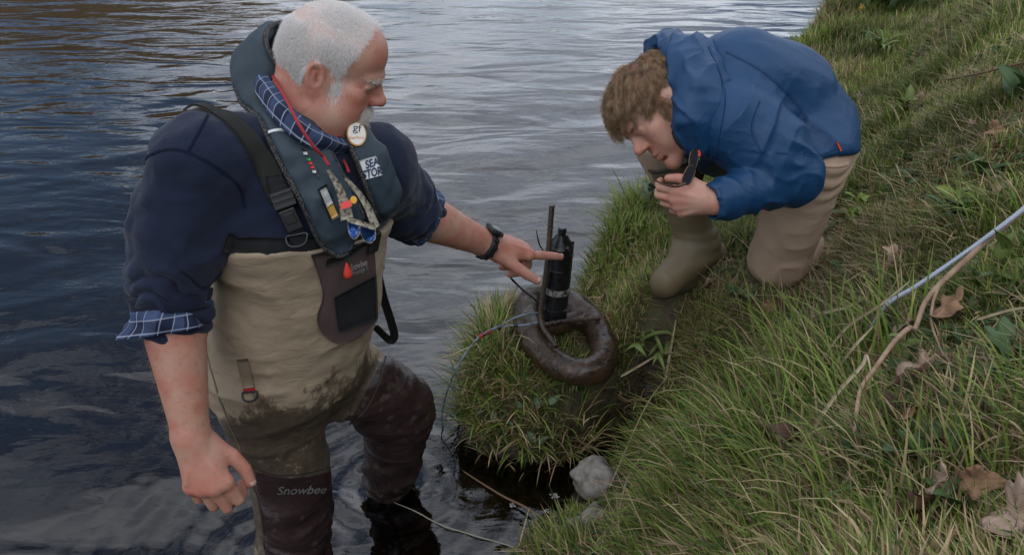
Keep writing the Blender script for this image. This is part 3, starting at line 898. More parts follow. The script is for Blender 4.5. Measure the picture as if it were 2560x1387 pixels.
def dark_man(v):
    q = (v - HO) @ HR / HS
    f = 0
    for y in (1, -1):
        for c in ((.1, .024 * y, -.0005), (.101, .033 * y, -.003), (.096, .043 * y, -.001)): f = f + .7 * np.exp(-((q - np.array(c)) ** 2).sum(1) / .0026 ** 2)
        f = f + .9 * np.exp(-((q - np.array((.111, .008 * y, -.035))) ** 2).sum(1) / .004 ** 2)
        f = f + .8 * np.exp(-((q - np.array((-.006, .079 * y, -.006))) ** 2).sum(1) / .006 ** 2)  # recess shade painted into the skin colour: ear hollow here, nostrils above
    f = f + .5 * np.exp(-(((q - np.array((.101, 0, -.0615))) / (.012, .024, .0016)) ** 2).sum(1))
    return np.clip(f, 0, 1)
allp = np.array(list(A.values()) + list(tipL) + list(tipR) + [HO])
mv, mq = polygonize(FB, allp.min(0) - .22, allp.max(0) + .26, .0027)
mv = laplace(mv, mq, 1, .4)
me = mesh_np('body', mv, mq); attr(me, 'flush', flush_man(mv)); attr(me, 'dark', dark_man(mv))
link('body', me, SKIN, man)

nailm = M('nail', (.44, .27, .205), .42, .45).m
def nail(tip, prev, zdir, r, L, name='nail', par=None):
    x = nrm(tip - prev); z = nrm(zdir - x * (zdir @ x)); y = np.cross(z, x)
    bm = bmesh.new(); bmesh.ops.create_uvsphere(bm, u_segments=12, v_segments=8, radius=1)
    v = np.array([q.co[:] for q in bm.verts]) * (L, r * .72, r * .34); f = [[q.index for q in e.verts] for e in bm.faces]; bm.free()
    link(name, mesh_any(name, tip + z * r * .74 + x * r * .10 + v @ np.stack([x, y, z], 0), f), nailm, par)
nail(tipL[0], tipL[0] - XL * .02 , ZL, .0088, .0065, par=man)
nail(thR[3], thR[2], nrm(ZR * .5 + CR * .7), .0105, .007, par=man)
nail(thL[3], thL[2], nrm(ZL * .55 - CF * .6 + CU * .1), .0112, .0075, par=man)
# ---- hair: short, white, thinning on top; sideburns, brows and a grey goatee
mhw = M('white_hair', (.62, .60, .57), .5, .3); HAIRW = mhw.m
_dp = mhw.n('ShaderNodeVectorMath', operation='DOT_PRODUCT'); mhw.l(mhw.coord(), _dp.inputs[0]); _dp.inputs[1].default_value = tuple(HR[:, 2])
_mr = mhw.n('ShaderNodeMapRange'); mhw.l(_dp.outputs['Value'], _mr.inputs['Value']); _z0 = float(HO @ HR[:, 2])
_mr.inputs['From Min'].default_value = _z0 - .02; _mr.inputs['From Max'].default_value = _z0 + .11
mhw.color(mhw.mix(_mr.outputs[0], mhw.mix(mhw.ramp(mhw.noise(260, 2), [(.35, 0.0), (.65, 1.0)]), (.44, .42, .39), (.74, .71, .68)), mhw.mix(mhw.ramp(mhw.noise(340, 2), [(.35, 0.0), (.65, 1.0)]), (.66, .63, .60), (.90, .87, .84))))
mhg = M('grey_hair', (.66, .61, .55), .5, .4); HAIRG = mhg.m
near_head = np.linalg.norm(mv[mq].mean(1) - HO, axis=1) < .22 * HS
hq = mq[near_head]
def hc_(c): return (c - HO) @ HR / HS
def scalp(c):
    q = hc_(c); x, y, z = q[:, 0], q[:, 1], q[:, 2]
    lim = -.052 + .75 * np.clip(x + .05, -.05, 0) + 0
    hairline = .036 + .30 * np.clip(z - .05, -.06, .1)
    nb_ = .006 * vnoise(q * 60)
    m = sstep(-.004, .008, z + nb_ - np.where(x > -.02, .012, -.030 + .35 * (-.02 - x))) * sstep(.006, -.008, x + nb_ - np.where(z < .03, .034, hairline + .010)) * (np.abs(y) < .1)
    ear = (np.abs(x + .008) < .022) & (z < .030) & (np.abs(y) > .06)
    top = 1 - .3 * np.exp(-(((q - np.array((.045, 0, .13))) / (.05, .05, .05)) ** 2).sum(1))
    front = sstep(.085, .02, x + .012 * vnoise(q * 40))
    return m * ~ear * top * (.25 + .75 * front)
attr(me, 'scalp', .85 * (scalp(mv) > .05) * (np.linalg.norm(mv - HO, axis=1) < .2))
rp, rn = sample_mesh(mv, hq, 42000, scalp)
q = hc_(rp)
w_top = sstep(.06, .135, q[:, 2])[:, None]
side_d = np.stack([.42 - .9 * sstep(.035, -.09, q[:, 0]), 0 * q[:, 0], -.8 + 0 * q[:, 0]], 1)
top_d = np.stack([.95 + 0 * q[:, 0], q[:, 1] * 5, -.1 + 0 * q[:, 0]], 1)
comb = nrm((side_d * (1 - w_top) + top_d * w_top + .35 * np.stack([vnoise(q * 30), vnoise(q * 30 + 7), vnoise(q * 30 + 13)], 1)) @ HR.T)
L = (.007 + .004 * RNG.random(len(rp)))[:, None]
jit = RNG.normal(0, .24, rp.shape)
dirn = nrm(rn * .25 + comb * .85 + jit)
hair_curves('hair', rp, lambda t: rp + (dirn * t + rn * (.10 * t * (1 - t))) * L, HAIRW, man, .00014, 3)
def burn(c):
    q = hc_(c); return np.exp(-(((q - np.array((.034, -.07, -.012))) / (.012, .02, .026)) ** 2).sum(1) * 1.6) + np.exp(-(((q - np.array((.034, .07, -.012))) / (.012, .02, .026)) ** 2).sum(1) * 1.6)
rp2, rn2 = sample_mesh(mv, hq, 1500, burn)
d2 = nrm(rn2 * .35 + HR @ np.array([.1, 0, -.9]) + RNG.normal(0, .2, rp2.shape)); L2 = (.006 + .004 * RNG.random(len(rp2)))[:, None]
hair_curves('sideburn', rp2, lambda t: rp2 + d2 * t * L2, M('sideburn_hair', (.74, .71, .67), .5, .3).m, man, .00014, 3)
def goat(c):
    q = hc_(c); return (np.exp(-(((q - np.array((.088, 0, -.095))) / (.016, .020, .016)) ** 2).sum(1)) + .35 * np.exp(-(((q - np.array((.105, 0, -.047))) / (.01, .028, .006)) ** 2).sum(1)) + .3 * np.exp(-(((q - np.array((.088, -.028, -.07))) / (.01, .008, .02)) ** 2).sum(1)))
rp3, rn3 = sample_mesh(mv, hq, 2400, goat)
d3 = nrm(rn3 * .5 + HR @ np.array([.15, 0, -.8]) + RNG.normal(0, .22, rp3.shape)); L3 = (.009 + .007 * RNG.random(len(rp3)))[:, None]
hair_curves('beard', rp3, lambda t: rp3 + d3 * t * L3, HAIRG, man, .00017, 3)
def brow(c):
    q = hc_(c); return sum(np.exp(-(((q - np.array((.094, .033 * y, .0255))) / (.016, .020, .0045)) ** 2).sum(1)) for y in (1, -1))
rp4, rn4 = sample_mesh(mv, hq, 480, brow)
sg = np.sign(hc_(rp4)[:, 1])[:, None]
d4 = nrm(rn4 * .5 + (HR @ np.array([0, 1.0, 0])) * sg + RNG.normal(0, .3, rp4.shape)); L4 = (.006 + .004 * RNG.random(len(rp4)))[:, None]
hair_curves('eyebrow', rp4, lambda t: rp4 + d4 * t * L4, HAIRG, man, .00016, 3)
# fine fair hair on the bare forearms
def fore(c):
    w = 0
    for el, wr in (('elR', 'wrR'), ('elL', 'wrL')):
        ax = A[wr] - A[el]; t = (c - A[el]) @ ax / (ax @ ax); dd = np.linalg.norm(c - A[el] - np.clip(t, 0, 1)[:, None] * ax, axis=1)
        w = w + (t > .25) * (t < 1.0) * (dd < .075)
    return w
rp5, rn5 = sample_mesh(mv, mq, 3600, fore)
d5 = nrm(rn5 * .35 + RNG.normal(0, .6, rp5.shape)); L5 = (.007 + .008 * RNG.random(len(rp5)))[:, None]
mha = M('arm_hair', (.30, .17, .09), .5, .3)
hair_curves('arm_hair', rp5, lambda t: rp5 + d5 * t * L5, mha.m, man, .00010, 3)

# ---- navy sweatshirt
FTO = Field()
FTO.add(chain([A['neck'] + np.array([0, 0, -.095]), A['shR'] + np.array([.015, .01, -.005])], [.072, .081]), 0)
FTO.add(chain([A['neck'] + np.array([0, 0, -.095]), A['shL'] + np.array([0, 0, -.005])], [.070, .078]), .04)
FTO.add(ell(A['chest'] + TF * .005 - TU * .03, (.130, .195, .165), TR), .06)
FTO.add(ell(P(752, 640, 1.795) + TF * .008 + TU * .08, (.144, .168, .20), TR), .05)
_w = [P(600, 612, 1.64), P(760, 618, 1.625), P(925, 578, 1.74)]
WN = nrm(np.cross(_w[1] - _w[0], _w[2] - _w[0])); WN = WN * np.sign(WN[2])
WO = _w[1]
FJ = Field()
FJ.it = list(FTO.it)
FJ.isect(lambda p: -((p - WO) @ WN + .03), .01)       # hem tucked into the waders
FJ.add(chain([A['shR'] + np.array([.01, 0, -.01]), A['shR'] * .45 + A['elR'] * .55 + CR * -.005, A['elR'] + np.array([.0, 0, .0]), A['elR'] * .86 + A['wrR'] * .14], [.082, .077, .069, .065]), .03)
FJ.add(ell(A['shR'] * .45 + A['elR'] * .55 + CR * .005, (.080, .080, .095), TR), .04)
FJ.add(chain([A['shL'], A['shL'] * .5 + A['elL'] * .5, A['elL'] * .93 + A['wrL'] * .07], [.086, .080, .074]), .04)
FJ.sub(chain([A['neck'] + np.array([-.02, .0, .15]), A['neck'] + TF * .02 + np.array([0, 0, -.06])], [.09, .062]), .02)
FJ.sub(cone(A['neck'] + TF * .085 + np.array([0, 0, .0]), A['neck'] + TF * .11 + np.array([0, 0, -.11]), .055, .01), .03)
aR = nrm(A['elR'] - A['shR']); aL = nrm(A['elL'] - A['shL'])
def disp_j(v, n):
    d = .004 * ridge(v * (7, 7, 9), 2) + .0025 * fbm(v * 26, 2)
    for s0, e0, w0, rr in (('shR', 'elR', 'wrR', .17), ('shL', 'elL', 'wrL', .14)):
        ax = A[e0] - A[s0]; t = (v - A[s0]) @ ax / (ax @ ax)
        dd = np.linalg.norm(v - A[s0] - np.clip(t, -.3, 1.6)[:, None] * ax, axis=1)
        L_ = np.linalg.norm(ax)
        u = t * L_
        ph = fbm(v * 11, 2) * 1.5
        fold = np.abs(np.sin(u * 82 + ph * 2.4))
        low = sstep(.62, .95, t) * (dd < rr)
        d = d + low * (.013 * (fold ** .7 - .5) + .004 * fbm(v * 30, 2))
        fold2 = np.sin(u * 30 + ph * 3 + (v @ np.array([3, 9, 2.0])))
        d = d + sstep(.12, .4, t) * sstep(1.0, .6, t) * (dd < rr) * .0075 * fold2 * (.5 + .5 * vnoise(v * 6))
    # bunching at the armpit and waist
    z = v[:, 2]
    d = d + .007 * np.sin(z * 70 + 3 * fbm(v * 5, 2)) * sstep(.93, .84, z) * (((v - A['belly']) @ TF) > -.2)
    return d
mj = M('navy_fleece', (.010, .014, .030), .95, .15, 0, .12)
mj.color(mj.mix(mj.ramp(mj.noise(5), [(.35, 0.0), (.65, 1.0)]), (.0105, .0145, .031), (.015, .020, .040)))
mj.bump(mj.noise(190, 3), .5, .0025); mj.bump(mj.noise(900, 2), .5, .0006)
sweat = sdf_obj('sweatshirt', FJ, np.minimum(A['elR'], A['elL']) - (.25, .3, .2), np.maximum(A['neck'], A['elL']) + (.25, .3, .12), .0042, mj.m, man, disp_j, 2)
# ribbed sleeve ends and checked shirt cuffs turned out below them
plaid = M('plaid_shirt', (.02, .03, .06), .8, .2)
def plaid_color(m, av, bv):
    "checks from two surface coordinates held in attributes"
    def stripe(x, f, w, o=0):
        a = m.math('FRACT', m.math('ADD', m.math('MULTIPLY', x, f), o)); return m.math('LESS_THAN', a, w)
    u = m.at(av); v = m.at(bv)
    c = (.013, .018, .042)
    c = m.mix(m.math('MULTIPLY', stripe(u, 22, .35), .55), c, (.05, .075, .15))
    c = m.mix(m.math('MULTIPLY', stripe(v, 22, .35), .55), c, (.05, .075, .15))
    c = m.mix(m.math('MULTIPLY', stripe(u, 44, .09, .3), .6), c, (.33, .36, .44))
    c = m.mix(m.math('MULTIPLY', stripe(v, 44, .09, .3), .6), c, (.33, .36, .44))
    m.color(c); m.bump(m.noise(700, 2), .3, .0004)
plaid_color(plaid, 'pu', 'pv')
def lathe_sleeve(name, c0, c1, r0, r1, mat, parent, th=.004, nseg=56, nl=14, wob=.004, rib=0.0, skew=None, open_=0.0):
    ax = c1 - c0; L_ = np.linalg.norm(ax); x = ax / L_
    h = np.array([0, 0, 1.0]) if abs(x[2]) < .85 else np.array([1.0, 0, 0])
    a = nrm(np.cross(x, h)); b = np.cross(x, a)
    th_ = np.linspace(0, 2 * PI, nseg, endpoint=False)
    prof = [(t, r0 + (r1 - r0) * t) for t in np.linspace(0, 1, nl)] + [(t, r0 + (r1 - r0) * t - th) for t in np.linspace(1, 0, nl)]
    V, pu, pv = [], [], []
    for t, r in prof:
        rr = r + wob * np.sin(3 * th_ + 5 * t) + wob * .7 * np.sin(7 * th_ + 2) + rib * np.sin(46 * th_)
        off = (skew * (t) if skew is not None else 0)
        V.append(c0 + x * (t * L_) + rr[:, None] * (np.cos(th_)[:, None] * a + np.sin(th_)[:, None] * b) + off)
        pu.append(np.full(nseg, t * L_)); pv.append(th_ * (r0 + r1) / 2)
    V = np.array(V); m = len(prof)
    f = []
    for i in range(m):
        for j in range(nseg): f.append([i * nseg + j, i * nseg + (j + 1) % nseg, ((i + 1) % m) * nseg + (j + 1) % nseg, ((i + 1) % m) * nseg + j])
    me = mesh_np(name, V.reshape(-1, 3), np.array(f)[:, ::-1])
    attr(me, 'pu', np.concatenate(pu)); attr(me, 'pv', np.concatenate(pv))
    return link(name, me, mat, parent)
mrib = M('navy_rib', (.009, .012, .026), .95, .15, 0, .1)
fr_ = lambda a, b, t: A[a] * (1 - t) + A[b] * t
lathe_sleeve('sleeve_rib', fr_('elR', 'wrR', .05), fr_('elR', 'wrR', .165), .076, .070, mrib.m, man, .012, 92, 6, .002, .0012)
lathe_sleeve('shirt_cuff', fr_('elR', 'wrR', .13), fr_('elR', 'wrR', .285), .068, .080, plaid.m, man, .004, skew=-.018 * CR - .004 * CU, wob=.006)
lathe_sleeve('shirt_cuff', fr_('elL', 'wrL', .0), fr_('elL', 'wrL', .215), .071, .072, plaid.m, man, .004, wob=.003)

# ---- band between two edge curves given as (px, py, depth)
def band_obj(name, top, bot, mat, parent, th=.004, n=60, m=12, bulge=0.0, out=None, disp=0.0):
    a = spline([P(*q) for q in top], n); b = spline([P(*q) for q in bot], n)
    w = np.linspace(0, 1, m)
    G = a[:, None] * (1 - w)[None, :, None] + b[:, None] * w[None, :, None]
    Tn = np.gradient(G, axis=0); Sn = np.gradient(G, axis=1); N = nrm(np.cross(Tn, Sn))
    c = out if out is not None else G.mean((0, 1))
    if ((G - c) * N).sum() < 0: N = -N
    G = G + N * (bulge * np.sin(PI * w))[None, :, None]
    if disp: G = G + N * (disp * fbm(G.reshape(-1, 3) * 22, 2)).reshape(n, m)[..., None]
    v, f = slab(G, N, th)
    me = mesh_np(name, v, f)
    L = np.concatenate([[0], np.cumsum(np.linalg.norm(np.diff((a + b) / 2, axis=0), axis=1))])
    pu = np.repeat(L[:, None], m, 1); pv = np.linalg.norm(G - G[:, :1], axis=2)
    attr(me, 'pu', np.tile(pu.ravel(), 2)); attr(me, 'pv', np.tile(pv.ravel(), 2))
    return link(name, me, mat, parent)
NECKC = A['neck'] + np.array([.01, 0, -.05])
band_obj('shirt_collar', [(760, 160, 1.80), (700, 140, 1.78), (660, 142, 1.71), (672, 190, 1.62), (715, 250, 1.555), (760, 300, 1.545), (800, 330, 1.56), (850, 345, 1.62), (892, 340, 1.70)],
         [(760, 190, 1.84), (690, 172, 1.82), (632, 170, 1.73), (640, 228, 1.61), (683, 298, 1.54), (735, 345, 1.525), (785, 372, 1.54), (842, 384, 1.61), (890, 368, 1.70)], plaid.m, man, .004, 70, 10, .012, NECKC, .003)
# shirt placket below the open neck of the sweatshirt
# ---- waders
mwad = M('wader_cloth', (.25, .19, .12), .75, .3)
WA = dict(waist=P(752, 640, 1.795), belly=P(738, 760, 1.855), hips=P(722, 890, 1.925), hipR=P(664, 960, 1.92), hipL=P(835, 930, 2.04), knR=P(727, 1180, 2.04), knL=P(992, 1018, 2.20), anR=P(735, 1440, 2.20), anL=P(970, 1215, 2.405), ftR=P(790, 1560, 2.42), ftL=P(990, 1330, 2.62))
FW = Field()
FW.add(ell(WA['waist'] + TF * .004, (.148, .178, .20), TR), 0)
FW.add(ell(WA['belly'] + TF * .004, (.156, .180, .17), TR), .06)
FW.add(ell(WA['hips'], (.150, .180, .15), TR), .06)
FW.add(chain([WA['hipR'], WA['knR'], P(733, 1300, 2.11), WA['anR'], WA['ftR']], [.118, .092, .088, .080, .07]), .05)
FW.add(chain([WA['hips'] * .3 + WA['hipL'] * .7, WA['knL'] * .4 + WA['hipL'] * .6, WA['knL'], P(985, 1110, 2.30), WA['anL'], WA['ftL']], [.105, .100, .093, .078, .064, .06]), .03)
FW.add(lambda p: np.maximum(FTO.ev(p) - .013, ((p - WO) @ WN - .03)), .02)
FW.isect(lambda p: (p - WO) @ WN - .004, .006)
def disp_w(v, n):
    d = .0045 * ridge(np.stack([v @ CR * 5, v @ np.array([0, 1, 0]) * 5, v[:, 2] * 11], 1), 2) + .002 * fbm(v * 24, 2)
    kn = np.exp(-np.minimum(np.linalg.norm(v - WA['knL'], axis=1), np.linalg.norm(v - P(733, 1330, 2.12), axis=1)) ** 2 / .14 ** 2)
    px, py, dd = pix(v)
    d = d + kn * .007 * ridge(np.stack([v[:, 0] * 7, v[:, 1] * 7, v[:, 2] * 20 + v[:, 0] * 6], 1), 2)
    fold = np.sin(v[:, 2] * 85 + 4 * fbm(v * 7, 2)) * (sstep(1240, 1380, py) * (px < 860) + sstep(1110, 1170, py) * (px > 860))
    d = d + .0075 * fold * (.5 + vnoise(v * 9)) + .006 * (1 - np.abs(np.sin(v[:, 2] * 34 + v[:, 0] * 9 + 3 * fbm(v * 6, 2)))) ** 2 * (sstep(1180, 1300, py) * (px < 860) + sstep(1060, 1130, py) * (px > 860))
    # crease running in from the groin
    d = d - .012 * np.exp(-((px - (965 - (py - 870) * .49)) / 16) ** 2) * sstep(850, 900, py) * sstep(1130, 1060, py)
    return d
def w_panel(v):
    px, py, dd = pix(v)
    near = np.minimum(py - (1172 - 24 * np.sin((px - 600) / 235 * PI * .9) * 0 + 22 * np.sin((px - 620) / 220 * PI)), px - (640 + .12 * (py - 1200)))
    far = np.minimum(px - (962 - (py - 885) * .52), py - 860) * 1.0
    isfar = (np.linalg.norm(v - WA['knR'], axis=1) + np.linalg.norm(v - WA['anR'], axis=1)) > (np.linalg.norm(v - WA['knL'], axis=1) + np.linalg.norm(v - WA['anL'], axis=1))
    return np.where(isfar, far, near) / 20
def w_mud(v):
    px, py, dd = pix(v)
    xx = [480, 560, 650, 760, 850, 900, 965, 1100]; yy = [1040, 1030, 1010, 985, 935, 900, 865, 860]
    return (py - np.interp(px, xx, yy)) / 100
def w_back(v):
    px, py, dd = pix(v)
    return np.clip(sstep(1100, 1200, py) * (px < 700) + sstep(880, 980, py) * (px > 850), 0, 1)
n_big = mwad.noise(11, 6, .65, mwad.coord((1, 1, .55))); n_sm = mwad.noise(60, 5, .6, mwad.coord((1, 1, .45))); n_cl = mwad.noise(4, 3)
tan_ = mwad.mix(mwad.ramp(n_cl, [(.35, 0.0), (.65, 1.0)]), (.325, .250, .168), (.27, .205, .135))
mf = mwad.math('ADD', mwad.at('mud'), mwad.math('MULTIPLY', mwad.math('SUBTRACT', n_big, .5), 3.6))
mf = mwad.math('ADD', mf, mwad.math('MULTIPLY', mwad.math('SUBTRACT', n_sm, .5), 1.6))
mfac = mwad.ramp(mf, [(.02, 0.0), (.10, .45), (.20, .6), (.42, 1.0)])
spl = mwad.ramp(mwad.noise(34, 4, .6, mwad.coord((1, 1, 1.6))), [(.66, 0.0), (.70, 1.0)])
near_edge = mwad.ramp(mwad.at('mud'), [(-.0, 0.0), (.02, 0.0), (.5, 1.0)])
wet = mwad.mix(mwad.ramp(n_sm, [(.3, 0.0), (.7, 1.0)]), (.060, .043, .029), (.095, .069, .045))
c1_ = mwad.mix(mfac, tan_, wet)
dry = mwad.ramp(mwad.noise(42, 5, .65, mwad.coord((1, 1, .8))), [(.60, 0.0), (.66, .75)])
c1_ = mwad.mix(mwad.math('MULTIPLY', dry, mwad.ramp(mwad.at('mud'), [(.5, 0.0), (.95, 1.0)])), c1_, (.20, .155, .105))
pan = mwad.mix(mwad.ramp(mwad.noise(30, 5, .65), [(.57, 0.0), (.66, .6)]), (.030, .016, .015), (.10, .078, .06))
pfac = mwad.ramp(mwad.at('panel'), [(.0, 0.0), (.04, 1.0)])
mwad.color(mwad.mix(pfac, c1_, pan))
mwad.rough(mwad.mix(mwad.math('MAXIMUM', pfac, mwad.at('back')), mwad.mix(mfac, (.8, .8, .8), (.55, .55, .55)), mwad.ramp(n_sm, [(.3, .22), (.7, .46)])))
mwad.bump(mwad.noise(800, 2), .4, .0006); mwad.bump(n_sm, .25, .002)
mwad.bump(mwad.noise(14, 4, .6, mwad.coord((1, 1, 2.2)), 1.2), .5, .007)
waders = sdf_obj('waders', FW, np.minimum(WA['ftR'], WA['hips']) - (.32, .35, .1), np.maximum(WA['waist'], WA['ftL']) + (.3, .3, .15), .0046, mwad.m, man, disp_w, 2, {'panel': w_panel, 'mud': w_mud, 'back': w_back})
BW = bvh_of(waders)
BJ = bvh_of(sweat)
BJW = bvh_of(sweat, waders)
web = M('black_webbing', (.012, .012, .013), .8, .3); web.bump(web.noise(500, 2), .5, .0008)
wv = web.n('ShaderNodeTexWave'); wv.inputs['Scale'].default_value = 130; web.l(web.coord(), wv.inputs['Vector']); web.bump(wv.outputs['Fac'], .4, .0006)
blackp = M('black_plastic', (.013, .013, .014), .42, .5).m
strapm = M('olive_strap', (.020, .020, .017), .85, .25); strapm.bump(strapm.noise(600, 2), .4, .0006)
# belt round the top of the waders
belt = ribbon('belt', BJW, [(560, 604), (600, 611), (660, 617), (730, 617), (790, 608), (850, 594), (925, 574)], .037, .003, web.m, man, 50, 5, .002)
# wader strap over the shoulder, with its buckle and ring
strap = ribbon('shoulder_strap', BJ, [(462, 272), (478, 263), (504, 260), (555, 285), (612, 340), (655, 402), (682, 455), (700, 500)], .040, .003, strapm.m, man, 50, 5, .002)
ribbon('shoulder_strap', BJ, [(683, 440), (690, 470), (712, 520), (738, 575), (752, 606)], .030, .003, web.m, man, 30, 5, .003)
def on(bvh, px, py, off=0.0):
    p, n = hit(bvh, px, py)
    return p + n * off, n
def plate(name, bvh, px, py, ang, hx, hy, hz, mat, parent, off=.004, bev=.002):
    "small block lying on a surface; ang = direction in the picture plane of its long side"
    p, n = on(bvh, px, py, off)
    d = math.cos(ang) * CR + math.sin(ang) * CU
    x = nrm(d - n * (d @ n)); y = np.cross(n, x)
    v, f = boxm(p, (hx, hy, hz), np.stack([x, y, n], 1))
    o = link(name, mesh_any(name, v, f, False), mat, parent); bevel_mod(o, bev)
    return o, p, np.stack([x, y, n], 1)
sb, bp, bR = plate('buckle', BJ, 708, 497, R_(-68), .016, .021, .006, blackp, man, .009)
for t in (-.012, .0, .012):
    v, f = boxm(bp + bR @ np.array([t, 0, .007]), (.0028, .019, .003), bR); o = link('buckle_bar', mesh_any('bar', v, f, False), blackp, sb); bevel_mod(o, .001)
sb2, bp, bR = plate('buckle', BJ, 728, 545, R_(-68), .021, .015, .006, blackp, man, .009)
v, f = boxm(bp + bR @ np.array([-.004, 0, .007]), (.010, .009, .002), bR); o = link('buckle_clip', mesh_any('clip', v, f, False), blackp, sb2); bevel_mod(o, .001)
def dring(name, c, x, y, w, h, r, mat, parent):
    pts = [c - x * w, c - x * w - y * h * .45, c - x * w * .72 - y * h * .85, c - y * h, c + x * w * .72 - y * h * .85, c + x * w - y * h * .45, c + x * w, c, c - x * w]
    return tube_obj(name, pts, r, mat, parent, 8, 48)
p, n = on(BJW, 742, 582, .010)
dring('ring', p, nrm(CR * .95 + CU * .15), nrm(CU * .98 - CR * .1), .019, .022, .0024, M('gunmetal', (.03, .035, .04), .3, .5, .6).m, man)

seamf = M('fleece_seam', (.008, .011, .024), .95, .1).m
for pl in ([(362, 398), (395, 380), (440, 374), (500, 395), (560, 432), (600, 470), (612, 520)], [(470, 380), (498, 330), (520, 288)]):
    ribbon('seam', BJ, pl, .004, .0014, seamf, sweat, 40, 3, .0004, 2)
# ---- life jacket: two inflatable lobes joined by a collar behind the neck
def jpath(pl, off, n):
    pp = spline(np.asarray(pl, float), n); C, N = [], []
    for a in pp:
        h, nn = hit(BJW, *a)
        if h is None: h, nn = C[-1] if C else A['chest'], N[-1] if N else TF
        C.append(np.array(h)); N.append(np.array(nn))
    C = np.array(C); N = np.array(N)
    for _ in range(10):
        N[1:-1] = N[:-2] + N[1:-1] * 2 + N[2:]; N = nrm(N); C[1:-1] = (C[:-2] + 2 * C[1:-1] + C[2:]) / 4
    return C + N * off, N
cR_, nR_ = jpath([(868, 612), (845, 570), (812, 505), (772, 430), (728, 345), (690, 278)], .020, 40)
cL_, nL_ = jpath([(888, 338), (903, 385), (924, 440), (944, 492), (952, 522)], .020, 28)
NA = A['neck']
col = [P(655, 228, 1.60), P(618, 160, 1.63), P(628, 105, 1.70), P(690, 92, 1.80), P(770, 130, 1.90), P(845, 230, 1.91), P(880, 310, 1.84)]
col = spline(col, 34); ncol = nrm(col - (NA + np.array([.03, 0, 0]))[None]) * 1.0
ncol = nrm(ncol + .25 * TU)
Cj = np.concatenate([cR_, col, cL_]); Nj = np.concatenate([nR_, ncol, nL_])
for _ in range(16):
    Cj[1:-1] = (Cj[:-2] + 2 * Cj[1:-1] + Cj[2:]) / 4; Nj[1:-1] = Nj[:-2] + 2 * Nj[1:-1] + Nj[2:]; Nj = nrm(Nj)
nJ = 150
s_ = np.linspace(0, len(Cj) - 1, nJ); Cj = np.stack([np.interp(s_, np.arange(len(Cj)), Cj[:, k]) for k in range(3)], 1); Nj = nrm(np.stack([np.interp(s_, np.arange(len(Nj)), Nj[:, k]) for k in range(3)], 1))
Tj = nrm(np.gradient(Cj, axis=0)); Sj = nrm(np.cross(Nj, Tj)); Nj = np.cross(Tj, Sj)
tt = np.linspace(0, 1, nJ)
Wd = np.interp(tt, [0, .03, .08, .3, .42, .55, .70, .85, .95, 1], [.020, .038, .046, .047, .048, .052, .046, .043, .046, .030])
Th = np.interp(tt, [0, .03, .1, .4, .55, .75, .95, 1], [.008, .014, .019, .019, .014, .018, .018, .008])
def jacket_section(k, a):
    ca, sa = np.cos(a), np.sin(a)
    return np.sign(ca) * np.abs(ca) ** .8 * Wd[k], np.sign(sa) * np.abs(sa) ** .75 * Th[k]
aa = np.linspace(0, 2 * PI, 36, endpoint=False); V = []
for k in range(nJ):
    x, y = jacket_section(k, aa)
    V.append(Cj[k] + x[:, None] * Sj[k] + y[:, None] * Nj[k])
V = np.array(V); f = []
v = V.reshape(-1, 3)
i, j = np.meshgrid(np.arange(nJ - 1), np.arange(36), indexing='ij'); i = i.ravel(); j = j.ravel()
f = np.stack([i * 36 + j, i * 36 + (j + 1) % 36, (i + 1) * 36 + (j + 1) % 36, (i + 1) * 36 + j], 1).tolist()
f += [list(range(35, -1, -1)), list(range((nJ - 1) * 36, nJ * 36))]
v = v + np.repeat(Nj, 36, 0) * (.0045 * ridge(v * 13, 2) + .002 * fbm(v * 40, 2))[:, None]
mlj = M('slate_nylon', (.020, .034, .045), .62, .35)
mlj.color(mlj.mix(mlj.ramp(mlj.noise(7, 5), [(.35, 0.0), (.7, 1.0)]), (.018, .032, .043), (.030, .045, .056)))
mlj.bump(mlj.noise(600, 2), .35, .0005); mlj.bump(mlj.noise(22, 4, .6, None, 1.0), .35, .004)
lj = link('life_jacket', mesh_any('life_jacket', v, f), mlj.m, man)
BL = bvh_of(lj)
pipe = M('black_piping', (.014, .014, .014), .8, .3)
wv = pipe.n('ShaderNodeTexVoronoi'); wv.inputs['Scale'].default_value = 420; pipe.l(pipe.coord(), wv.inputs['Vector'])
pipe.color(pipe.mix(pipe.ramp(wv.outputs['Distance'], [(.30, 1.0), (.42, 0.0)]), (.014, .014, .014), (.16, .15, .13)))
for sgn in (1, -1):
    e = Cj + Sj * (sgn * (Wd + .002))[:, None] + Nj * .000
    nm = tube_obj('piping', e[1:-1], .0050, pipe.m, lj, 8)
e0 = Cj[1] + Sj[1] * np.linspace(-1, 1, 9)[:, None] * Wd[1]; tube_obj('piping', e0, .005, pipe.m, lj, 8)
e1 = Cj[-2] + Sj[-2] * np.linspace(-1, 1, 9)[:, None] * Wd[-2]; tube_obj('piping', e1, .005, pipe.m, lj, 8)
refl = M('reflective_tape', (.62, .63, .62), .35, .5).m
white = M('label_white', (.62, .62, .60), .6, .3).m
navyi = M('print_navy', (.015, .03, .075), .6, .3).m
cyan = M('print_cyan', (.02, .25, .40), .6, .3).m
ribbon('reflective_strip', BL, [(672, 331), (700, 325), (735, 330), (752, 345)], .0055, .0010, refl, lj, 16, 3, .001)
lab = patch('label_patch', BL, [(893, 404), (938, 390), (955, 438), (907, 450)], 8, 10, .0012, white, lj, .0012, 6)
lettering('print', BL, 'SEA', [(911, 403), (943, 393), (947, 414), (915, 424)], navyi, lab, .0036, .03)
lettering('print', BL, 'STOR', [(908, 427), (951, 416), (954, 437), (910, 447)], navyi, lab, .0036, .03)
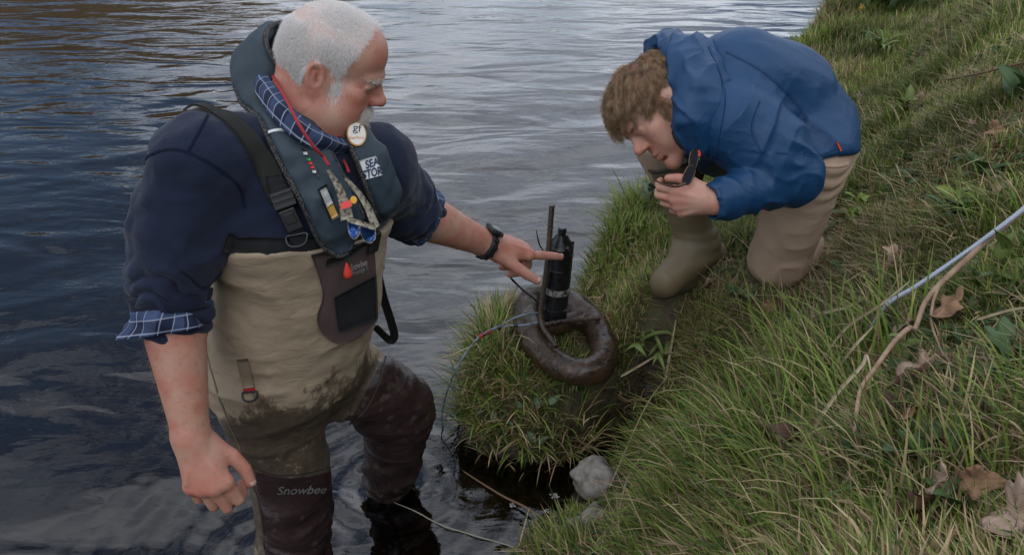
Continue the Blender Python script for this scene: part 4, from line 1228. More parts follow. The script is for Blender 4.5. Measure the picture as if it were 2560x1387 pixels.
# round badge on the far lobe
bp_, bn = on(BL, 891, 336, .0015)
bx = nrm(CR - bn * (CR @ bn)); by = np.cross(bn, bx)
def disc(name, c, x, y, n, rx, ry, th, mat, parent, seg=28):
    a = np.linspace(0, 2 * PI, seg, endpoint=False)
    top = c + n * th + rx * np.cos(a)[:, None] * x + ry * np.sin(a)[:, None] * y; bot = top - n * (th + .001)
    f = [list(range(seg)), list(range(2 * seg - 1, seg - 1, -1))] + [[k, k + seg, (k + 1) % seg + seg, (k + 1) % seg] for k in range(seg)]
    return link(name, mesh_any(name, np.concatenate([top, bot]), f, False), mat, parent)
gold = M('badge_gold', (.45, .22, .05), .5, .4).m
badge = disc('badge', bp_, bx, by, bn, .019, .026, .0012, gold, lj)
disc('badge_face', bp_ + bn * .0013, bx, by, bn, .0168, .0235, .0005, M('badge_cream', (.62, .58, .50), .5, .4).m, badge)
v_, f_ = text_geo('Gael Force'); ex = v_.max(0) - v_.min(0); v_ = (v_ - v_.min(0)) / ex[0] * .030; v_[:, 0] -= .015
link('print', mesh_any('t', bp_ + bn * .0024 + v_[:, :1] * nrm(bx + .25 * by) + (v_[:, 1:2] * 1.25 - .012) * by, f_, False), M('print_orange', (.55, .16, .02), .6, .3).m, badge)
v_, f_ = text_geo('gf'); ex = v_.max(0) - v_.min(0); v_ = (v_ - v_.min(0)) / ex[0] * .017; v_[:, 0] -= .0085
link('print', mesh_any('t', bp_ + bn * .0024 + v_[:, :1] * bx + (v_[:, 1:2] - .001) * by, f_, False), navyi, badge)
# woven tab with coloured marks, and the clear gauge window, on the near lobe
tabp = patch('woven_tab', BL, [(753, 372), (766, 376), (800, 437), (797, 449)], 8, 3, .0008, blackp, lj, .0008)
for k, (mx_, my_, cc) in enumerate(((762, 383, (.6, .6, .58)), (770, 398, (.05, .35, .12)), (774, 408, (.55, .05, .04)), (779, 418, (.55, .05, .04)), (784, 428, (.6, .6, .58)))):
    patch('woven_mark', BL, [(mx_ - 5, my_ - 3), (mx_ + 5, my_ - 3), (mx_ + 6, my_ + 4), (mx_ - 3, my_ + 4)], 2, 2, .0006, M('mark', cc, .6, .3).m, tabp, .0018)
win = patch('gauge_window', BL, [(793, 474), (815, 460), (850, 540), (826, 555)], 8, 4, .0016, blackp, lj, .001)
patch('window_card', BL, [(799, 478), (813, 469), (830, 507), (815, 518)], 5, 3, .0005, M('card_grey', (.42, .42, .40), .35, .5).m, win, .0030)
patch('window_card', BL, [(815, 518), (830, 507), (844, 537), (829, 547)], 5, 3, .0005, M('card_yellow', (.50, .28, .06), .35, .5).m, win, .0030)
# ---- pocket on the chest of the waders
def patch_rows(name, bvh, rows, m, th, mat, parent, off=0.0, n=26, relax=2):
    r = spline(np.asarray(rows, float), n)
    G = np.full((n, m, 3), np.nan); N = np.zeros((n, m, 3))
    for i in range(n):
        for j in range(m):
            w = j / (m - 1); a = r[i]
            h, nn = hit(bvh, a[0] * (1 - w) + a[2] * w, a[1] * (1 - w) + a[3] * w)
            if h is not None: G[i, j] = h; N[i, j] = nn
    for i in range(n):
        ok = ~np.isnan(G[i, :, 0])
        if not ok.any(): continue
        for j in np.where(~ok)[0]:
            k = np.where(ok)[0][np.argmin(abs(np.where(ok)[0] - j))]; k2 = max(k - 1, 0) if j > k else min(k + 1, m - 1)
            step = .006 if j > k else -.006
            G[i, j] = G[i, k] + (CF * .006) * abs(j - k) + CR * 0; N[i, j] = N[i, k]
    for _ in range(relax):
        G2 = G.copy(); G2[1:-1, 1:-1] = (G[:-2, 1:-1] + G[2:, 1:-1] + G[1:-1, :-2] + G[1:-1, 2:]) / 4; G = G2
        N2 = N.copy(); N2[1:] += N[:-1]; N2[:-1] += N[1:]; N2[:, 1:] += N[:, :-1]; N2[:, :-1] += N[:, 1:]; N = nrm(N2)
    v, f = slab(G + N * off, N, th)
    return link(name, mesh_any(name, v, f), mat, parent)
mauve = M('mauve_panel', (.085, .055, .050), .8, .3); mauve.color(mauve.mix(mauve.noise(6, 4), (.095, .062, .056), (.070, .046, .043))); mauve.bump(mauve.noise(700, 2), .4, .0006)
pocket = patch_rows('chest_pocket', BW, [(776, 636, 930, 600), (796, 690, 934, 650), (806, 740, 938, 710), (792, 790, 940, 770), (800, 825, 936, 805), (825, 850, 900, 838), (845, 857, 870, 852)], 20, .003, mauve.m, waders, .0015)
BP = bvh_of(waders, pocket)
zipm = M('zip_black', (.012, .012, .013), .6, .4)
ribbon('zip', BP, [(815, 658), (850, 646), (885, 628), (915, 606)], .016, .0018, zipm.m, pocket, 20, 3, .001, 2)
meshm = M('black_mesh', (.012, .012, .013), .9, .2)
ch = meshm.n('ShaderNodeTexChecker'); ch.inputs['Scale'].default_value = 900; meshm.l(meshm.coord(), ch.inputs['Vector']); meshm.color(meshm.mix(ch.outputs['Fac'], (.008, .008, .009), (.03, .03, .032))); meshm.bump(ch.outputs['Fac'], .5, .0006)
mp_ = patch_rows('mesh_pocket', BP, [(835, 742, 934, 690), (838, 770, 936, 725), (842, 800, 937, 762), (848, 828, 938, 800)], 14, .0022, meshm.m, pocket, .0012, 16)
printg = M('print_grey', (.30, .28, .26), .6, .3).m
lettering('print', BP, 'Snowbee', [(872, 660), (914, 645), (917, 661), (875, 678)], printg, pocket, .0024, .02, .3)
lettering('print', BP, 'Prestige S', [(878, 678), (916, 662), (919, 675), (881, 692)], printg, pocket, .0024)
lettering('print', BW, 'Snowbee', [(690, 1214), (816, 1210), (815, 1232), (694, 1234)], M('print_faded', (.17, .155, .14), .6, .3).m, waders, .0022, .01, .4)
# strap, buckle and loose tail at the far side of the pocket
plate('buckle', BP, 926, 600, R_(-60), .022, .012, .006, blackp, man, .010)
tail0 = [P(938, 600, 1.93), P(950, 640, 1.94), P(945, 680, 1.95), P(957, 740, 1.985), P(976, 800, 2.02), P(985, 838, 2.045), P(972, 848, 2.05), P(935, 815, 1.99)]
tl = spline(tail0, 44)
Tt = nrm(np.gradient(tl, axis=0)); Ns = nrm(np.cross(Tt, CF + .35 * CR)); 
G = tl[:, None] + Ns[:, None] * (np.linspace(-.011, .011, 4))[None, :, None]; Nn = np.repeat(nrm(np.cross(Ns, Tt))[:, None], 4, 1)
v, f = slab(G, Nn, .0022); link('strap_tail', mesh_any('strap_tail', v, f), web.m, man)
v, f = boxm(P(948, 650, 1.935), (.012, .006, .022), TR); o = link('buckle', mesh_any('b', v, f, False), blackp, man); bevel_mod(o, .003)
# red float on the pull cord
v1 = P(860, 640, 1.715); 
pz, nzz = on(BP, 860, 668, .012)
prof = [(0, .0012), (.006, .0034), (.014, .006), (.022, .0084), (.029, .0088), (.034, .006), (.0365, .0015)]
pts = [pz + TU * .017 - TU * h for h, r in prof]
v, f = tube(np.array(pts), [r for h, r in prof], 16)
redf = M('red_float', (.62, .045, .03), .45, .4).m
lnk = link('pull_float', mesh_any('pull_float', v, f), redf, lj)
tube_obj('pull_cord', [pz + TU * .016, pz + TU * .028 - nzz * .003, on(BP, 858, 632, .01)[0]], .0015, blackp, lj, 6, 12)
# D-ring tab on the thigh
tb = patch('ring_tab', BW, [(594, 897), (622, 893), (638, 968), (610, 972)], 8, 4, .003, M('tan_tab', (.235, .18, .115), .8, .3).m, waders, .001)
redw = M('red_webbing', (.45, .02, .03), .7, .3).m
patch('red_loop', BW, [(611, 970), (637, 966), (639, 979), (613, 983)], 3, 4, .0045, redw, waders, .001)
p, n = on(BW, 626, 978, .006)
dring('ring', p, nrm(CR * .98 + CU * .06), CU, .0145, .020, .0024, blackp, waders)
# seams on the waders
thr = M('thread', (.15, .115, .075), .8, .2).m; thr2 = M('thread_dark', (.05, .04, .03), .8, .2).m
for pl in ([(498, 740), (508, 830), (530, 930), (566, 1040), (600, 1120), (612, 1160)], [(615, 1165), (640, 1230), (655, 1300), (660, 1370)], [(610, 1155), (680, 1186), (760, 1184), (836, 1166)], [(965, 890), (945, 960), (915, 1020), (872, 1062)]):
    ribbon('seam', BW, pl, .0045, .0008, thr if pl[0][1] < 800 else thr2, waders, 40, 3, .0005, 2)

# ---- watch
ax = nrm(A['wrL'] - A['elL']); wc = A['wrL'] - ax * .012
b1 = nrm(ZL - ax * (ZL @ ax)); b2 = np.cross(ax, b1)
wat = empty('wristwatch', wc, 'black digital sports watch on the wrist of the pointing arm', 'watch')
rw = .0365
th_ = np.linspace(0, 2 * PI, 40, endpoint=False)
Vv = []
for (o_, r_) in ((-.010, rw - .003), (-.010, rw + .0025), (-.004, rw + .004), (.004, rw + .004), (.010, rw + .0025), (.010, rw - .003)):
    Vv.append(wc + ax * o_ + r_ * (np.cos(th_)[:, None] * b1 * .96 + np.sin(th_)[:, None] * b2 * 1.06))
f = []
for i_ in range(6):
    for j_ in range(40): f.append([i_ * 40 + j_, i_ * 40 + (j_ + 1) % 40, ((i_ + 1) % 6) * 40 + (j_ + 1) % 40, ((i_ + 1) % 6) * 40 + j_])
rub = M('black_rubber', (.012, .012, .013), .55, .4).m
link('band', mesh_any('band', np.concatenate(Vv), f), rub, wat)
for k in range(9):
    a_ = .75 + k * .52
    if a_ > 5.6: break
    c = wc + (rw + .005) * (math.cos(a_) * b1 * .96 + math.sin(a_) * b2 * 1.06)
    nn = nrm(math.cos(a_) * b1 + math.sin(a_) * b2); v, f = boxm(c, (.0095, .0045, .0018), np.stack([ax, np.cross(nn, ax), nn], 1)); o = link('band_link', mesh_any('l', v, f, False), rub, wat); bevel_mod(o, .001)
cc = wc + b1 * (rw + .006)
Rw = np.stack([ax, b2, b1], 1)
v, f = boxm(cc, (.021, .020, .0065), Rw); o = link('case', mesh_any('case', v, f, False), rub, wat); bevel_mod(o, .006, 3)
v, f = boxm(cc + b1 * .0068, (.013, .012, .0012), Rw); o = link('dial', mesh_any('dial', v, f, False), M('lcd', (.10, .11, .095), .15, .5).m, wat); bevel_mod(o, .001)
for s1 in (1, -1):
    for s2 in (1, -1):
        v, f = boxm(cc + ax * s1 * .012 + b2 * s2 * .021, (.0035, .003, .003), Rw); o = link('button', mesh_any('bt', v, f, False), rub, wat); bevel_mod(o, .001)

# ---- red cord round the neck carrying sunglasses
sg = empty('sunglasses', P(900, 545, 1.72), 'mirrored sunglasses with patterned frame hanging on a red neck cord', 'sunglasses')
redc = M('red_cord', (.42, .03, .035), .7, .3); wv = redc.n('ShaderNodeTexWave'); wv.inputs['Scale'].default_value = 120; redc.l(redc.coord(), wv.inputs['Vector']); redc.bump(wv.outputs['Fac'], .6, .001); redc.color(redc.mix(wv.outputs['Fac'], (.42, .03, .035), (.25, .03, .03)))
BB = bvh_of(sweat, lj)
def drape(pl, off, n=30, dfl=None):
    pp = spline(np.asarray(pl, float), n); out = []
    for a in pp:
        h, nn = hit(BB, a[0], a[1])
        out.append((h + nn * off) if h is not None else (out[-1] if out else P(a[0], a[1], 1.6)))
    out = np.array(out)
    for _ in range(12): out[1:-1] = (out[:-2] + 2 * out[1:-1] + out[2:]) / 4
    return out
nk = [P(760, 150, 1.80), P(705, 140, 1.77), P(672, 165, 1.68), P(690, 205, 1.585), P(717, 252, 1.53), P(748, 312, 1.50), P(785, 368, 1.515)]
lo_ = drape([(800, 395), (815, 420)], .014, 4)
tube_obj('cord', np.concatenate([nk, lo_]), .0030, redc.m, sg, 8, 60)
tube_obj('cord', [P(850, 340, 1.62)] + list(drape([(840, 362), (850, 385), (858, 410), (862, 436)], .014, 8)), .0030, redc.m, sg, 8, 30)
frm = M('patterned_frame', (.28, .24, .17), .45, .4); frm.color(frm.ramp(frm.noise(140, 4), [(.35, (.06, .05, .035)), (.5, (.30, .26, .19)), (.68, (.45, .42, .34))]))
dgl = (pix(lo_[-1])[2])
tipA, tipB = P(820, 425, dgl - .010), P(864, 445, dgl + .01)
hA, hB = P(868, 548, dgl + .030), P(940, 570, dgl + .055)
def temple(a, b, w0, w1, name):
    u = np.linspace(0, 1, 14); c = a[None] * (1 - u)[:, None] + b[None] * u[:, None] + (CR * .006 + CU * .004)[None] * np.sin(PI * u)[:, None]
    T = nrm(b - a); S = nrm(np.cross(T, CF)); w = np.linspace(w0, w1, 14)
    G = c[:, None] + S[None, None] * (np.array([-.5, 0, .5])[None, :, None] * w[:, None, None]); N = np.repeat(np.repeat((-CF)[None, None], 14, 0), 3, 1)
    v, f = slab(G, N, .003); return link(name, mesh_any(name, v, f), frm.m, sg)
temple(tipA, hA, .006, .024, 'temple'); temple(tipB, hB, .006, .016, 'temple')
lens = M('mirror_lens', (.02, .06, .20), .08, .8, .7)
u = np.linspace(0, 1, 22)
crv = hA[None] * (1 - u)[:, None] + hB[None] * u[:, None] - (CF * .018)[None] * np.sin(PI * u)[:, None] - CU[None] * .002
for nm, z0, z1, mt_, t_ in (('frame_front', .006, -.024, frm.m, .002),):
    pass
G = np.stack([crv + CU * (.007 - .0), crv + CU * .002, crv - CU * .003], 1); v, f = slab(G, np.repeat((-CF)[None, None], 22, 0).repeat(3, 1), .0035); link('brow_bar', mesh_any('brow_bar', v, f), frm.m, sg)
for a_, b_ in ((.04, .47), (.53, .97)):
    uu = np.linspace(a_, b_, 9); cc_ = np.stack([np.interp(uu, u, crv[:, k]) for k in range(3)], 1); e_ = np.sin(PI * np.linspace(.12, .88, 9)) ** .6
    G = np.stack([cc_ - CU * .001, cc_ - CU * (.016 * e_)[:, None], cc_ - CU * (.030 * e_)[:, None] + CF * .003], 1)
    v, f = slab(G, np.repeat((-CF)[None, None], 9, 0).repeat(3, 1), .0018); link('lens', mesh_any('lens', v, f), lens.m, sg)
    tube_obj('rim', list(G[0]) + list(G[1:, 2]) + [G[-1, 1], G[-1, 0]], .0014, frm.m, sg, 6, 40)
# bright tags beside the glasses: a red flag and a yellow dot sticker on the temple
v, f = boxm(P(865, 512, dgl - .004), (.010, .0012, .006), np.stack([nrm(CR + .35 * CU), CF, nrm(CU - .35 * CR)], 1)); link('red_tag', mesh_any('tag', v, f, False), redf, sg)
disc('sticker', P(884, 500, dgl + .006), CR, CU, -CF, .006, .007, .001, M('sticker_yellow', (.6, .32, .02), .5, .4).m, sg)
# ================================================================== YOUNG MAN KNEELING ON THE BANK
SKY_ = skin_mat('fair_skin', (.47, .285, .205), (.45, .18, .125), (.30, .15, .10))
Y = {k: P(*v) for k, v in dict(neck=(1728, 258, 2.02), shL=(1848, 318, 1.98), shR=(1790, 230, 2.26), elL=(1985, 438, 1.99), wrL=(1788, 502, 1.93), elR=(1800, 380, 2.30), wrR=(1762, 372, 2.12),
     chest=(1830, 255, 2.10), waist=(1985, 285, 2.14), pelv=(2055, 345, 2.16), hipL=(2030, 395, 2.11), knL=(1948, 648, 2.36), anL=(2015, 628, 2.56), ftL=(2052, 600, 2.66),
     hipR=(1990, 345, 2.30), knR=(1660, 372, 2.36), anR=(1742, 618, 2.46), toeR=(1650, 705, 2.40), heR=(1775, 655, 2.50)).items()}
YF = CD(-.65, -.75, -.10); YUp = CD(-.75, .65, .05); YLt = nrm(np.cross(YUp, YF)); YUp = np.cross(YF, YLt)
YR = np.stack([YF, YLt, YUp], 1); YS = .985
YO = P(1660, 275, 2.075)
young = empty('person', (Y['knL'][0], Y['knL'][1], .46), 'young man with curly hair in a blue jacket kneeling on the grassy bank', 'person', 'people at the riverside')
FY = Field()
YT = head_prims(FY, YO, YR, YS, nose=.92, brow=.74)
FY.add(chain([YT(-.030, 0, -.015), YT(-.045, 0, -.075), Y['neck']], [.056, .054, .066]), .03)
FY.add(chain([Y['neck'], Y['chest'], Y['waist'], Y['pelv']], [.06, .10, .08, .05]), .05)
FY.add(chain([Y['chest'], Y['shL'], Y['elL'], Y['elL'] * .5 + Y['wrL'] * .5, Y['wrL']], [.06, .05, .040, .040, .028]), .03)
FY.add(chain([Y['chest'], Y['shR'], Y['elR'], Y['wrR']], [.06, .05, .042, .028]), .03)
FY.add(chain([Y['pelv'], Y['hipL'], Y['knL'], Y['anL'], Y['ftL']], [.05, .05, .05, .04, .03]), .03)
FY.add(chain([Y['pelv'], Y['hipR'], Y['knR'], Y['anR']], [.05, .05, .045, .03]), .03)
Xh = nrm(P(1722, 504, 1.955) - Y['wrL']); Zh = CD(.05, -.42, -.90)
sd = 1 if np.cross(Zh, Xh) @ CU > 0 else -1
ytip, yth = hand_prims(FY, Y['wrL'] + Xh * .006, Xh, Zh, sd, [(.45, .75, .4), (.5, .8, .4), (.55, .85, .4), (.6, .9, .4)], [(.80, .55, -.22), (.95, .16, -.22), (.98, -.05, -.20)], .92, .04)
Xr = nrm(P(1722, 350, 2.085) - Y['wrR']); Zr = CD(-.1, .25, -.95)
sd2 = 1 if np.cross(Zr, Xr) @ CU > 0 else -1
ytip2, _ = hand_prims(FY, Y['wrR'], Xr, Zr, sd2, [(1.0, 1.3, .7)] * 4, [(.8, .4, -.4), (.8, 0, -.5), (.8, -.2, -.5)], .84, .04)
def yc(p): return (p - YO) @ YR / YS
def yscalp(c):
    q = yc(c); x, y, z = q[:, 0], q[:, 1], q[:, 2]
    back = (x < -.01) & (z > -.045)
    side_ = (x >= -.01) & (x < .045) & (z > .028 - .55 * np.clip(x - .015, -.02, .02))
    front = (x >= .045) & (z > .052 + .5 * (x - .045))
    burn_ = (np.abs(x - .022) < .012) & (z > -.016) & (np.abs(y) > .055)
    ear = (np.abs(x + .010) < .021) & (z < .030) & (np.abs(y) > .062)
    return (back | side_ | front | burn_) & ~ear
def flush_y(v):
    q = (v - YO) @ YR / YS
    def g(c, r): return np.exp(-(((q - np.array(c)) / r) ** 2).sum(1))
    f = .7 * g((.118, 0, -.02), (.016, .02, .018)) + .55 * g((.075, .045, -.02), (.03, .03, .028)) + .55 * g((.075, -.045, -.02), (.03, .03, .028)) + .75 * g((-.012, .078, 0), (.03, .012, .04)) + .85 * g((.10, 0, -.061), (.012, .022, .010)) + .3 * g((.05, .05, -.05), (.03, .02, .03))
    for t in list(ytip) + list(ytip2): f = f + .5 * np.exp(-((v - t) ** 2).sum(1) / .012 ** 2)
    return np.clip(f, 0, 1)
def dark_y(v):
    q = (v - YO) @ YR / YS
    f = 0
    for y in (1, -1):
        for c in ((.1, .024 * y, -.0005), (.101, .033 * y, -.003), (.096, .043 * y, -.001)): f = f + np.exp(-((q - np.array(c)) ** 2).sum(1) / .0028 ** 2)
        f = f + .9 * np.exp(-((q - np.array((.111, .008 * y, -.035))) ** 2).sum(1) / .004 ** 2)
        f = f + .7 * np.exp(-((q - np.array((-.006, .079 * y, -.006))) ** 2).sum(1) / .006 ** 2)  # nostrils and ear hollow darkened in the skin colour, as painted shade
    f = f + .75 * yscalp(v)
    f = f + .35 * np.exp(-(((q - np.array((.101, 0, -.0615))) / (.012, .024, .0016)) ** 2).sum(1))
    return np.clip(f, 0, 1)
allp = np.array(list(Y.values()) + list(ytip) + [YO])
yv, yq = polygonize(FY, allp.min(0) - .2, allp.max(0) + .22, .0028)
yv = laplace(yv, yq, 1, .4)
me = mesh_np('body', yv, yq); attr(me, 'flush', flush_y(yv)); attr(me, 'dark', dark_y(yv))
link('body', me, SKY_, young)

# ---- curly light brown hair in locks
mhy = M('brown_hair', (.16, .09, .045), .42, .35)
mhy.color(mhy.ramp(mhy.noise(48, 4, .65), [(.30, (.085, .050, .025)), (.48, (.22, .135, .072)), (.68, (.42, .28, .155))]))
yh = yq[np.linalg.norm(yv[yq].mean(1) - YO, axis=1) < .21]
seeds, sn = sample_mesh(yv, yh, 640, yscalp)
strands = 42
n = len(seeds) * strands
idx = np.repeat(np.arange(len(seeds)), strands)
rp = seeds[idx] + RNG.normal(0, .0048, (n, 3)); rn = sn[idx]
q = yc(seeds)
crown = np.array([-.045, 0, .135])
rad_ = q - crown; rad_[:, 1] *= 1.0
flow = nrm(rad_ @ YR.T); flow = nrm(flow - sn * (flow * sn).sum(1)[:, None])
grav = np.array([0, 0, -1.0])
lift = (.55 + .35 * RNG.random(len(seeds)))[:, None]
d0 = nrm(flow * .8 + sn * lift + RNG.normal(0, .25, seeds.shape))
Ls = .042 + .024 * RNG.random(len(seeds)); Ls = Ls * np.where(q[:, 2] < .03, .55, 1.0) * np.where((q[:, 0] < -.05) & (q[:, 2] < .03), .8, 1.0) * np.where((np.abs(q[:, 0] + .005) < .036) & (q[:, 2] < .055), .45, 1.0)
ph = RNG.random(len(seeds)) * 6.28; cs = np.cross(d0, sn)
amp = .006 + .005 * RNG.random(len(seeds)); frq = 3.2 + 2.2 * RNG.random(len(seeds))
jit = RNG.normal(0, .0018, (n, 3)); lj_ = .8 + .4 * RNG.random(n)
def ytips(t):
    L = (Ls[idx] * lj_)[:, None]
    p = rp - (rp - seeds[idx]) * (.7 * t) - sn[idx] * .003 + d0[idx] * L * t * (1 - .12 * t) - sn[idx] * L * .60 * t ** 2.0 + flow[idx] * L * .22 * t * t + grav * L * .12 * t * t
    w = (amp[idx] * t ** .9)[:, None]
    p = p + cs[idx] * (w * np.sin(frq[idx] * t + ph[idx])[:, None]) + sn[idx] * (w * .35 * np.cos(frq[idx] * t * .8 + ph[idx])[:, None])
    return p + jit * t
hair_curves('hair', rp, ytips, mhy.m, young, .00021, 10, .5)
# close under-layer so the scalp does not shine through
rp2, rn2 = sample_mesh(yv, yh, 20000, yscalp)
q2_ = yc(rp2); fl = nrm((q2_ - crown) @ YR.T); fl = nrm(fl - rn2 * (fl * rn2).sum(1)[:, None]); dd2 = nrm(fl * .9 + rn2 * .35 + RNG.normal(0, .25, rp2.shape))
hair_curves('hair', rp2, lambda t: rp2 + dd2 * t * .014, mhy.m, young, .00022, 3)
def ybrow(c):
    q = yc(c); return sum(np.exp(-(((q - np.array((.096, .033 * y, .024))) / (.014, .020, .0036)) ** 2).sum(1)) for y in (1, -1))
rp4, rn4 = sample_mesh(yv, yh, 700, ybrow); sg_ = np.sign(yc(rp4)[:, 1])[:, None]
d4 = nrm(rn4 * .3 + (YR @ np.array([-.1, 1.0, 0])) * sg_ + RNG.normal(0, .22, rp4.shape))
hair_curves('eyebrow', rp4, lambda t: rp4 + d4 * t * .008, mhy.m, young, .00011, 3)

# ---- blue jacket
mjk = M('blue_nylon', (.008, .060, .17), .52, .35)
mjk.color(mjk.mix(mjk.ramp(mjk.noise(4, 4), [(.35, 0.0), (.65, 1.0)]), (.0045, .035, .094), (.0062, .043, .112)))
mjk.bump(mjk.noise(900, 2), .25, .0004); mjk.bump(mjk.noise(9, 3, .5, None, 2.5), .35, .008); mjk.bump(mjk.noise(30, 3, .5, None, 2.0), .2, .003)
FK = Field()
FK.add(chain([P(1788, 250, 2.06), P(1850, 218, 2.09), P(1945, 245, 2.13), P(2012, 318, 2.17)], [.088, .138, .138, .115]), 0)
FK.add(cone(P(1788, 250, 2.06), P(1722, 290, 2.04), .088, .064), .02)
FK.add(ell(P(2008, 330, 2.17), (.12, .11, .11)), .05)
FK.add(ball(Y['hipL'] + CU * .01, .108), .05)
FK.isect(lambda p: (p - P(2080, 392, 2.1)) @ nrm(CR * .16 - CU * .97 + CF * .1), .012)
FK.add(chain([P(1800, 290, 2.02), Y['shL'], Y['shL'] * .45 + Y['elL'] * .55], [.10, .095, .092]), .04)
FK.add(chain([Y['shL'], Y['shL'] * .5 + Y['elL'] * .5, Y['elL'] + CR * -.005], [.088, .090, .072]), .03)
FK.add(chain([Y['elL'] + CR * -.005, Y['elL'] * .5 + Y['wrL'] * .5, Y['elL'] * .03 + Y['wrL'] * .97], [.070, .056, .046]), .012)
FK.add(chain([P(1790, 260, 2.22), Y['shR'], Y['elR'], Y['wrR']], [.09, .085, .07, .05]), .04)
FK.sub(chain([Y['elL'] * .06 + Y['wrL'] * .94, Y['wrL'] + (Y['wrL'] - Y['elL']) * .3], [.036, .042]), .005)
yax = nrm(P(2050, 330, 2.17) - P(1780, 240, 2.06))
def disp_k(v, n):
    px, py, dd = pix(v)
    p2 = np.stack([v @ yax * 5, v @ np.cross(yax, CF) * 9, v @ CF * 5], 1)
    d = .003 * ridge(p2, 2) + .0012 * ridge(v * 14 + 5, 2)
    # tension folds across the armpit and down the back
    a1 = np.exp(-(((px - 1900) / 95) ** 2 + ((py - 300) / 90) ** 2))
    d = d + .012 * a1 * ((1 - np.abs(np.sin((px * .8 + py * .35) / 21 + 1.5 * vnoise(v * 9)))) ** 2 - .3)
    a2 = np.exp(-(((px - 2010) / 70) ** 2 + ((py - 350) / 55) ** 2))
    d = d + .009 * a2 * ((1 - np.abs(np.sin((px * .55 - py * .9) / 22 + 2 * vnoise(v * 7)))) ** 2 - .3)
    ax = Y['elL'] - Y['shL']; t = (v - Y['shL']) @ ax / (ax @ ax)
    ax2 = Y['wrL'] - Y['elL']; t2 = (v - Y['elL']) @ ax2 / (ax2 @ ax2); r2 = np.linalg.norm(v - Y['elL'] - np.clip(t2, 0, 1)[:, None] * ax2, axis=1)
    m2 = (r2 < .10) * sstep(-.1, .1, t2)
    cr_ = lambda x: (1 - np.abs(np.sin(x))) ** 1.8 - .4
    d = d + m2 * .0055 * cr_(t2 * 12 + 2.2 * fbm(v * 10, 2) + (v @ CF) * 14) * sstep(.0, .25, t2)
    r1 = np.linalg.norm(v - Y['shL'] - np.clip(t, 0, 1)[:, None] * ax, axis=1)
    d = d + (r1 < .13) * .0045 * sstep(.35, .8, t) * cr_((v @ nrm(CR * .5 + CU * .85)) * 34 + 2.5 * fbm(v * 8, 2))
    d = d + .0014 * cr_((v @ nrm(np.cross(yax, CF) * .5 + yax)) * 17 + 3 * fbm(v * 5, 2)) * (t2 < .0)
    return d
jacket = sdf_obj('jacket', FK, allp.min(0) - .25, allp.max(0) + .25, .0042, mjk.m, young, disp_k, 2)
# hood, thrown back and bunched round the neck
FH = Field()
FH.add(chain([P(1640, 128, 2.16), P(1668, 118, 2.12), P(1712, 165, 2.01), P(1735, 235, 1.945), P(1722, 300, 1.935), P(1712, 330, 1.955)], [.030, .040, .044, .042, .036, .026]), 0)
FH.add(chain([P(1668, 120, 2.18), P(1700, 150, 2.22), P(1740, 190, 2.2)], [.04, .05, .06]), .04)
FH.add(chain([P(1715, 150, 2.05), P(1765, 205, 1.985), P(1775, 270, 1.955), P(1745, 330, 1.955)], [.050, .055, .050, .030]), .025)
FH.add(ell(P(1750, 170, 2.09), (.09, .09, .07)), .05)
FH.sub(chain([P(1650, 175, 2.11), P(1678, 240, 2.05), P(1668, 300, 2.04)], [.055, .056, .05]), .015)
FH.add(chain([P(1738, 255, 1.965), P(1735, 310, 1.965), P(1748, 358, 1.975)], [.040, .044, .034]), .025)
def disp_h(v, n):
    px, py, dd = pix(v)
    return .008 * ((1 - np.abs(np.sin((px - .25 * py) / 24 + 2.6 * fbm(v * 8, 2)))) ** 2.5 - .3) + .003 * ridge(v * 14, 2)
hood = sdf_obj('hood', FH, np.array([.12, 1.55, .75]), np.array([.75, 2.55, 1.45]), .0042, mjk.m, young, disp_h, 1)
BK = bvh_of(jacket, hood)
oran = M('orange_pull', (.62, .06, .02), .5, .4).m
ribbon('zip_pull', BK, [(2092, 356), (2098, 366), (2102, 376)], .0045, .002, oran, jacket, 8, 3, .002, 1)
tube_obj('zip_pull', [P(1741, 368, 1.955), P(1747, 378, 1.952), P(1748, 392, 1.95)], [.003, .005, .004], oran, jacket, 8, 12)
tube_obj('pull_end', [P(1748, 392, 1.95), P(1747, 404, 1.95)], .0035, blackp, jacket, 8, 4)
c_, n_ = on(BK, 1655, 143, .002)
disc('snap', c_, nrm(np.cross(n_, CU)), nrm(np.cross(n_, np.cross(n_, CU))), n_, .007, .007, .002, blackp, hood, 16)
# dark collar lining near the chin
band_obj('collar_lining', [(1690, 318, 2.0), (1698, 340, 1.985), (1712, 352, 1.98), (1728, 350, 1.985)], [(1688, 345, 2.005), (1704, 372, 1.985), (1724, 380, 1.98), (1738, 372, 1.985)], M('dark_lining', (.02, .018, .02), .8, .2).m, jacket, .003, 20, 6, .008, YO)
seamb = M('blue_seam', (.005, .034, .10), .55, .3).m
for pl in ([(1772, 118), (1800, 180), (1812, 250), (1800, 330), (1790, 400)], [(1815, 130), (1900, 175), (1975, 240), (2020, 300)], [(2010, 385), (2050, 388), (2100, 374)], [(1900, 255), (1880, 320), (1900, 380)], [(1800, 470), (1804, 485), (1800, 500)]):
    ribbon('seam', BK, pl, .0045, .0012, seamb, jacket, 40, 3, .0004, 2)
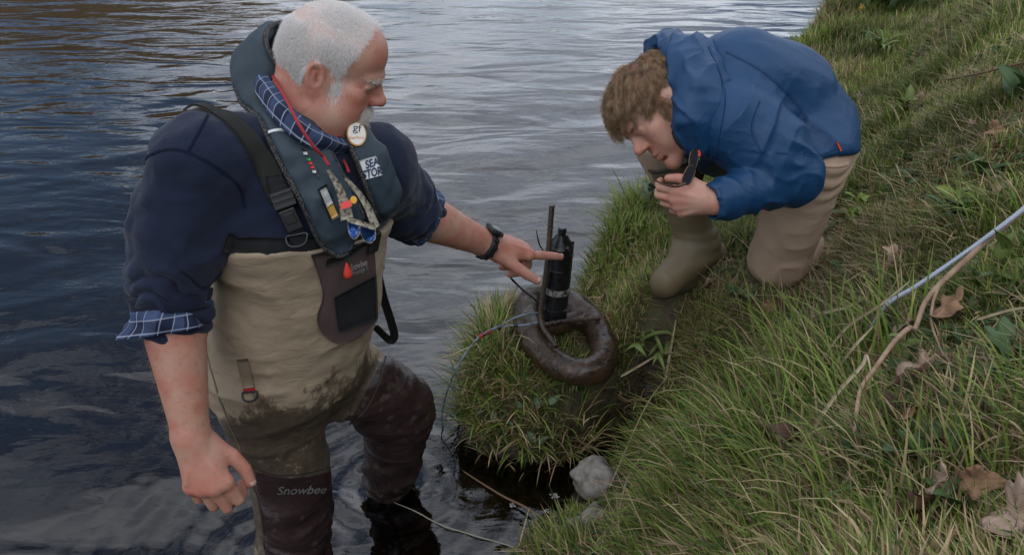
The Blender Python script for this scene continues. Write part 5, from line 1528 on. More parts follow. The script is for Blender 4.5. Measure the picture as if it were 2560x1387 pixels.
# ---- trousers
FT = Field()
FT.add(ell(P(2012, 385, 2.19), (.105, .11, .10)), 0)
FT.add(chain([Y['hipL'] + CU * .0, Y['hipL'] * .45 + Y['knL'] * .55, Y['knL'] + CU * .004], [.088, .081, .075]), .04)
FT.add(chain([Y['knL'] + CU * .0, Y['anL']], [.076, .062]), .03)
FT.add(chain([Y['pelv'], Y['hipR'], Y['knR']], [.09, .09, .072]), .04)
FT.add(chain([Y['knR'], P(1672, 425, 2.37)], [.070, .055]), .02)
mtr = M('khaki_twill', (.27, .185, .125), .8, .25)
mtr.color(mtr.mix(mtr.ramp(mtr.noise(6, 4), [(.35, 0.0), (.65, 1.0)]), (.42, .30, .21), (.36, .255, .175)))
mtr.bump(mtr.noise(900, 2), .35, .0005); mtr.bump(mtr.noise(20, 4, .6, None, 1.0), .3, .004)
def disp_t(v, n):
    ax = Y['knL'] - Y['hipL']; t = (v - Y['hipL']) @ ax / (ax @ ax)
    px, py, dd = pix(v)
    edge = sstep(1960, 2050, px - (650 - py) * .25)
    d = .004 * ridge(v * 8, 2) + .0013 * edge * np.sin(t * 60 + 3.5 * fbm(v * 9, 2)) * (.4 + vnoise(v * 12)) + .003 * np.sin(t * 40 + 4 * fbm(v * 8, 2)) * sstep(.3, .0, t)
    return d
_tl = np.array([Y['pelv'], Y['hipL'], Y['knL'], Y['knR'], Y['anL']])
trous = sdf_obj('trousers', FT, _tl.min(0) - .2, _tl.max(0) + .2, .0044, mtr.m, young, disp_t, 2)
BT = bvh_of(trous)
ribbon('belt_hem', BT, [(2030, 395), (2060, 402), (2095, 402), (2118, 395)], .03, .003, mtr.m, trous, 16, 4, .001)
# ---- rubber boots
mbt = M('olive_rubber', (.075, .062, .035), .48, .4)
mbt.color(mbt.mix(mbt.ramp(mbt.noise(9, 5), [(.4, 0.0), (.7, 1.0)]), (.125, .095, .050), (.165, .125, .07))); mbt.bump(mbt.noise(9, 3, .5, None, .6), .3, .004)
mbt.rough(mbt.ramp(mbt.noise(30, 4), [(.3, .4), (.7, .6)]))
msol = M('dark_sole', (.035, .028, .018), .7, .3).m
FBt = Field()
top_ = P(1683, 408, 2.34); ank = P(1744, 615, 2.455)
gz = float(ground(1700, 735)[2]); print('gz', gz, HT(np.array([Y['toeR'][:2], Y['heR'][:2]])), ank)
sole_z = min(PZ(1700, 735, gz)[2], gz)
def G_(px, py, z): return PZ(px, py, z)
toe = PZ(1662, 708, gz + .055); ball_ = PZ(1700, 686, gz + .055); heel = PZ(1778, 636, gz + .055)
FBt.add(chain([top_, top_ * .45 + ank * .55, ank], [.067, .061, .052]), 0)
FBt.add(chain([ank, heel], [.052, .044]), .03)
FBt.add(chain([ank, ball_, toe], [.050, .046, .040]), .05)
FBt.add(chain([heel, ball_], [.040, .046]), .02)
FBt.add(chain([ank + CU * .02, P(1716, 652, 2.43), P(1672, 698, 2.415)], [.050, .047, .038]), .03)
FBt.isect(lambda p: (p - top_) @ nrm(top_ - ank) - .005 + .12 * ((p - top_) @ CF), .004)
FBt.isect(lambda p: -(p @ np.array([0, 0, 1.0]) - (gz + .024)), .006)
FBt.sub(chain([top_ + (top_ - ank) * .3, top_ - (top_ - ank) * .12], [.066, .058]), .004)
def disp_b(v, n):
    r = np.linalg.norm(v - ank, axis=1)
    return .0035 * np.exp(-(r / .07) ** 2) * np.sin(v[:, 2] * 170 + 3 * vnoise(v * 14)) + .0015 * fbm(v * 14, 2)
boot = sdf_obj('rubber_boot', FBt, np.minimum(top_, toe) - .2, np.maximum(top_, heel) + .2, .004, mbt.m, young, disp_b, 2)
FS = Field()
FS.add(chain([heel, ball_, toe], [.047, .052, .046]), 0)
FS.add(chain([heel, ball_], [.043, .05]), .02)
FS.isect(lambda p: np.abs(p @ np.array([0, 0, 1.0]) - (gz + .018)) - .015, .003)
sdf_obj('sole', FS, np.minimum(heel, toe) - .12, np.maximum(heel, toe) + .12, .0035, msol, boot, None, 1)
bx_ = nrm(top_ - ank); a1 = nrm(np.cross(bx_, CF)); a2 = np.cross(bx_, a1)
th_ = np.linspace(0, 2 * PI, 40)
tilt = lambda q: q - bx_ * (.12 * (q @ CF))
tube_obj('boot_rim', [top_ + bx_ * .004 + tilt(.0675 * (math.cos(a) * a1 + math.sin(a) * a2)) for a in th_], .0042, msol, boot, 8)
tube_obj('boot_strap', [top_ - bx_ * .055 + .0685 * (math.cos(a) * a1 + math.sin(a) * a2) for a in np.linspace(2.2, 4.6, 24)], .0035, msol, boot, 8)
BBt = bvh_of(boot)
# second boot, toe down behind the kneeling leg
FB2 = Field()
FB2.add(chain([Y['knL'] * .35 + Y['anL'] * .65, Y['anL'], Y['ftL']], [.070, .055, .046]), 0)
FB2.add(chain([Y['anL'], Y['anL'] + np.array([.0, .0, -.07])], [.05, .045]), .03)
sdf_obj('rubber_boot', FB2, np.minimum(Y['knL'], Y['ftL']) - .15, np.maximum(Y['anL'], Y['ftL']) + .15, .005, mbt.m, young, None, 2)

# ---- sunglasses held in his hand
gl_ = empty('sunglasses', P(1715, 425, 1.92), 'tortoiseshell sunglasses held in the hand of the kneeling man', 'sunglasses')
tor = M('tortoiseshell', (.05, .02, .008), .25, .5); tor.color(tor.ramp(tor.noise(160, 3), [(.4, (.012, .008, .006)), (.6, (.10, .035, .012))]))
dk = M('dark_lens', (.02, .022, .03), .10, .5).m
dg = 1.915
def lens2(cx, cy, rx, ry, ang, d):
    a = np.linspace(0, 2 * PI, 25)[:-1]; r = (np.abs(np.cos(a)) ** 3 + np.abs(np.sin(a)) ** 3) ** (-1 / 3)
    x = math.cos(ang) * CR + math.sin(ang) * CU; y = nrm(-math.sin(ang) * CR + math.cos(ang) * CU - .45 * CF)
    c = P(cx, cy, d)
    ring = c + (r * np.cos(a) * rx)[:, None] * x + (r * np.sin(a) * ry)[:, None] * y
    n = nrm(np.cross(x, y))
    top = ring + n * .001; bot = ring - n * .001
    f = [list(range(24)), list(range(47, 23, -1))] + [[k, k + 24, (k + 1) % 24 + 24, (k + 1) % 24] for k in range(24)]
    link('lens', mesh_any('lens', np.concatenate([top, bot]), f, False), dk, gl_)
    tube_obj('rim', list(ring) + [ring[0], ring[1]], .0019, tor.m, gl_, 6, 60)
    return ring
r1 = lens2(1722, 438, .0215, .0125, R_(66), dg)
r2 = lens2(1734, 398, .0205, .0115, R_(82), dg + .03)
tube_obj('bridge', [P(1728, 420, dg + .008), P(1726, 417, dg + .006), P(1730, 414, dg + .016)], .002, tor.m, gl_, 6, 10)
tube_obj('temple', [P(1716, 458, dg - .005), P(1692, 466, dg), P(1668, 464, dg + .03), P(1648, 456, dg + .055), P(1640, 452, dg + .062)], [.0035, .0032, .0025, .0022, .003], tor.m, gl_, 6, 24)
# ================================================================== THE WEIGHT, THE LOGGER AND ITS CABLE
rust = M('wet_rust', (.055, .026, .014), .32, .5)
_r1 = rust.noise(16, 6, .65); _r2 = rust.noise(90, 4)
rust.color(rust.mix(rust.ramp(_r2, [(.45, 0.0), (.7, .6)]), rust.ramp(_r1, [(.3, (.014, .009, .006)), (.5, (.040, .022, .011)), (.7, (.075, .045, .024))]), (.025, .02, .018)))
rust.rough(rust.ramp(_r1, [(.3, .17), (.7, .42)])); rust.bump(_r1, .5, .006); rust.bump(_r2, .6, .002); rust.bump(rust.noise(260, 3, .7), .35, .0008); rust.b.inputs['Specular IOR Level'].default_value = .4
RZ = .325
ra_, rb_ = PZ(1338, 750, RZ), PZ(1492, 920, RZ)
rc_ = (ra_ + rb_) / 2; rax = nrm(rb_ - ra_); hl = np.linalg.norm(rb_ - ra_) / 2
ray_ = np.array([-rax[1], rax[0], 0]); rzz = nrm(np.array([.06, -.20, 1])); rax = nrm(rax - rzz * (rax @ rzz)); ray_ = np.cross(rzz, rax); RRr = np.stack([rax, ray_, rzz], 1)
anchor = empty('anchor_weight', rc_ - np.array([0, 0, .045]), 'rusty brown iron anchor chain link lying on the grass tuft with steel bars', 'weight')
FA = Field()
FA.add(ringsdf(rc_, RRr, hl - .030, .096, .039), 0)
FA.add(chain([rc_ - rax * .035 + ray_ * .09, rc_ - rax * .028 - ray_ * .09], [.026, .026]), .025)
sdf_obj('chain_link', FA, rc_ - .3, rc_ + .3, .004, rust.m, anchor, lambda v, n: .0025 * fbm(v * 26, 3) + .0005 * ridge(v * 75, 2), 0)
def rebar(name, pts, r, mat, parent, n=120):
    p = spline(pts, n); L = np.concatenate([[0], np.cumsum(np.linalg.norm(np.diff(p, axis=0), axis=1))])
    nn = int(L[-1] / .0016); s = np.linspace(0, L[-1], nn); p = np.stack([np.interp(s, L, p[:, k]) for k in range(3)], 1)
    v, f = tube(p, r, 12)
    m = nn * 12; cen = np.repeat(p, 12, 0); th = np.tile(np.arange(12) * 2 * PI / 12, nn); ss = np.repeat(s, 12)
    k = 1 + .22 * (np.sin(ss * 900 + th) > .35)
    v[:m] = cen + (v[:m] - cen) * k[:, None]
    return link(name, mesh_any(name, v, f, False), mat, parent)
bz = RZ + .055
up1 = PZ(1352, 792, bz)
top1 = P(1380, 512, pix(up1)[2] - .19)
rebar('steel_bar', [top1, top1 * .5 + up1 * .5 + CR * .003, up1 + np.array([0, 0, .02]), PZ(1358, 818, bz - .004), PZ(1374, 842, bz - .008), PZ(1390, 866, bz - .016)], .0068, rust.m, anchor)
rebar('steel_bar', [PZ(1356, 812, bz - .005), PZ(1405, 803, bz), PZ(1455, 798, bz - .002), PZ(1500, 794, bz - .012)], .0062, rust.m, anchor)
# logger bottle
bk = M('wet_black_plastic', (.008, .008, .009), .24, .5)
_b1 = bk.noise(60, 5, .65); bk.color(bk.mix(bk.ramp(_b1, [(.62, 0.0), (.70, .7)]), (.008, .008, .009), (.05, .042, .032))); bk.rough(bk.ramp(_b1, [(.35, .16), (.7, .55)])); bk.bump(_b1, .4, .0015)
lb = PZ(1386, 792, RZ + .040); lt = P(1406, 572, pix(lb)[2] - .125)
lax = nrm(lt - lb); LL = np.linalg.norm(lt - lb)
logger = empty('data_logger', lb, 'black cylindrical sensor bottle with grey tape standing upright on the weight', 'sensor')
def lathe(name, o, ax, prof, mat, parent, seg=32):
    pts = np.array([o + ax * h for h, r in prof]); h_ = np.array([1.0, 0, 0]); a = nrm(np.cross(ax, h_)); b = np.cross(ax, a)
    t = np.linspace(0, 2 * PI, seg, endpoint=False)
    v = np.concatenate([p + r * (np.cos(t)[:, None] * a + np.sin(t)[:, None] * b) for p, (h, r) in zip(pts, prof)]); m = len(prof)
    f = [[i * seg + j, i * seg + (j + 1) % seg, (i + 1) * seg + (j + 1) % seg, (i + 1) * seg + j] for i in range(m - 1) for j in range(seg)]
    f += [list(range(seg - 1, -1, -1)), list(range((m - 1) * seg, m * seg))]
    me = mesh_any(name, v, f); o_ = link(name, me, mat, parent)
    me.set_sharp_from_angle(angle=R_(35))
    return o_
R0 = .0365
lathe('housing', lb, lax, [(0, R0 * .93), (.004, R0 * .97), (.03, R0 * .97), (.031, R0 * 1.02), (.036, R0 * 1.02), (.037, R0 * .97), (.095, R0 * .97), (.10, R0), (.155, R0), (.156, R0 * 1.03), (.161, R0 * 1.03), (.162, R0), (LL - .052, R0 * 1.0), (LL - .050, R0 * .95), (LL - .046, R0 * .93), (LL - .018, R0 * .42), (LL - .016, R0 * .42)], bk.m, logger)
lathe('neck_cap', lb + lax * (LL - .019), lax, [(0, R0 * .38), (.004, R0 * .38), (.0045, R0 * .33), (.021, R0 * .32), (.023, R0 * .25)], bk.m, logger, 20)
tp = M('grey_tape', (.20, .19, .175), .4, .4); tp.color(tp.ramp(tp.noise(45, 5, .7), [(.40, (.02, .018, .016)), (.56, (.26, .25, .23))]))
lathe('tape', lb + lax * .083, lax, [(0, R0 * .975), (.001, R0 * 1.025), (.019, R0 * 1.025), (.020, R0 * .975)], tp.m, logger)
for k in range(4):
    a_ = .4 + k * 1.57; h_ = nrm(np.cross(lax, CR)); b_ = np.cross(lax, h_)
    c = lb + lax * (LL - .046) + R0 * .97 * (math.cos(a_) * h_ + math.sin(a_) * b_)
    v, f = boxm(c, (.006, .005, .006), np.stack([h_, b_, lax], 1)); o = link('lug', mesh_any('lug', v, f, False), bk.m, logger); bevel_mod(o, .002)
# algae specks on the housing: clots of weed
FWd = Field(); 
wd = M('wet_weed', (.012, .011, .008), .5, .4).m
tie = M('cable_tie_black', (.008, .008, .008), .4, .4).m
tube_obj('cable_tie', [P(1276, 694, 2.40), P(1300, 718, 2.42), P(1330, 742, 2.43), P(1352, 757, 2.435), P(1385, 768, 2.43)], [.0032, .0030, .0034, .0030], tie, logger, 6, 24)
tube_obj('cable_tie', [P(1341, 576, 2.36), P(1345, 598, 2.375), P(1352, 618, 2.385), P(1370, 640, 2.38)], [.0014, .002, .0022, .0022], tie, logger, 6, 20)
for hh in (.022, .205):
    lathe('cable_tie', lb + lax * hh - CR * .0 , lax, [(0, R0 * 1.0), (.0005, R0 * 1.05), (.005, R0 * 1.05), (.0055, R0 * 1.0)], tie, logger)
# cable, two strands bound with red tape
cab = M('grey_blue_cable', (.26, .31, .36), .5, .4); cab.color(cab.mix(cab.ramp(cab.noise(60, 4), [(.45, 0.0), (.62, .8)]), (.19, .235, .28), (.07, .06, .05)))
cable = empty('cable', PZ(1220, 828, .2), 'grey blue cable with red tape looping from the weight into the river', 'cable')
cpts = [PZ(1345, 805, RZ + .05), PZ(1310, 812, RZ + .05), PZ(1265, 815, RZ + .045), PZ(1225, 828, .36), PZ(1190, 850, .35), PZ(1150, 905, .30), PZ(1120, 970, .20), PZ(1106, 1025, .08), PZ(1106, 1060, .01), PZ(1122, 1090, -.06), PZ(1150, 1120, -.14)]
tube_obj('strand', cpts, .0025, cab.m, cable, 8, 90)
tube_obj('strand', [PZ(1345, 782, RZ + .055), PZ(1318, 784, RZ + .06), PZ(1285, 795, RZ + .055), PZ(1255, 812, RZ + .05), PZ(1225, 825, .365), PZ(1205, 838, .36)], .0024, cab.m, cable, 8, 50)
rt = M('red_tape', (.42, .025, .025), .45, .4).m
cs_ = spline(cpts, 200)
sl = [q for q in cs_ if 1196 < pix(q)[0] < 1232]
tube_obj('red_tape', sl[::3], .0058, rt, cable, 10)
for px_ in (1247, 1208, 1290):
    k = int(np.argmin([abs(pix(q)[0] - px_) for q in cs_]))
    tube_obj('binding', cs_[k - 2:k + 3], .0062, tie, cable, 8)
# ================================================================== STONES
def stone(c, r, R, label, seed, sub=3):
    bm = bmesh.new(); bmesh.ops.create_icosphere(bm, subdivisions=5, radius=1)
    v = np.array([x.co[:] for x in bm.verts]); f = np.array([[y.index for y in x.verts] for x in bm.faces]); bm.free()
    k = 1 + .22 * fbm(v * 1.1 + seed, 3) + .018 * ridge(v * 2.6 + seed, 2) - .10 * np.maximum(vnoise(v * 2.1 + seed * 3), 0)
    v = v * k[:, None] * r
    v = v @ np.asarray(R).T + c
    o = link('stone', mesh_np('stone', v, f), mst.m); tag(o, label, 'stone'); return o
mst = M('pale_stone', (.30, .27, .23), .9, .2)
_s1 = mst.noise(22, 6, .65); _s2 = mst.noise(75, 5, .65)
mst.color(mst.mix(mst.ramp(mst.noise(14, 5, .6), [(.55, 0.0), (.68, .8)]), mst.ramp(_s1, [(.32, (.10, .088, .075)), (.5, (.215, .195, .17)), (.7, (.29, .265, .235))]), (.06, .06, .03)))
mst.bump(_s1, .45, .005); mst.bump(_s2, .5, .002)
RS = np.eye(3)
stone(PZ(1490, 1200, .06), (.068, .055, .062), basis(np.array([.9, -.4, .1]), np.array([0, 0, 1.0])), 'pale rounded stone at the foot of the bank beside the dark inlet', 1.3)
stone(PZ(1465, 1325, .05), (.085, .055, .055), basis(np.array([.8, .5, .1]), np.array([0, 0, 1.0])), 'flat pale stone half under grass at the lower water edge', 5.1)
stone(PZ(1398, 1362, -.02), (.045, .035, .03), RS, 'small wet stone in front of the flat pale stone', 8.2)
# ================================================================== STICKS, STEMS, WIRE ROPE
def gp(px, py, up=0.0):
    return ground(px, py) * 1.0 + np.array([0, 0, up])
def gpts(pl): return [gp(*q) for q in pl]
wood = M('bare_wood', (.30, .20, .13), .8, .2)
wood.color(wood.ramp(wood.noise(40, 5), [(.3, (.20, .12, .075)), (.6, (.33, .23, .155))])); wood.bump(wood.noise(120, 3), .5, .001)
stick = empty('fallen_branch', gp(2300, 820), 'long bare pale branch lying down the grassy slope beside the wire rope', 'branch')
sp = gpts([(2860, 350, .10), (2700, 490, .10), (2590, 575, .10), (2520, 640, .10), (2440, 700, .09), (2380, 752, .085), (2325, 795, .075), (2290, 835, .07), (2268, 890, .06), (2235, 955, .115), (2190, 1020, .14), (2140, 1100, .15), (2105, 1155, .15), (2098, 1225, .12)])
tube_obj('stem', sp, [.0072, .0069, .0066, .0062, .0060, .0058, .0054, .0050, .0046, .0044, .0042, .0038, .0034, .0028], wood.m, stick, 10, 120)
tube_obj('twig', gpts([(2322, 798, .075), (2312, 830, .06), (2315, 865, .045), (2352, 915, .02)]), [.004, .003, .0025, .0015], wood.m, stick, 6, 24)
tube_obj('twig', gpts([(2098, 1222, .03), (2090, 1250, .025), (2085, 1280, .015)]), [.003, .002, .0012], wood.m, stick, 6, 14)
steel = M('galvanised_wire', (.36, .40, .46), .42, .5, .35)
rope = empty('wire_rope', gp(2300, 790), 'twisted grey steel wire rope stretched across the grass', 'rope')
_ra = gp(2600, 612, .14); _rb = gp(2190, 860, .09); _rc = gp(3000, 390, .16)
_ru = np.linspace(0, 1, 7)[:, None]
rp0 = spline(np.concatenate([[_rc], _ra * (1 - _ru) + _rb * _ru - np.array([0, 0, .012]) * np.sin(PI * _ru), [_rb + (_rb - _ra) * .08 - np.array([0, 0, .05])]]), 340)
T_, A_, B_ = frames(rp0); L = np.concatenate([[0], np.cumsum(np.linalg.norm(np.diff(rp0, axis=0), axis=1))])
for k in range(6):
    a = L * 210 + k * PI / 3
    c = rp0 + 0.0029 * (np.cos(a)[:, None] * A_ + np.sin(a)[:, None] * B_)
    tube_obj('wire_strand', c, .0018, steel.m, rope, 6)
straw_m = M('dry_stalk', (.42, .34, .21), .8, .2); straw_m.color(straw_m.ramp(straw_m.noise(30, 3), [(.3, (.34, .25, .14)), (.6, (.50, .42, .28))]))
def flatstem(name, pl, w, mat, label=None, cat=None, group=None):
    p = spline(gpts(pl), 40); T, A1, B1 = frames(p); S = nrm(np.cross(T, CF)); ww = .62 * w * np.interp(np.linspace(0, 1, 40), [0, .1, .7, 1], [.7, 1, .8, .2])
    G = p[:, None] + S[:, None] * (np.array([-.5, 0, .5])[None, :, None] * ww[:, None, None]); N = nrm(np.cross(T, S)); G[:, 1] += N * (ww * .18)[:, None]
    v, f = slab(G, np.repeat(N[:, None], 3, 1), .0006)
    o = link(name, mesh_any(name, v, f), mat); tag(o, label, cat, group); return o
for pl, w, lb_ in (
    ([(1985, 1200, .08), (2060, 1110, .11), (2120, 1048, .12), (2132, 1028, .125), (2155, 1055, .09)], .010, 'bent pale dead stalk standing left of the long branch'),
    ([(1950, 905, .07), (2015, 905, .12), (2090, 895, .13), (2140, 872, .13)], .010, 'flat straw stalk lying level over tall grass above the middle of the bank'),
    ([(2060, 1010, .06), (2105, 985, .11), (2150, 945, .12)], .009, 'short broad straw blade pointing at the branch below the level stalk'),
    ([(2000, 1010, .05), (2080, 950, .12), (2160, 915, .14), (2230, 870, .15)], .008, 'long straw blade slanting up towards the end of the wire rope'),
    ([(2070, 1310, .05), (2120, 1240, .07), (2180, 1210, .07)], .009, 'curved pale stalk beside the lower tip of the branch'),
    ([(2110, 1270, .04), (2170, 1310, .07), (2240, 1340, .05)], .009, 'pale stalk lying across grass below the branch tip'),
    ([(1540, 1310, .02), (1570, 1240, .08), (1640, 1180, .11), (1720, 1140, .10)], .006, 'thin arching straw rising beside the rounded stone'),
    ([(1590, 1095, .10), (1700, 1140, .10), (1800, 1170, .07), (1880, 1200, .05)], .007, 'long straw lying over grass right of the muddy gully'),
    ([(1520, 1260, .06), (1600, 1130, .16), (1660, 1010, .10)], .005, 'slender straw stem crossing the gully edge'),
    ([(1655, 1010, .03), (1668, 935, .06), (1682, 870, .10)], .014, 'broad brown dead blade upright beside the iron link'),
    ([(1550, 955, .02), (1600, 945, .05), (1650, 930, .07), (1690, 925, .06)], .012, 'brown folded dead blade at the rim of the gully'),
    ([(2420, 870, .06), (2500, 860, .07), (2570, 855, .07)], .007, 'white straw near the frame edge under the wire rope')):
    flatstem('dry_stalk', pl, w, straw_m.m, lb_, 'stalk', 'dry stalks in the grass')
twm = M('brown_twig', (.16, .10, .06), .85, .2).m
def twig(pl, r, label, mat=None):
    o = tube_obj('twig', gpts(pl), r, mat or twm, None, 6, 40); tag(o, label, 'twig', 'twigs on the bank'); return o
twig([(2360, 232, .05), (2440, 228, .06), (2520, 212, .06), (2590, 200, .06)], [.004, .0035, .0035, .003], 'long thin brown twig lying level on the upper slope')
twig([(2248, 132, .03), (2258, 160, .035), (2266, 178, .03), (2295, 190, .02)], [.004, .0045, .004, .003], 'pale crooked twig on the slope below the daffodil')
twig([(2098, 180, .02), (2150, 192, .04), (2180, 190, .04)], [.003, .003, .002], 'short brown twig beside the back of the blue jacket')
twig([(2110, 265, .02), (2150, 255, .04), (2200, 220, .04)], [.003, .004, .003], 'straight twig over the mossy hollow behind the kneeling man')
twig([(1905, 862, .012), (1950, 835, .02), (2000, 800, .02), (2018, 786, .02)], [.010, .014, .014, .008], 'weathered grey wood fragment in the turf above the tall grass', M('grey_wood', (.12, .11, .10), .9, .2).m)
twig([(1545, 1000, .02), (1568, 1022, .03), (1582, 1018, .03), (1625, 1022, .03)], [.004, .005, .005, .002], 'forked pale root poking out of the muddy gully')
twig([(1610, 985, .02), (1595, 1010, .015), (1560, 1030, .015), (1570, 1050, .01)], [.002, .003, .002, .001], 'thin reddish root hanging into the gully')
o = tube_obj('twig', [PZ(1110, 1140, -.03), PZ(1160, 1178, .0), PZ(1250, 1235, .012), PZ(1310, 1265, .016), PZ(1370, 1300, .02), PZ(1440, 1310, .05), PZ(1480, 1318, .07)], [.0012, .002, .003, .0035, .0035, .003, .002], twm, None, 6, 60); tag(o, 'slender brown twig floating across the dark inlet', 'twig', 'twigs on the bank')
o = tube_obj('water_weed', [PZ(985, 1255, .0), PZ(1040, 1278, .004), PZ(1100, 1310, .002), PZ(1180, 1336, .004), PZ(1270, 1362, .004), PZ(1310, 1375, .03)], [.0008, .0016, .0018, .0018, .0016, .001], M('pale_weed', (.26, .27, .20), .7, .3).m, None, 6, 60); tag(o, 'pale floating weed stem trailing on the water in front of the man', 'stem')
# bank roots / straw by the water tip of the peninsula
# ================================================================== DEAD LEAVES
def leaf_mesh(name, seed, L, lob=5, curl=.5):
    "lobed dead leaf: closed thin sheet, crumpled"
    n = 40; a = np.linspace(0, 2 * PI, n, endpoint=False)
    r = 1 + .15 * np.cos(lob * a + .6 * math.sin(seed)) + .07 * np.cos(lob * 2 * a + seed) + .06 * np.sin(11 * a + seed) + .12 * np.sin(2 * a + seed * 3)
    r = r * (1 - .25 * np.cos(a - PI)) * np.where(np.abs(a - PI) < .2, .6, 1)
    ring = [.0, .35, .7, 1.0]; V = [[0, 0, 0]]
    for q in ring[1:]:
        for k in range(n): V.append([r[k] * q * math.cos(a[k]), r[k] * q * math.sin(a[k]) * .85, 0])
    V = np.array(V); c = V.copy()
    z = curl * (.55 * V[:, 1] ** 2 + .35 * V[:, 0] ** 2 * math.cos(seed)) + .22 * fbm(np.c_[V[:, :2] * 1.6, np.full(len(V), seed)], 2) + .05 * np.cos(lob * np.arctan2(V[:, 1], V[:, 0])) * np.hypot(V[:, 0], V[:, 1])
    V[:, 2] = z; V = V * L * .5
    f = [[0, 1 + k, 1 + (k + 1) % n] for k in range(n)]
    for q in range(2): f += [[1 + q * n + k, 1 + (q + 1) * n + k, 1 + (q + 1) * n + (k + 1) % n, 1 + q * n + (k + 1) % n] for k in range(n)]
    m = len(V); V2 = np.concatenate([V, V - [0, 0, .0006]])
    f2 = f + [[i + m for i in reversed(x)] for x in f] + [[1 + 2 * n + k, 1 + 2 * n + k + m, 1 + 2 * n + (k + 1) % n + m, 1 + 2 * n + (k + 1) % n] for k in range(n)]
    me = mesh_any(name, V2, f2); attr(me, 'rr', np.tile(np.cos(lob * np.arctan2(c[:, 1], c[:, 0])), 2)); return me
def leaf_mat(name, ca, cb, rough=.75):
    m = M(name, ca, rough, .25)
    vein = m.ramp(m.at('rr'), [(.86, 0.0), (.98, .5)])
    m.color(m.mix(vein, m.ramp(m.noise(45, 5, .6), [(.32, cb), (.62, ca)]), tuple(x * 1.3 for x in ca))); m.bump(m.noise(130, 4), .5, .001); return m.m
lm_p = leaf_mat('leaf_pale', (.36, .25, .18), (.20, .125, .085)); lm_o = leaf_mat('leaf_orange', (.27, .155, .085), (.12, .065, .04)); lm_d = leaf_mat('leaf_dark', (.09, .05, .032), (.03, .018, .014))
def dead_leaf(px, py, L, mat, label, yaw, tilt, up=.02, curl=.6, seed=0.0):
    g = gp(px, py, up + (.034 if px > 1900 and py > 780 else .018))
    me = leaf_mesh('dead_leaf', seed + yaw, L * 1.08, 5, curl)
    o = link('dead_leaf', me, mat); o.location = Vector(g)
    h = gp(px + 25, py, 0); h2 = gp(px, py - 18, 0); nn = nrm(np.cross(h - gp(px, py), h2 - gp(px, py)))
    if nn[2] < .3: nn = np.array([.2, -.2, .95])
    b = basis(rotv(nrm(np.cross(nn, np.array([.3, .8, .1]))), nn, yaw), nn)
    Mx = Matrix([list(r) for r in b]).to_4x4() @ Matrix.Rotation(tilt, 4, 'X'); o.rotation_euler = Mx.to_euler()
    tag(o, label, 'leaf', 'dead leaves on the bank')
for a_ in ((2268, 996, .072, lm_p, 'large pale pinkish dead leaf folded beside the branch, uppermost of the big ones', .4, .35, .03, .9),
           (2272, 1110, .066, lm_o, 'orange brown curled leaf lying right of the lower branch', 1.9, .5, .03, 1.0),
           (2232, 1098, .05, lm_d, 'dark curled leaf touching the orange brown leaf by the branch', .2, .9, .03, 1.2),
           (1962, 1182, .055, lm_d, 'dark brown shrivelled leaf hanging upright in the tall grass', 1.2, 1.3, .05, 1.4),
           (2345, 828, .066, lm_o, 'rusty orange leaf lying flat under the wire rope and branch', 2.4, .15, .02, .4),
           (2255, 862, .05, lm_p, 'grey pink leaf just left of the bend in the branch', .9, .2, .015, .5),
           (2490, 1362, .075, lm_p, 'broad pale dead leaf in the bottom right corner', 2.2, .45, .03, 1.0),
           (2290, 1350, .062, lm_d, 'brown crumpled leaf deep in grass along the bottom edge', .7, .7, .03, 1.2),
           (2325, 1295, .05, lm_p, 'pale upright torn leaf just above the crumpled bottom leaf', 1.7, 1.0, .04, 1.0),
           (2395, 1290, .045, lm_o, 'narrow reddish leaf between the two pale bottom leaves', 2.9, .8, .03, 1.3),
           (1775, 722, .042, lm_p, 'small pale leaf on bare soil right of the forward boot', .3, .3, .006, .9),
           (2230, 664, .05, lm_p, 'curled pale leaf on open turf above the wire rope', 1.3, .8, .015, 1.2),
           (2205, 706, .055, lm_o, 'dull reddish leaf at the foot of the turf above the rope', 2.0, .3, .012, .6),
           (2293, 270, .055, lm_p, 'pinkish folded leaf on the upper slope below the crooked twig', .6, .6, .015, 1.2),
           (2140, 268, .055, lm_p, 'pale curled leaf right behind the blue jacket', 2.6, .4, .02, .8),
           (2425, 342, .050, lm_p, 'bleached leaf pair, left one, on the upper right slope', 1.0, .4, .012, 1.0),
           (2470, 352, .045, lm_o, 'brown leaf just right of the bleached leaf on the slope', 2.2, .6, .015, 1.2),
           (2098, 562, .05, lm_o, 'brown leaf leaning behind the kneeling leg', .3, .5, .012, .5),
           (1505, 765, .038, lm_p, 'small tan leaf beside the far end of the iron link', .9, .3, .012, .8),
           (1918, 798, .036, lm_o, 'small golden leaf on turf below the kneeling knee', 1.9, .2, .012, .6),
           (2205, 165, .045, lm_d, 'brown leaf on the slope left of the crooked twig', .8, .4, .015, .9),
           (2480, 495, .04, lm_p, 'thin whitish leaf standing on edge on the right slope', 2.4, 1.1, .02, 1.0)):
    dead_leaf(*a_, seed=a_[0] * .013)
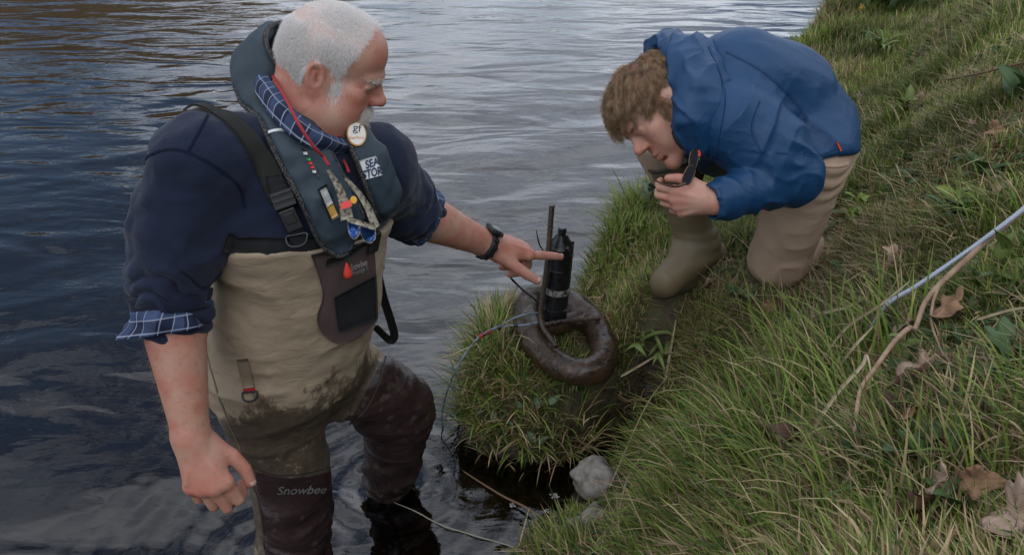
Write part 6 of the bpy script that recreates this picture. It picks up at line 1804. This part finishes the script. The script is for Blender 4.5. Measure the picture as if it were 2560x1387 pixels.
# ================================================================== LIVING BROAD-LEAVED PLANTS
def gleaf(kind):
    "one green leaf along +x, length 1"
    n = 12; t = np.linspace(0, 1, n)
    if kind == 'oval': w = .24 * np.sin(PI * t ** .8) ** .9
    elif kind == 'tooth': w = .27 * np.sin(PI * t ** .75) ** .8 * (1 + .22 * (np.arange(n) % 2))
    else: w = .055 * np.interp(t, [0, .2, .75, 1], [.7, 1, .85, .05])
    bend = {'oval': .35, 'tooth': .3, 'blade': .7}[kind]
    x = t * (1 - .12 * bend * t); z = .55 * t - bend * t ** 2 if kind != 'blade' else .9 * t - .75 * t ** 2.2
    G = np.stack([np.stack([x, s * w, z + abs(s) * w * .35], 1) for s in (-1, -.5, 0, .5, 1)], 1)
    G[:, [1, 3], 2] += .012
    N = np.zeros_like(G); N[..., 2] = 1
    v, f = slab(G, N, .004); return v, f
LEAFM = {}
def plant_mat(name, a, b):
    m = M(name, a, .5, .4); m.color(m.mix(m.ramp(m.noise(55, 4), [(.35, 0.0), (.65, 1.0)]), a, b)); m.bump(m.noise(120, 3), .3, .001)
    m.b.inputs['Subsurface Weight'].default_value = 0.0
    return m.m
pm_g = plant_mat('leaf_green', (.060, .105, .030), (.040, .080, .022)); pm_l = plant_mat('leaf_lime', (.17, .22, .03), (.12, .18, .03)); pm_s = plant_mat('leaf_sage', (.11, .15, .085), (.085, .12, .06)); pm_y = plant_mat('leaf_yellowgreen', (.13, .17, .035), (.09, .135, .03))
def plant(px, py, kind, n, L, mat, label, name='plant', up=.9, seed=0, cat='plant', spread=1.0, stem=0.0, base=None):
    rg = random.Random(seed * 977 + px)
    g = base if base is not None else gp(px, py, -.004)
    root = empty(name, g, label, cat)
    key = (kind, mat.name)
    if key not in LEAFM:
        v, f = gleaf(kind); LEAFM[key] = mesh_any('leaf', v, f); LEAFM[key].materials.append(mat)
    for k in range(n):
        o = bpy.data.objects.new('leaf', LEAFM[key]); COL.objects.link(o); o.parent = root
        s = 1.1 * L * rg.uniform(.6, 1.1); o.scale = (s, s, s)
        hgt = .012 + 1.2 * stem * rg.uniform(.1, 1.0)
        o.location = (rg.gauss(0, .006 * spread), rg.gauss(0, .006 * spread), hgt)
        o.rotation_euler = (rg.gauss(0, .25), -rg.uniform(.0, up) , k * 2.4 + rg.uniform(-.4, .4))
    if stem:
        tube_obj('stem', [g, g + np.array([.004, .0, stem * .5]), g + np.array([.0, .004, stem])], [.002, .0018, .0012], mat, root, 6, 8)
    return root
for a_ in ((1628, 545, 'tooth', 16, .050, pm_s, 'pale sage leafy plant left of the forward boot', 'leafy_plant', .9, 1, 'plant', 3, .10),
           (2134, 572, 'tooth', 12, .045, pm_l, 'bright lime feathery sprig right of the kneeling leg', 'sprig', .6, 2, 'plant', 1.5, .07),
           (2362, 540, 'tooth', 10, .045, pm_l, 'yellow green ferny sprig on the right slope above the rope', 'sprig', .4, 3, 'plant', 2, .04),
           (2248, 312, 'oval', 12, .055, pm_y, 'upright fresh green shoot on the slope right of the blue jacket', 'shoot', 1.2, 4, 'plant', 1.2, .08),
           (2488, 705, 'oval', 7, .075, pm_y, 'yellow green sprout growing under the wire rope near the frame edge', 'shoot', 1.1, 5, 'plant', 1, .05),
           (2242, 925, 'oval', 6, .045, pm_y, 'small bright shoot growing against the bend of the branch', 'shoot', .9, 6, 'plant', 1, .05),
           (2440, 745, 'oval', 6, .038, pm_g, 'little leafy shoot between rope and dark docks', 'shoot', .9, 7, 'plant', 1, .03),
           (2545, 270, 'oval', 9, .10, pm_g, 'large leaved green clump at the right edge of the slope', 'leafy_plant', .9, 8, 'plant', 2, .03),
           (2150, 120, 'oval', 14, .06, pm_g, 'green leafy clump on the slope under the daffodil', 'leafy_plant', .9, 9, 'plant', 5, .04),
           (2200, 130, 'blade', 14, .13, pm_y, 'tuft of broad yellow green blades below the daffodil clump', 'leafy_plant', .7, 10, 'plant', 4, .0),
           (1848, 745, 'oval', 8, .052, pm_g, 'low dock rosette on turf in front of the kneeling knee', 'dock_plant', .3, 11, 'plant', 1, .0),
           (1808, 690, 'oval', 6, .045, pm_g, 'small dock rosette between boot and knee', 'dock_plant', .3, 12, 'plant', 1, .0),
           (2110, 690, 'oval', 9, .045, pm_g, 'cluster of dark oval leaves behind the kneeling shin', 'dock_plant', .5, 13, 'plant', 4, .02),
           (2330, 1170, 'tooth', 7, .085, pm_g, 'large toothed green leaves low in the lower right grass', 'leafy_plant', .3, 14, 'plant', 3, .0),
           (2190, 1200, 'tooth', 6, .06, pm_g, 'toothed leaves half hidden beside the branch tip', 'leafy_plant', .4, 15, 'plant', 2, .0),
           (2520, 900, 'oval', 8, .06, pm_g, 'dark leafy clump at the right edge below the rope', 'leafy_plant', .5, 16, 'plant', 3, .0),
           (2470, 1320, 'oval', 6, .075, pm_g, 'broad smooth leaves above the bottom right dead leaf', 'leafy_plant', .5, 17, 'plant', 2, .0),
           (2390, 545, 'oval', 8, .07, pm_g, 'dark docks growing on the right slope between sprig and rope', 'dock_plant', .5, 18, 'plant', 2, .0),
           (1350, 1090, 'tooth', 10, .034, pm_s, 'greyish silverweed leaves at the front of the grassy tuft', 'silverweed', .4, 19, 'plant', 6, .0),
           (1300, 1010, 'tooth', 10, .034, pm_s, 'greyish silverweed leaves in the middle of the grassy tuft', 'silverweed', .4, 20, 'plant', 6, .0),
           (1395, 985, 'tooth', 10, .032, pm_s, 'silverweed leaves just below the iron link', 'silverweed', .4, 21, 'plant', 6, .0),
           (1240, 1040, 'tooth', 8, .030, pm_s, 'silverweed leaves near the water tip of the tuft', 'silverweed', .4, 22, 'plant', 5, .0),
           (1590, 1065, 'oval', 5, .036, pm_s, 'pair of round grey green leaves at the gully rim', 'seedling', .4, 23, 'plant', 2, .0),
           (1650, 1050, 'oval', 5, .036, pm_s, 'small pale leaves right of the muddy gully', 'seedling', .5, 24, 'plant', 3, .0),
           (1600, 885, 'blade', 12, .14, pm_y, 'yellow green sword leaved plant right of the iron link', 'leafy_plant', .5, 25, 'plant', 4, .0),
           (1655, 880, 'blade', 9, .12, pm_y, 'second sword leaved plant nearer the soil patch', 'leafy_plant', .5, 26, 'plant', 4, .0),
           (2300, 450, 'oval', 8, .05, pm_g, 'low green leaves in mid slope above the lime sprig', 'dock_plant', .5, 27, 'plant', 3, .0),
           (2440, 450, 'tooth', 9, .055, pm_g, 'toothed green clump on the right slope below bleached leaves', 'leafy_plant', .6, 28, 'plant', 3, .02)):
    plant(a_[0], a_[1], a_[2], a_[3], a_[4], a_[5], a_[6], a_[7], a_[8], a_[9], a_[10], a_[11], a_[12])
# daffodil clump with one open flower
dg_ = gp(2215, 35, -.01)
daf = plant(2215, 35, 'blade', 34, .34, pm_g, 'clump of upright daffodil leaves with one yellow flower at the top of the bank', 'daffodil', 1.0, 31, 'flower', 9, .0)
yel = M('daffodil_yellow', (.75, .42, .02), .5, .3).m; pal = M('daffodil_pale', (.75, .62, .25), .5, .3).m
fz = P(2157, 18, pix(dg_)[2] - .06)
tube_obj('stem', [dg_ + np.array([-.03, 0, 0]), (dg_ + fz) / 2 + np.array([-.03, 0, .05]), fz + np.array([.01, 0, .015]), fz], [.003, .003, .0025, .002], pm_g, daf, 6, 24)
fx = nrm(np.array([-.75, -.35, -.45])); fb = basis(fx, np.array([0, 0, 1.0]))
lathe('trumpet', fz, fx, [(0, .006), (.012, .008), (.022, .011), (.026, .014), (.024, .012), (.004, .005)], yel, daf, 16)
for k in range(6):
    a = k * PI / 3; d = math.cos(a) * fb[:, 1] + math.sin(a) * fb[:, 2]; s_ = np.cross(fx, d)
    u = np.linspace(0, 1, 6); w = .010 * np.sin(PI * (u * .85 + .12))
    G = np.stack([fz + (d * .026 * t + fx * .004 * t)[None] + s_[None] * (np.array([-1, 0, 1]) * w[i])[:, None] for i, t in enumerate(u)])
    v, f = slab(G, np.repeat(np.repeat((fx)[None, None], 6, 0), 3, 1), .0006); link('petal', mesh_any('petal', v, f), pal, daf)
# foam on the still water of the inlet
fm = M('foam', (.55, .55, .52), .15, .5); fm.b.inputs['Transmission Weight'].default_value = .6
def foam(px, py, n, r, label):
    c = PZ(px, py, .0); vs = []
    rg = random.Random(px)
    for k in range(n):
        rr = rg.uniform(.0018, .0045); a = rg.uniform(0, 6.28); q = r * math.sqrt(rg.random())
        bm = bmesh.new(); bmesh.ops.create_icosphere(bm, subdivisions=1, radius=rr)
        v = np.array([x.co[:] for x in bm.verts]) * (1, 1, .6) + c + np.array([q * math.cos(a), q * math.sin(a) * .8, .0008]); f = [[y.index for y in x.verts] for x in bm.faces]; bm.free()
        vs.append((v, f))
    v, f = join(vs); o = link('foam', mesh_any('foam', v, f), fm.m); tag(o, label, 'foam', 'foam patches on the inlet', None)
foam(1386, 1240, 26, .014, 'larger patch of foam bubbles in the dark inlet by the stone')
foam(1280, 1262, 14, .009, 'foam bubbles beside the twig in the inlet')
foam(1368, 1277, 12, .009, 'foam bubbles below the larger patch near the flat stone')
# ================================================================== GRASS
def in_view(xy, z, m=120):
    p = np.c_[xy, z]; q = p - CAM_POS; d = q @ CF; ok = d > .25; d = np.maximum(d, .25)
    px = 1280 + (q @ CR) / d * FPX; py = 693.5 - (q @ CU) / d * FPX
    return ok & (px > -m * 2) & (px < 2560 + m * 3) & (py > -m * 2) & (py < 1387 + m * 3), px, py, d
def scatter(n, lo=(-.5, .35), hi=(4.6, 8.5), pw=1.7, beyond=False):
    out = []; tot = 0
    while tot < n:
        k = 400000
        u = RNG.random((k, 2)); xy = np.array(lo) + u * (np.array(hi) - np.array(lo))
        d0 = np.hypot(xy[:, 0], xy[:, 1]); keep = RNG.random(k) < np.clip((.95 / np.maximum(d0, .3)) ** pw, 0, 1)
        xy = xy[keep]
        d = sdist(xy); xy = xy[d > .006]
        z = HT(xy); ok, px, py, dd = in_view(xy, z)
        if beyond: ok = ~ok & (xy[:, 0] > .15) & (xy[:, 0] < 4.2)
        out.append(np.c_[xy, z, px, py, dd][ok]); tot += ok.sum()
    return np.concatenate(out)[:n]
# what presses the grass down
def blocked(px, py, xy, z):
    b = np.zeros(len(xy), bool)
    for p0, r in ((toe, .050), (ball_, .056), (heel, .05), (Y['knL'], .085), (Y['anL'], .08)): b |= np.linalg.norm(xy - p0[:2], axis=1) < r
    q = (np.c_[xy, np.full(len(xy), rc_[2])] - rc_) @ RRr
    l = np.hypot(q[:, 0] / (hl + .012), q[:, 1] / .142); li = np.hypot(q[:, 0] / (hl - .095), q[:, 1] / .045)
    b |= (l < 1) & (li > 1)
    for c in (PZ(1490, 1200, .06), PZ(1465, 1325, .05)): b |= np.linalg.norm(xy - c[:2] - (.0, -.02), axis=1) < .078
    return b
def blades(base, L, W, az, lean, bend, col, seg=3, twist=None):
    n = len(base); t = np.linspace(0, 1, seg + 1)
    dx = np.stack([np.cos(az), np.sin(az), 0 * az], 1); sd_ = np.stack([-np.sin(az), np.cos(az), 0 * az], 1)
    if twist is not None: sd_ = nrm(sd_ + dx * twist[:, None])
    V = np.empty((n, seg * 2 + 1, 3), np.float32)
    for k in range(seg + 1):
        th = lean + bend * t[k]                       # angle from vertical grows along the blade
        if k == 0: c = base.copy()
        else:
            tm = lean + bend * (t[k] + t[k - 1]) / 2
            c = c + (np.sin(tm)[:, None] * dx + np.cos(tm)[:, None] * np.array([0, 0, 1.0])) * (L / seg)[:, None]
        if k < seg:
            w = W * (1 - .75 * (t[k] ** 2)) * .5
            V[:, 2 * k] = c - sd_ * w[:, None]; V[:, 2 * k + 1] = c + sd_ * w[:, None]
        else: V[:, 2 * k] = c
    f = []
    for k in range(seg - 1): f += [(2 * k, 2 * k + 1, 2 * k + 3), (2 * k, 2 * k + 3, 2 * k + 2)]
    f.append((2 * seg - 2, 2 * seg - 1, 2 * seg))
    m = seg * 2 + 1
    F = (np.arange(n)[:, None, None] * m + np.array(f)[None]).reshape(-1, 3)
    C = np.repeat(col, m, 0)
    return V.reshape(-1, 3), F, C
def tri_obj(name, sets, mat):
    vs, fs, cs, off = [], [], [], 0
    for v, f, c in sets: vs.append(v); fs.append(f + off); cs.append(c); off += len(v)
    me = mesh_np(name, np.concatenate(vs), np.concatenate(fs)); attr(me, 'col', np.concatenate(cs))
    return link(name, me, mat)
mgr = M('grass_blade', (.08, .12, .03), .55, .3)
gcol = mgr.at('col', True); mgr.color(gcol)
# light through the blades
tl_ = mgr.n('ShaderNodeBsdfTranslucent'); mgr.l(gcol, tl_.inputs['Color']); mxx = mgr.n('ShaderNodeMixShader'); mxx.inputs[0].default_value = .35
mgr.l(mgr.b.outputs[0], mxx.inputs[1]); mgr.l(tl_.outputs[0], mxx.inputs[2]); mgr.l(mxx.outputs[0], mgr.out.inputs[0])
G1 = np.array([.110, .165, .026]); G2 = np.array([.235, .290, .060]); G3 = np.array([.052, .100, .022]); ST = np.array([.50, .385, .21]); BR = np.array([.20, .125, .07])
def gcolors(n, dry, lush, xy):
    k = RNG.random((n, 1)); c = G1 * (1 - k) + G2 * k
    c = np.where((RNG.random(n) < .25)[:, None], G3, c)
    c = c * (.8 + .4 * RNG.random((n, 1)))
    r = RNG.random(n)
    s = ST * (.55 + .6 * RNG.random((n, 1))); b = BR * (.6 + .8 * RNG.random((n, 1)))
    c = np.where((r < dry)[:, None], s, c); c = np.where((r < dry * .3)[:, None], b, c)
    return c
S = np.concatenate([scatter(320000, pw=1.05), scatter(80000, (.1, -.8), (4.2, 6.5), .7, True)])
xy, z, px, py, dd = S[:, :2], S[:, 2], S[:, 3], S[:, 4], S[:, 5]
ok = ~blocked(px, py, xy, z) & (seg_d(xy, GULLY) > .075 + .02 * vnoise(np.c_[xy * 14, 0 * z])); S = S[ok]; xy, z, px, py, dd = S[:, :2], S[:, 2], S[:, 3], S[:, 4], S[:, 5]
n = len(S); p3 = np.c_[xy, 0 * z]
tallness = sstep(-.1, .5, fbm(p3 * 3.1 + 4, 3)) * .6 + sstep(820, 1050, py) * (px > 1560) * .9 * sstep(2500, 2100, px + .0 * py)
tallness += np.exp(-(((px - 1225) / 75) ** 2 + ((py - 850) / 120) ** 2)) * 1.5 + np.exp(-(((px - 1575) / 55) ** 2 + ((py - 520) / 70) ** 2)) * 1.2
tallness += np.exp(-((sdist(xy)) / .05) ** 2) * .45
bare = np.exp(-(np.linalg.norm((xy - FOOT_C - (.06, -.03)) / (.26, .15), axis=1)) ** 2) + .7 * np.exp(-(((px - 1800) / 170) ** 2 + ((py - 860) / 80) ** 2)) + .9 * sstep(.18, .45, fbm(p3 * 2.6 + 20, 3)) * (1 - sstep(.2, .8, tallness))
tallness *= 1 - .9 * ((px < 1620) & (py > 1130))
bare = np.clip(bare, 0, 1)
keep = (RNG.random(n) > .42 * bare) & ~((dd < 1.75) & (RNG.random(n) < .35)); tallness = np.clip(tallness - .9 * bare, 0, 1.6)
S, xy, z, px, py, dd, tallness, p3, bare = [q[keep] for q in (S, xy, z, px, py, dd, tallness, p3, bare)]; n = len(S)
L = (.022 + .028 * RNG.random(n)) * (1 + .35 * np.clip(dd - 2, 0, 3)) + tallness * (.025 + .060 * RNG.random(n) ** 1.5)
Wb = (.0013 + .0012 * RNG.random(n) + .0022 * RNG.random(n) ** 3) * np.where(dd < 1.75, 1.25, 1) * (1 + .30 * np.clip(dd - 1.6, 0, 4)) * (1 + .5 * np.minimum(tallness, 1))
flow = fbm(p3 * 1.6 + 31, 2) * 2.5
az = np.where(RNG.random(n) < .5, RNG.random(n) * 6.283, 2.6 + flow + RNG.normal(0, .7, n))
lean = np.abs(RNG.normal(.42, .36, n)) + .12 * tallness; bend = RNG.random(n) * (.5 + .9 * np.minimum(tallness, 1))
flatb = RNG.random(n) < (.34 + .3 * bare.clip(0, 1)); lean = np.where(flatb, 1.15 + .3 * RNG.random(n), lean); bend = np.where(flatb, .35 * RNG.random(n), bend)
dry = np.clip(.24 + .30 * sstep(-.1, .6, fbm(p3 * 2.0 + 9, 3)) + .25 * flatb + .2 * bare - .10 * np.minimum(tallness, 1), .05, .85)
base = np.c_[xy, z - .004]
setA = blades(base, L, Wb, az, lean, bend, gcolors(n, dry, 0, xy) * (1 + .38 * np.clip(fbm(p3 * 5.5 + 60, 2), -1, 1))[:, None] * np.array([1, 1, 1]) ** 1, 3)
g1 = tri_obj('grass', [setA], mgr.m); tag(g1, 'short mixed green and straw grass covering the bank', 'grass', None, 'stuff')
# trodden turf between the weight and the boot
Q = np.array([ground(a, b) for a, b in zip(1500 + 320 * RNG.random(220), 680 + 310 * RNG.random(220))])
Q = Q[RNG.integers(0, len(Q), 9000)] + np.c_[RNG.normal(0, .032, (9000, 2)), np.zeros(9000)]; Q[:, 2] = HT(Q[:, :2])
_p = np.array([pix(q) for q in Q]); Q = Q[~blocked(_p[:, 0], _p[:, 1], Q[:, :2], Q[:, 2]) & (seg_d(Q[:, :2], GULLY) > .07) & (sdist(Q[:, :2]) > .01)]; n = len(Q)
setT = blades(Q - [0, 0, .003], .022 + .045 * RNG.random(n) ** 1.6, .0014 + .0016 * RNG.random(n), RNG.random(n) * 6.283, np.abs(RNG.normal(.8, .45, n)), .6 * RNG.random(n), gcolors(n, np.full(n, .42), 0, None), 3)
trod = tri_obj('grass', [setT], mgr.m); tag(trod, 'short trodden turf between the iron link and the boot', 'grass', None, 'stuff')
# ---- taller tussocks, each a plant of its own where it stands out
def tussock(px, py, r, n, L0, label, az0=None, dryf=.12, leanm=.35, w=.0044, kind=None):
    g = gp(px, py); a = RNG.random(n) * 6.283; q = r * np.sqrt(RNG.random(n))
    xy = g[:2] + np.c_[q * np.cos(a), q * np.sin(a)]
    xy = xy[sdist(xy) > -.005]; n = len(xy); zz = HT(xy)
    out = np.arctan2(xy[:, 1] - g[1], xy[:, 0] - g[0])
    azz = out + RNG.normal(0, .8, n) if az0 is None else az0 + RNG.normal(0, .75, n)
    Lb = L0 * (.40 + .75 * RNG.random(n) ** 1.4)
    s = blades(np.c_[xy, zz - .005], Lb, w * (.6 + .7 * RNG.random(n)), azz, np.abs(RNG.normal(leanm * .8, .25, n)), .25 + RNG.random(n) ** 1.2 * 1.7, gcolors(n, np.full(n, dryf + .12), 0, xy), 5, RNG.normal(0, .5, n))
    s = (s[0], s[1], s[2] * random.Random(px).uniform(.8, 1.3))
    o = tri_obj('grass_tussock', [s], mgr.m); tag(o, label, 'grass tuft', 'grass tussocks on the bank'); return o
for a_ in ((1232, 800, .075, 340, .24, 'tall fresh green tussock left of the iron link by the cable'),
           (1205, 905, .085, 360, .17, 'green tussock leaning over the water in front of the cable'),
           (1290, 960, .10, 420, .13, 'dense tussock in the middle of the small grassy spit'),
           (1420, 1045, .08, 260, .12, 'tussock drooping over the muddy face beside the gully', None, .35),
           (1230, 1075, .06, 200, .09, 'low tussock at the outer tip of the spit', None, .3),
           (1585, 535, .07, 260, .20, 'tall tussock at the water edge left of the forward boot'),
           (1490, 650, .06, 180, .12, 'small tussock on the bank edge right of the sensor bottle'),
           (1545, 600, .05, 130, .10, 'short tussock on the edge between boot and sensor bottle'),
           (1850, 1010, .14, 420, .23, 'large lush tussock right of the muddy gully', 2.4, .12),
           (1990, 960, .14, 360, .22, 'lush tussock of long blades below the grey wood fragment', 2.2, .14),
           (1740, 1120, .11, 240, .17, 'overhanging tussock above the rounded stone', 2.8, .12),
           (1930, 1120, .14, 340, .23, 'tall tussock around the dark hanging leaf', 2.3, .12),
           (1790, 1270, .14, 320, .20, 'foreground tussock right of the stones', 2.6, .12),
           (1625, 1370, .08, 200, .13, 'spiky tussock over the flat pale stone', 2.3, .14),
           (1400, 1395, .07, 200, .13, 'spiky tussock at the lower water edge', 1.9, .16),
           (2000, 1300, .14, 280, .18, 'foreground tussock below the branch tip', 2.3, .14),
           (2180, 1270, .12, 300, .15, 'grass clump between branch tip and bottom leaves', 2.3, .2),
           (2140, 900, .10, 260, .17, 'grass clump at the end of the wire rope', 2.2, .2),
           (2440, 1100, .14, 320, .14, 'grass clump right of the orange leaf', 2.6, .2),
           (2480, 560, .10, 220, .15, 'arching clump on the right slope', 2.6, .15),
           (2190, 355, .10, 260, .15, 'soft clump at the seat of the blue jacket', 2.6, .12),
           (2440, 110, .14, 300, .17, 'long green clump near the top right corner', 2.7, .15),
           (2045, 70, .10, 200, .14, 'wispy clump on the upper bank edge', 2.8, .3),
           (1945, 130, .06, 90, .16, 'thin wispy clump rising behind the blue jacket', 2.4, .35),
           (1790, 1190, .09, 180, .20, 'arching clump beside the long straw', 2.9, .12),
           (2330, 560, .10, 220, .10, 'low clump around the ferny sprig', 2.4, .2),
           (1560, 905, .05, 110, .10, 'small clump against the right side of the iron link', 2.2, .2),
           (1175, 985, .05, 130, .15, 'ragged clump trailing into the water at the side of the spit', 3.3, .3, .7),
           (1310, 1095, .06, 150, .13, 'ragged clump hanging over the peaty face of the spit', -1.6, .4, .8),
           (1390, 1105, .05, 110, .14, 'straw coloured clump hanging towards the rounded stone', -1.5, .55, .8),
           (1220, 1110, .05, 110, .11, 'drooping blades at the waterline of the spit', -2.0, .4, .8),
           (1412, 842, .035, 80, .06, 'tiny clump growing through the hole of the iron link', None, .15)):
    tussock(*a_)
Sl = scatter(9000, pw=1.3); Sl = Sl[~blocked(Sl[:, 3], Sl[:, 4], Sl[:, :2], Sl[:, 2]) & (seg_d(Sl[:, :2], GULLY) > .06)]; n = len(Sl)
setL = blades(Sl[:, :3] + np.c_[np.zeros((n, 2)), .006 + .022 * RNG.random(n)], .04 + .10 * RNG.random(n) ** 1.5, .0016 + .0020 * RNG.random(n), RNG.random(n) * 6.283, 1.25 + RNG.normal(0, .18, n), RNG.normal(.2, .35, n), gcolors(n, np.full(n, .93), 0, None), 4, RNG.normal(0, .6, n))
lit = tri_obj('straw_litter', [setL], mgr.m); tag(lit, 'dead straw lying loose across the turf', 'straw', None, 'stuff')
# ---- small round-leaved ground cover
Sc = scatter(16000, pw=1.5); pn = fbm(np.c_[Sc[:, :2] * 4.2, 0 * Sc[:, 2]], 3); Sc = Sc[(pn > .12) & ~blocked(Sc[:, 3], Sc[:, 4], Sc[:, :2], Sc[:, 2])]
n = len(Sc); s = (.006 + .010 * RNG.random(n)) * (1 + .2 * np.clip(Sc[:, 5] - 2, 0, 3)); az = RNG.random(n) * 6.283
nn = nrm(np.c_[RNG.normal(0, .45, (n, 2)), np.ones(n)]); ax_ = nrm(np.cross(nn, np.c_[np.cos(az), np.sin(az), 0 * az])); bx2 = np.cross(nn, ax_)
c = Sc[:, :3] + nn * (.010 + .02 * RNG.random(n))[:, None]
prof = [(-1, 0, 0), (-.45, .55, .12), (.35, .5, .10), (1, 0, -.12), (.35, -.5, .10), (-.45, -.55, .12), (0, 0, -.02)]
V = np.stack([c + (ax_ * a + bx2 * b + nn * d) * s[:, None] for a, b, d in prof], 1)
F = (np.arange(n)[:, None, None] * 7 + np.array([(6, k, (k + 1) % 6) for k in range(6)])[None]).reshape(-1, 3)
k = RNG.random((n, 1)); cc = np.array([.045, .085, .025]) * (1 - k) + np.array([.085, .125, .04]) * k
gcov = tri_obj('ground_cover', [(V.reshape(-1, 3), F, np.repeat(cc, 7, 0))], mgr.m); tag(gcov, 'small round green leaves growing through the turf', 'ground cover', None, 'stuff')
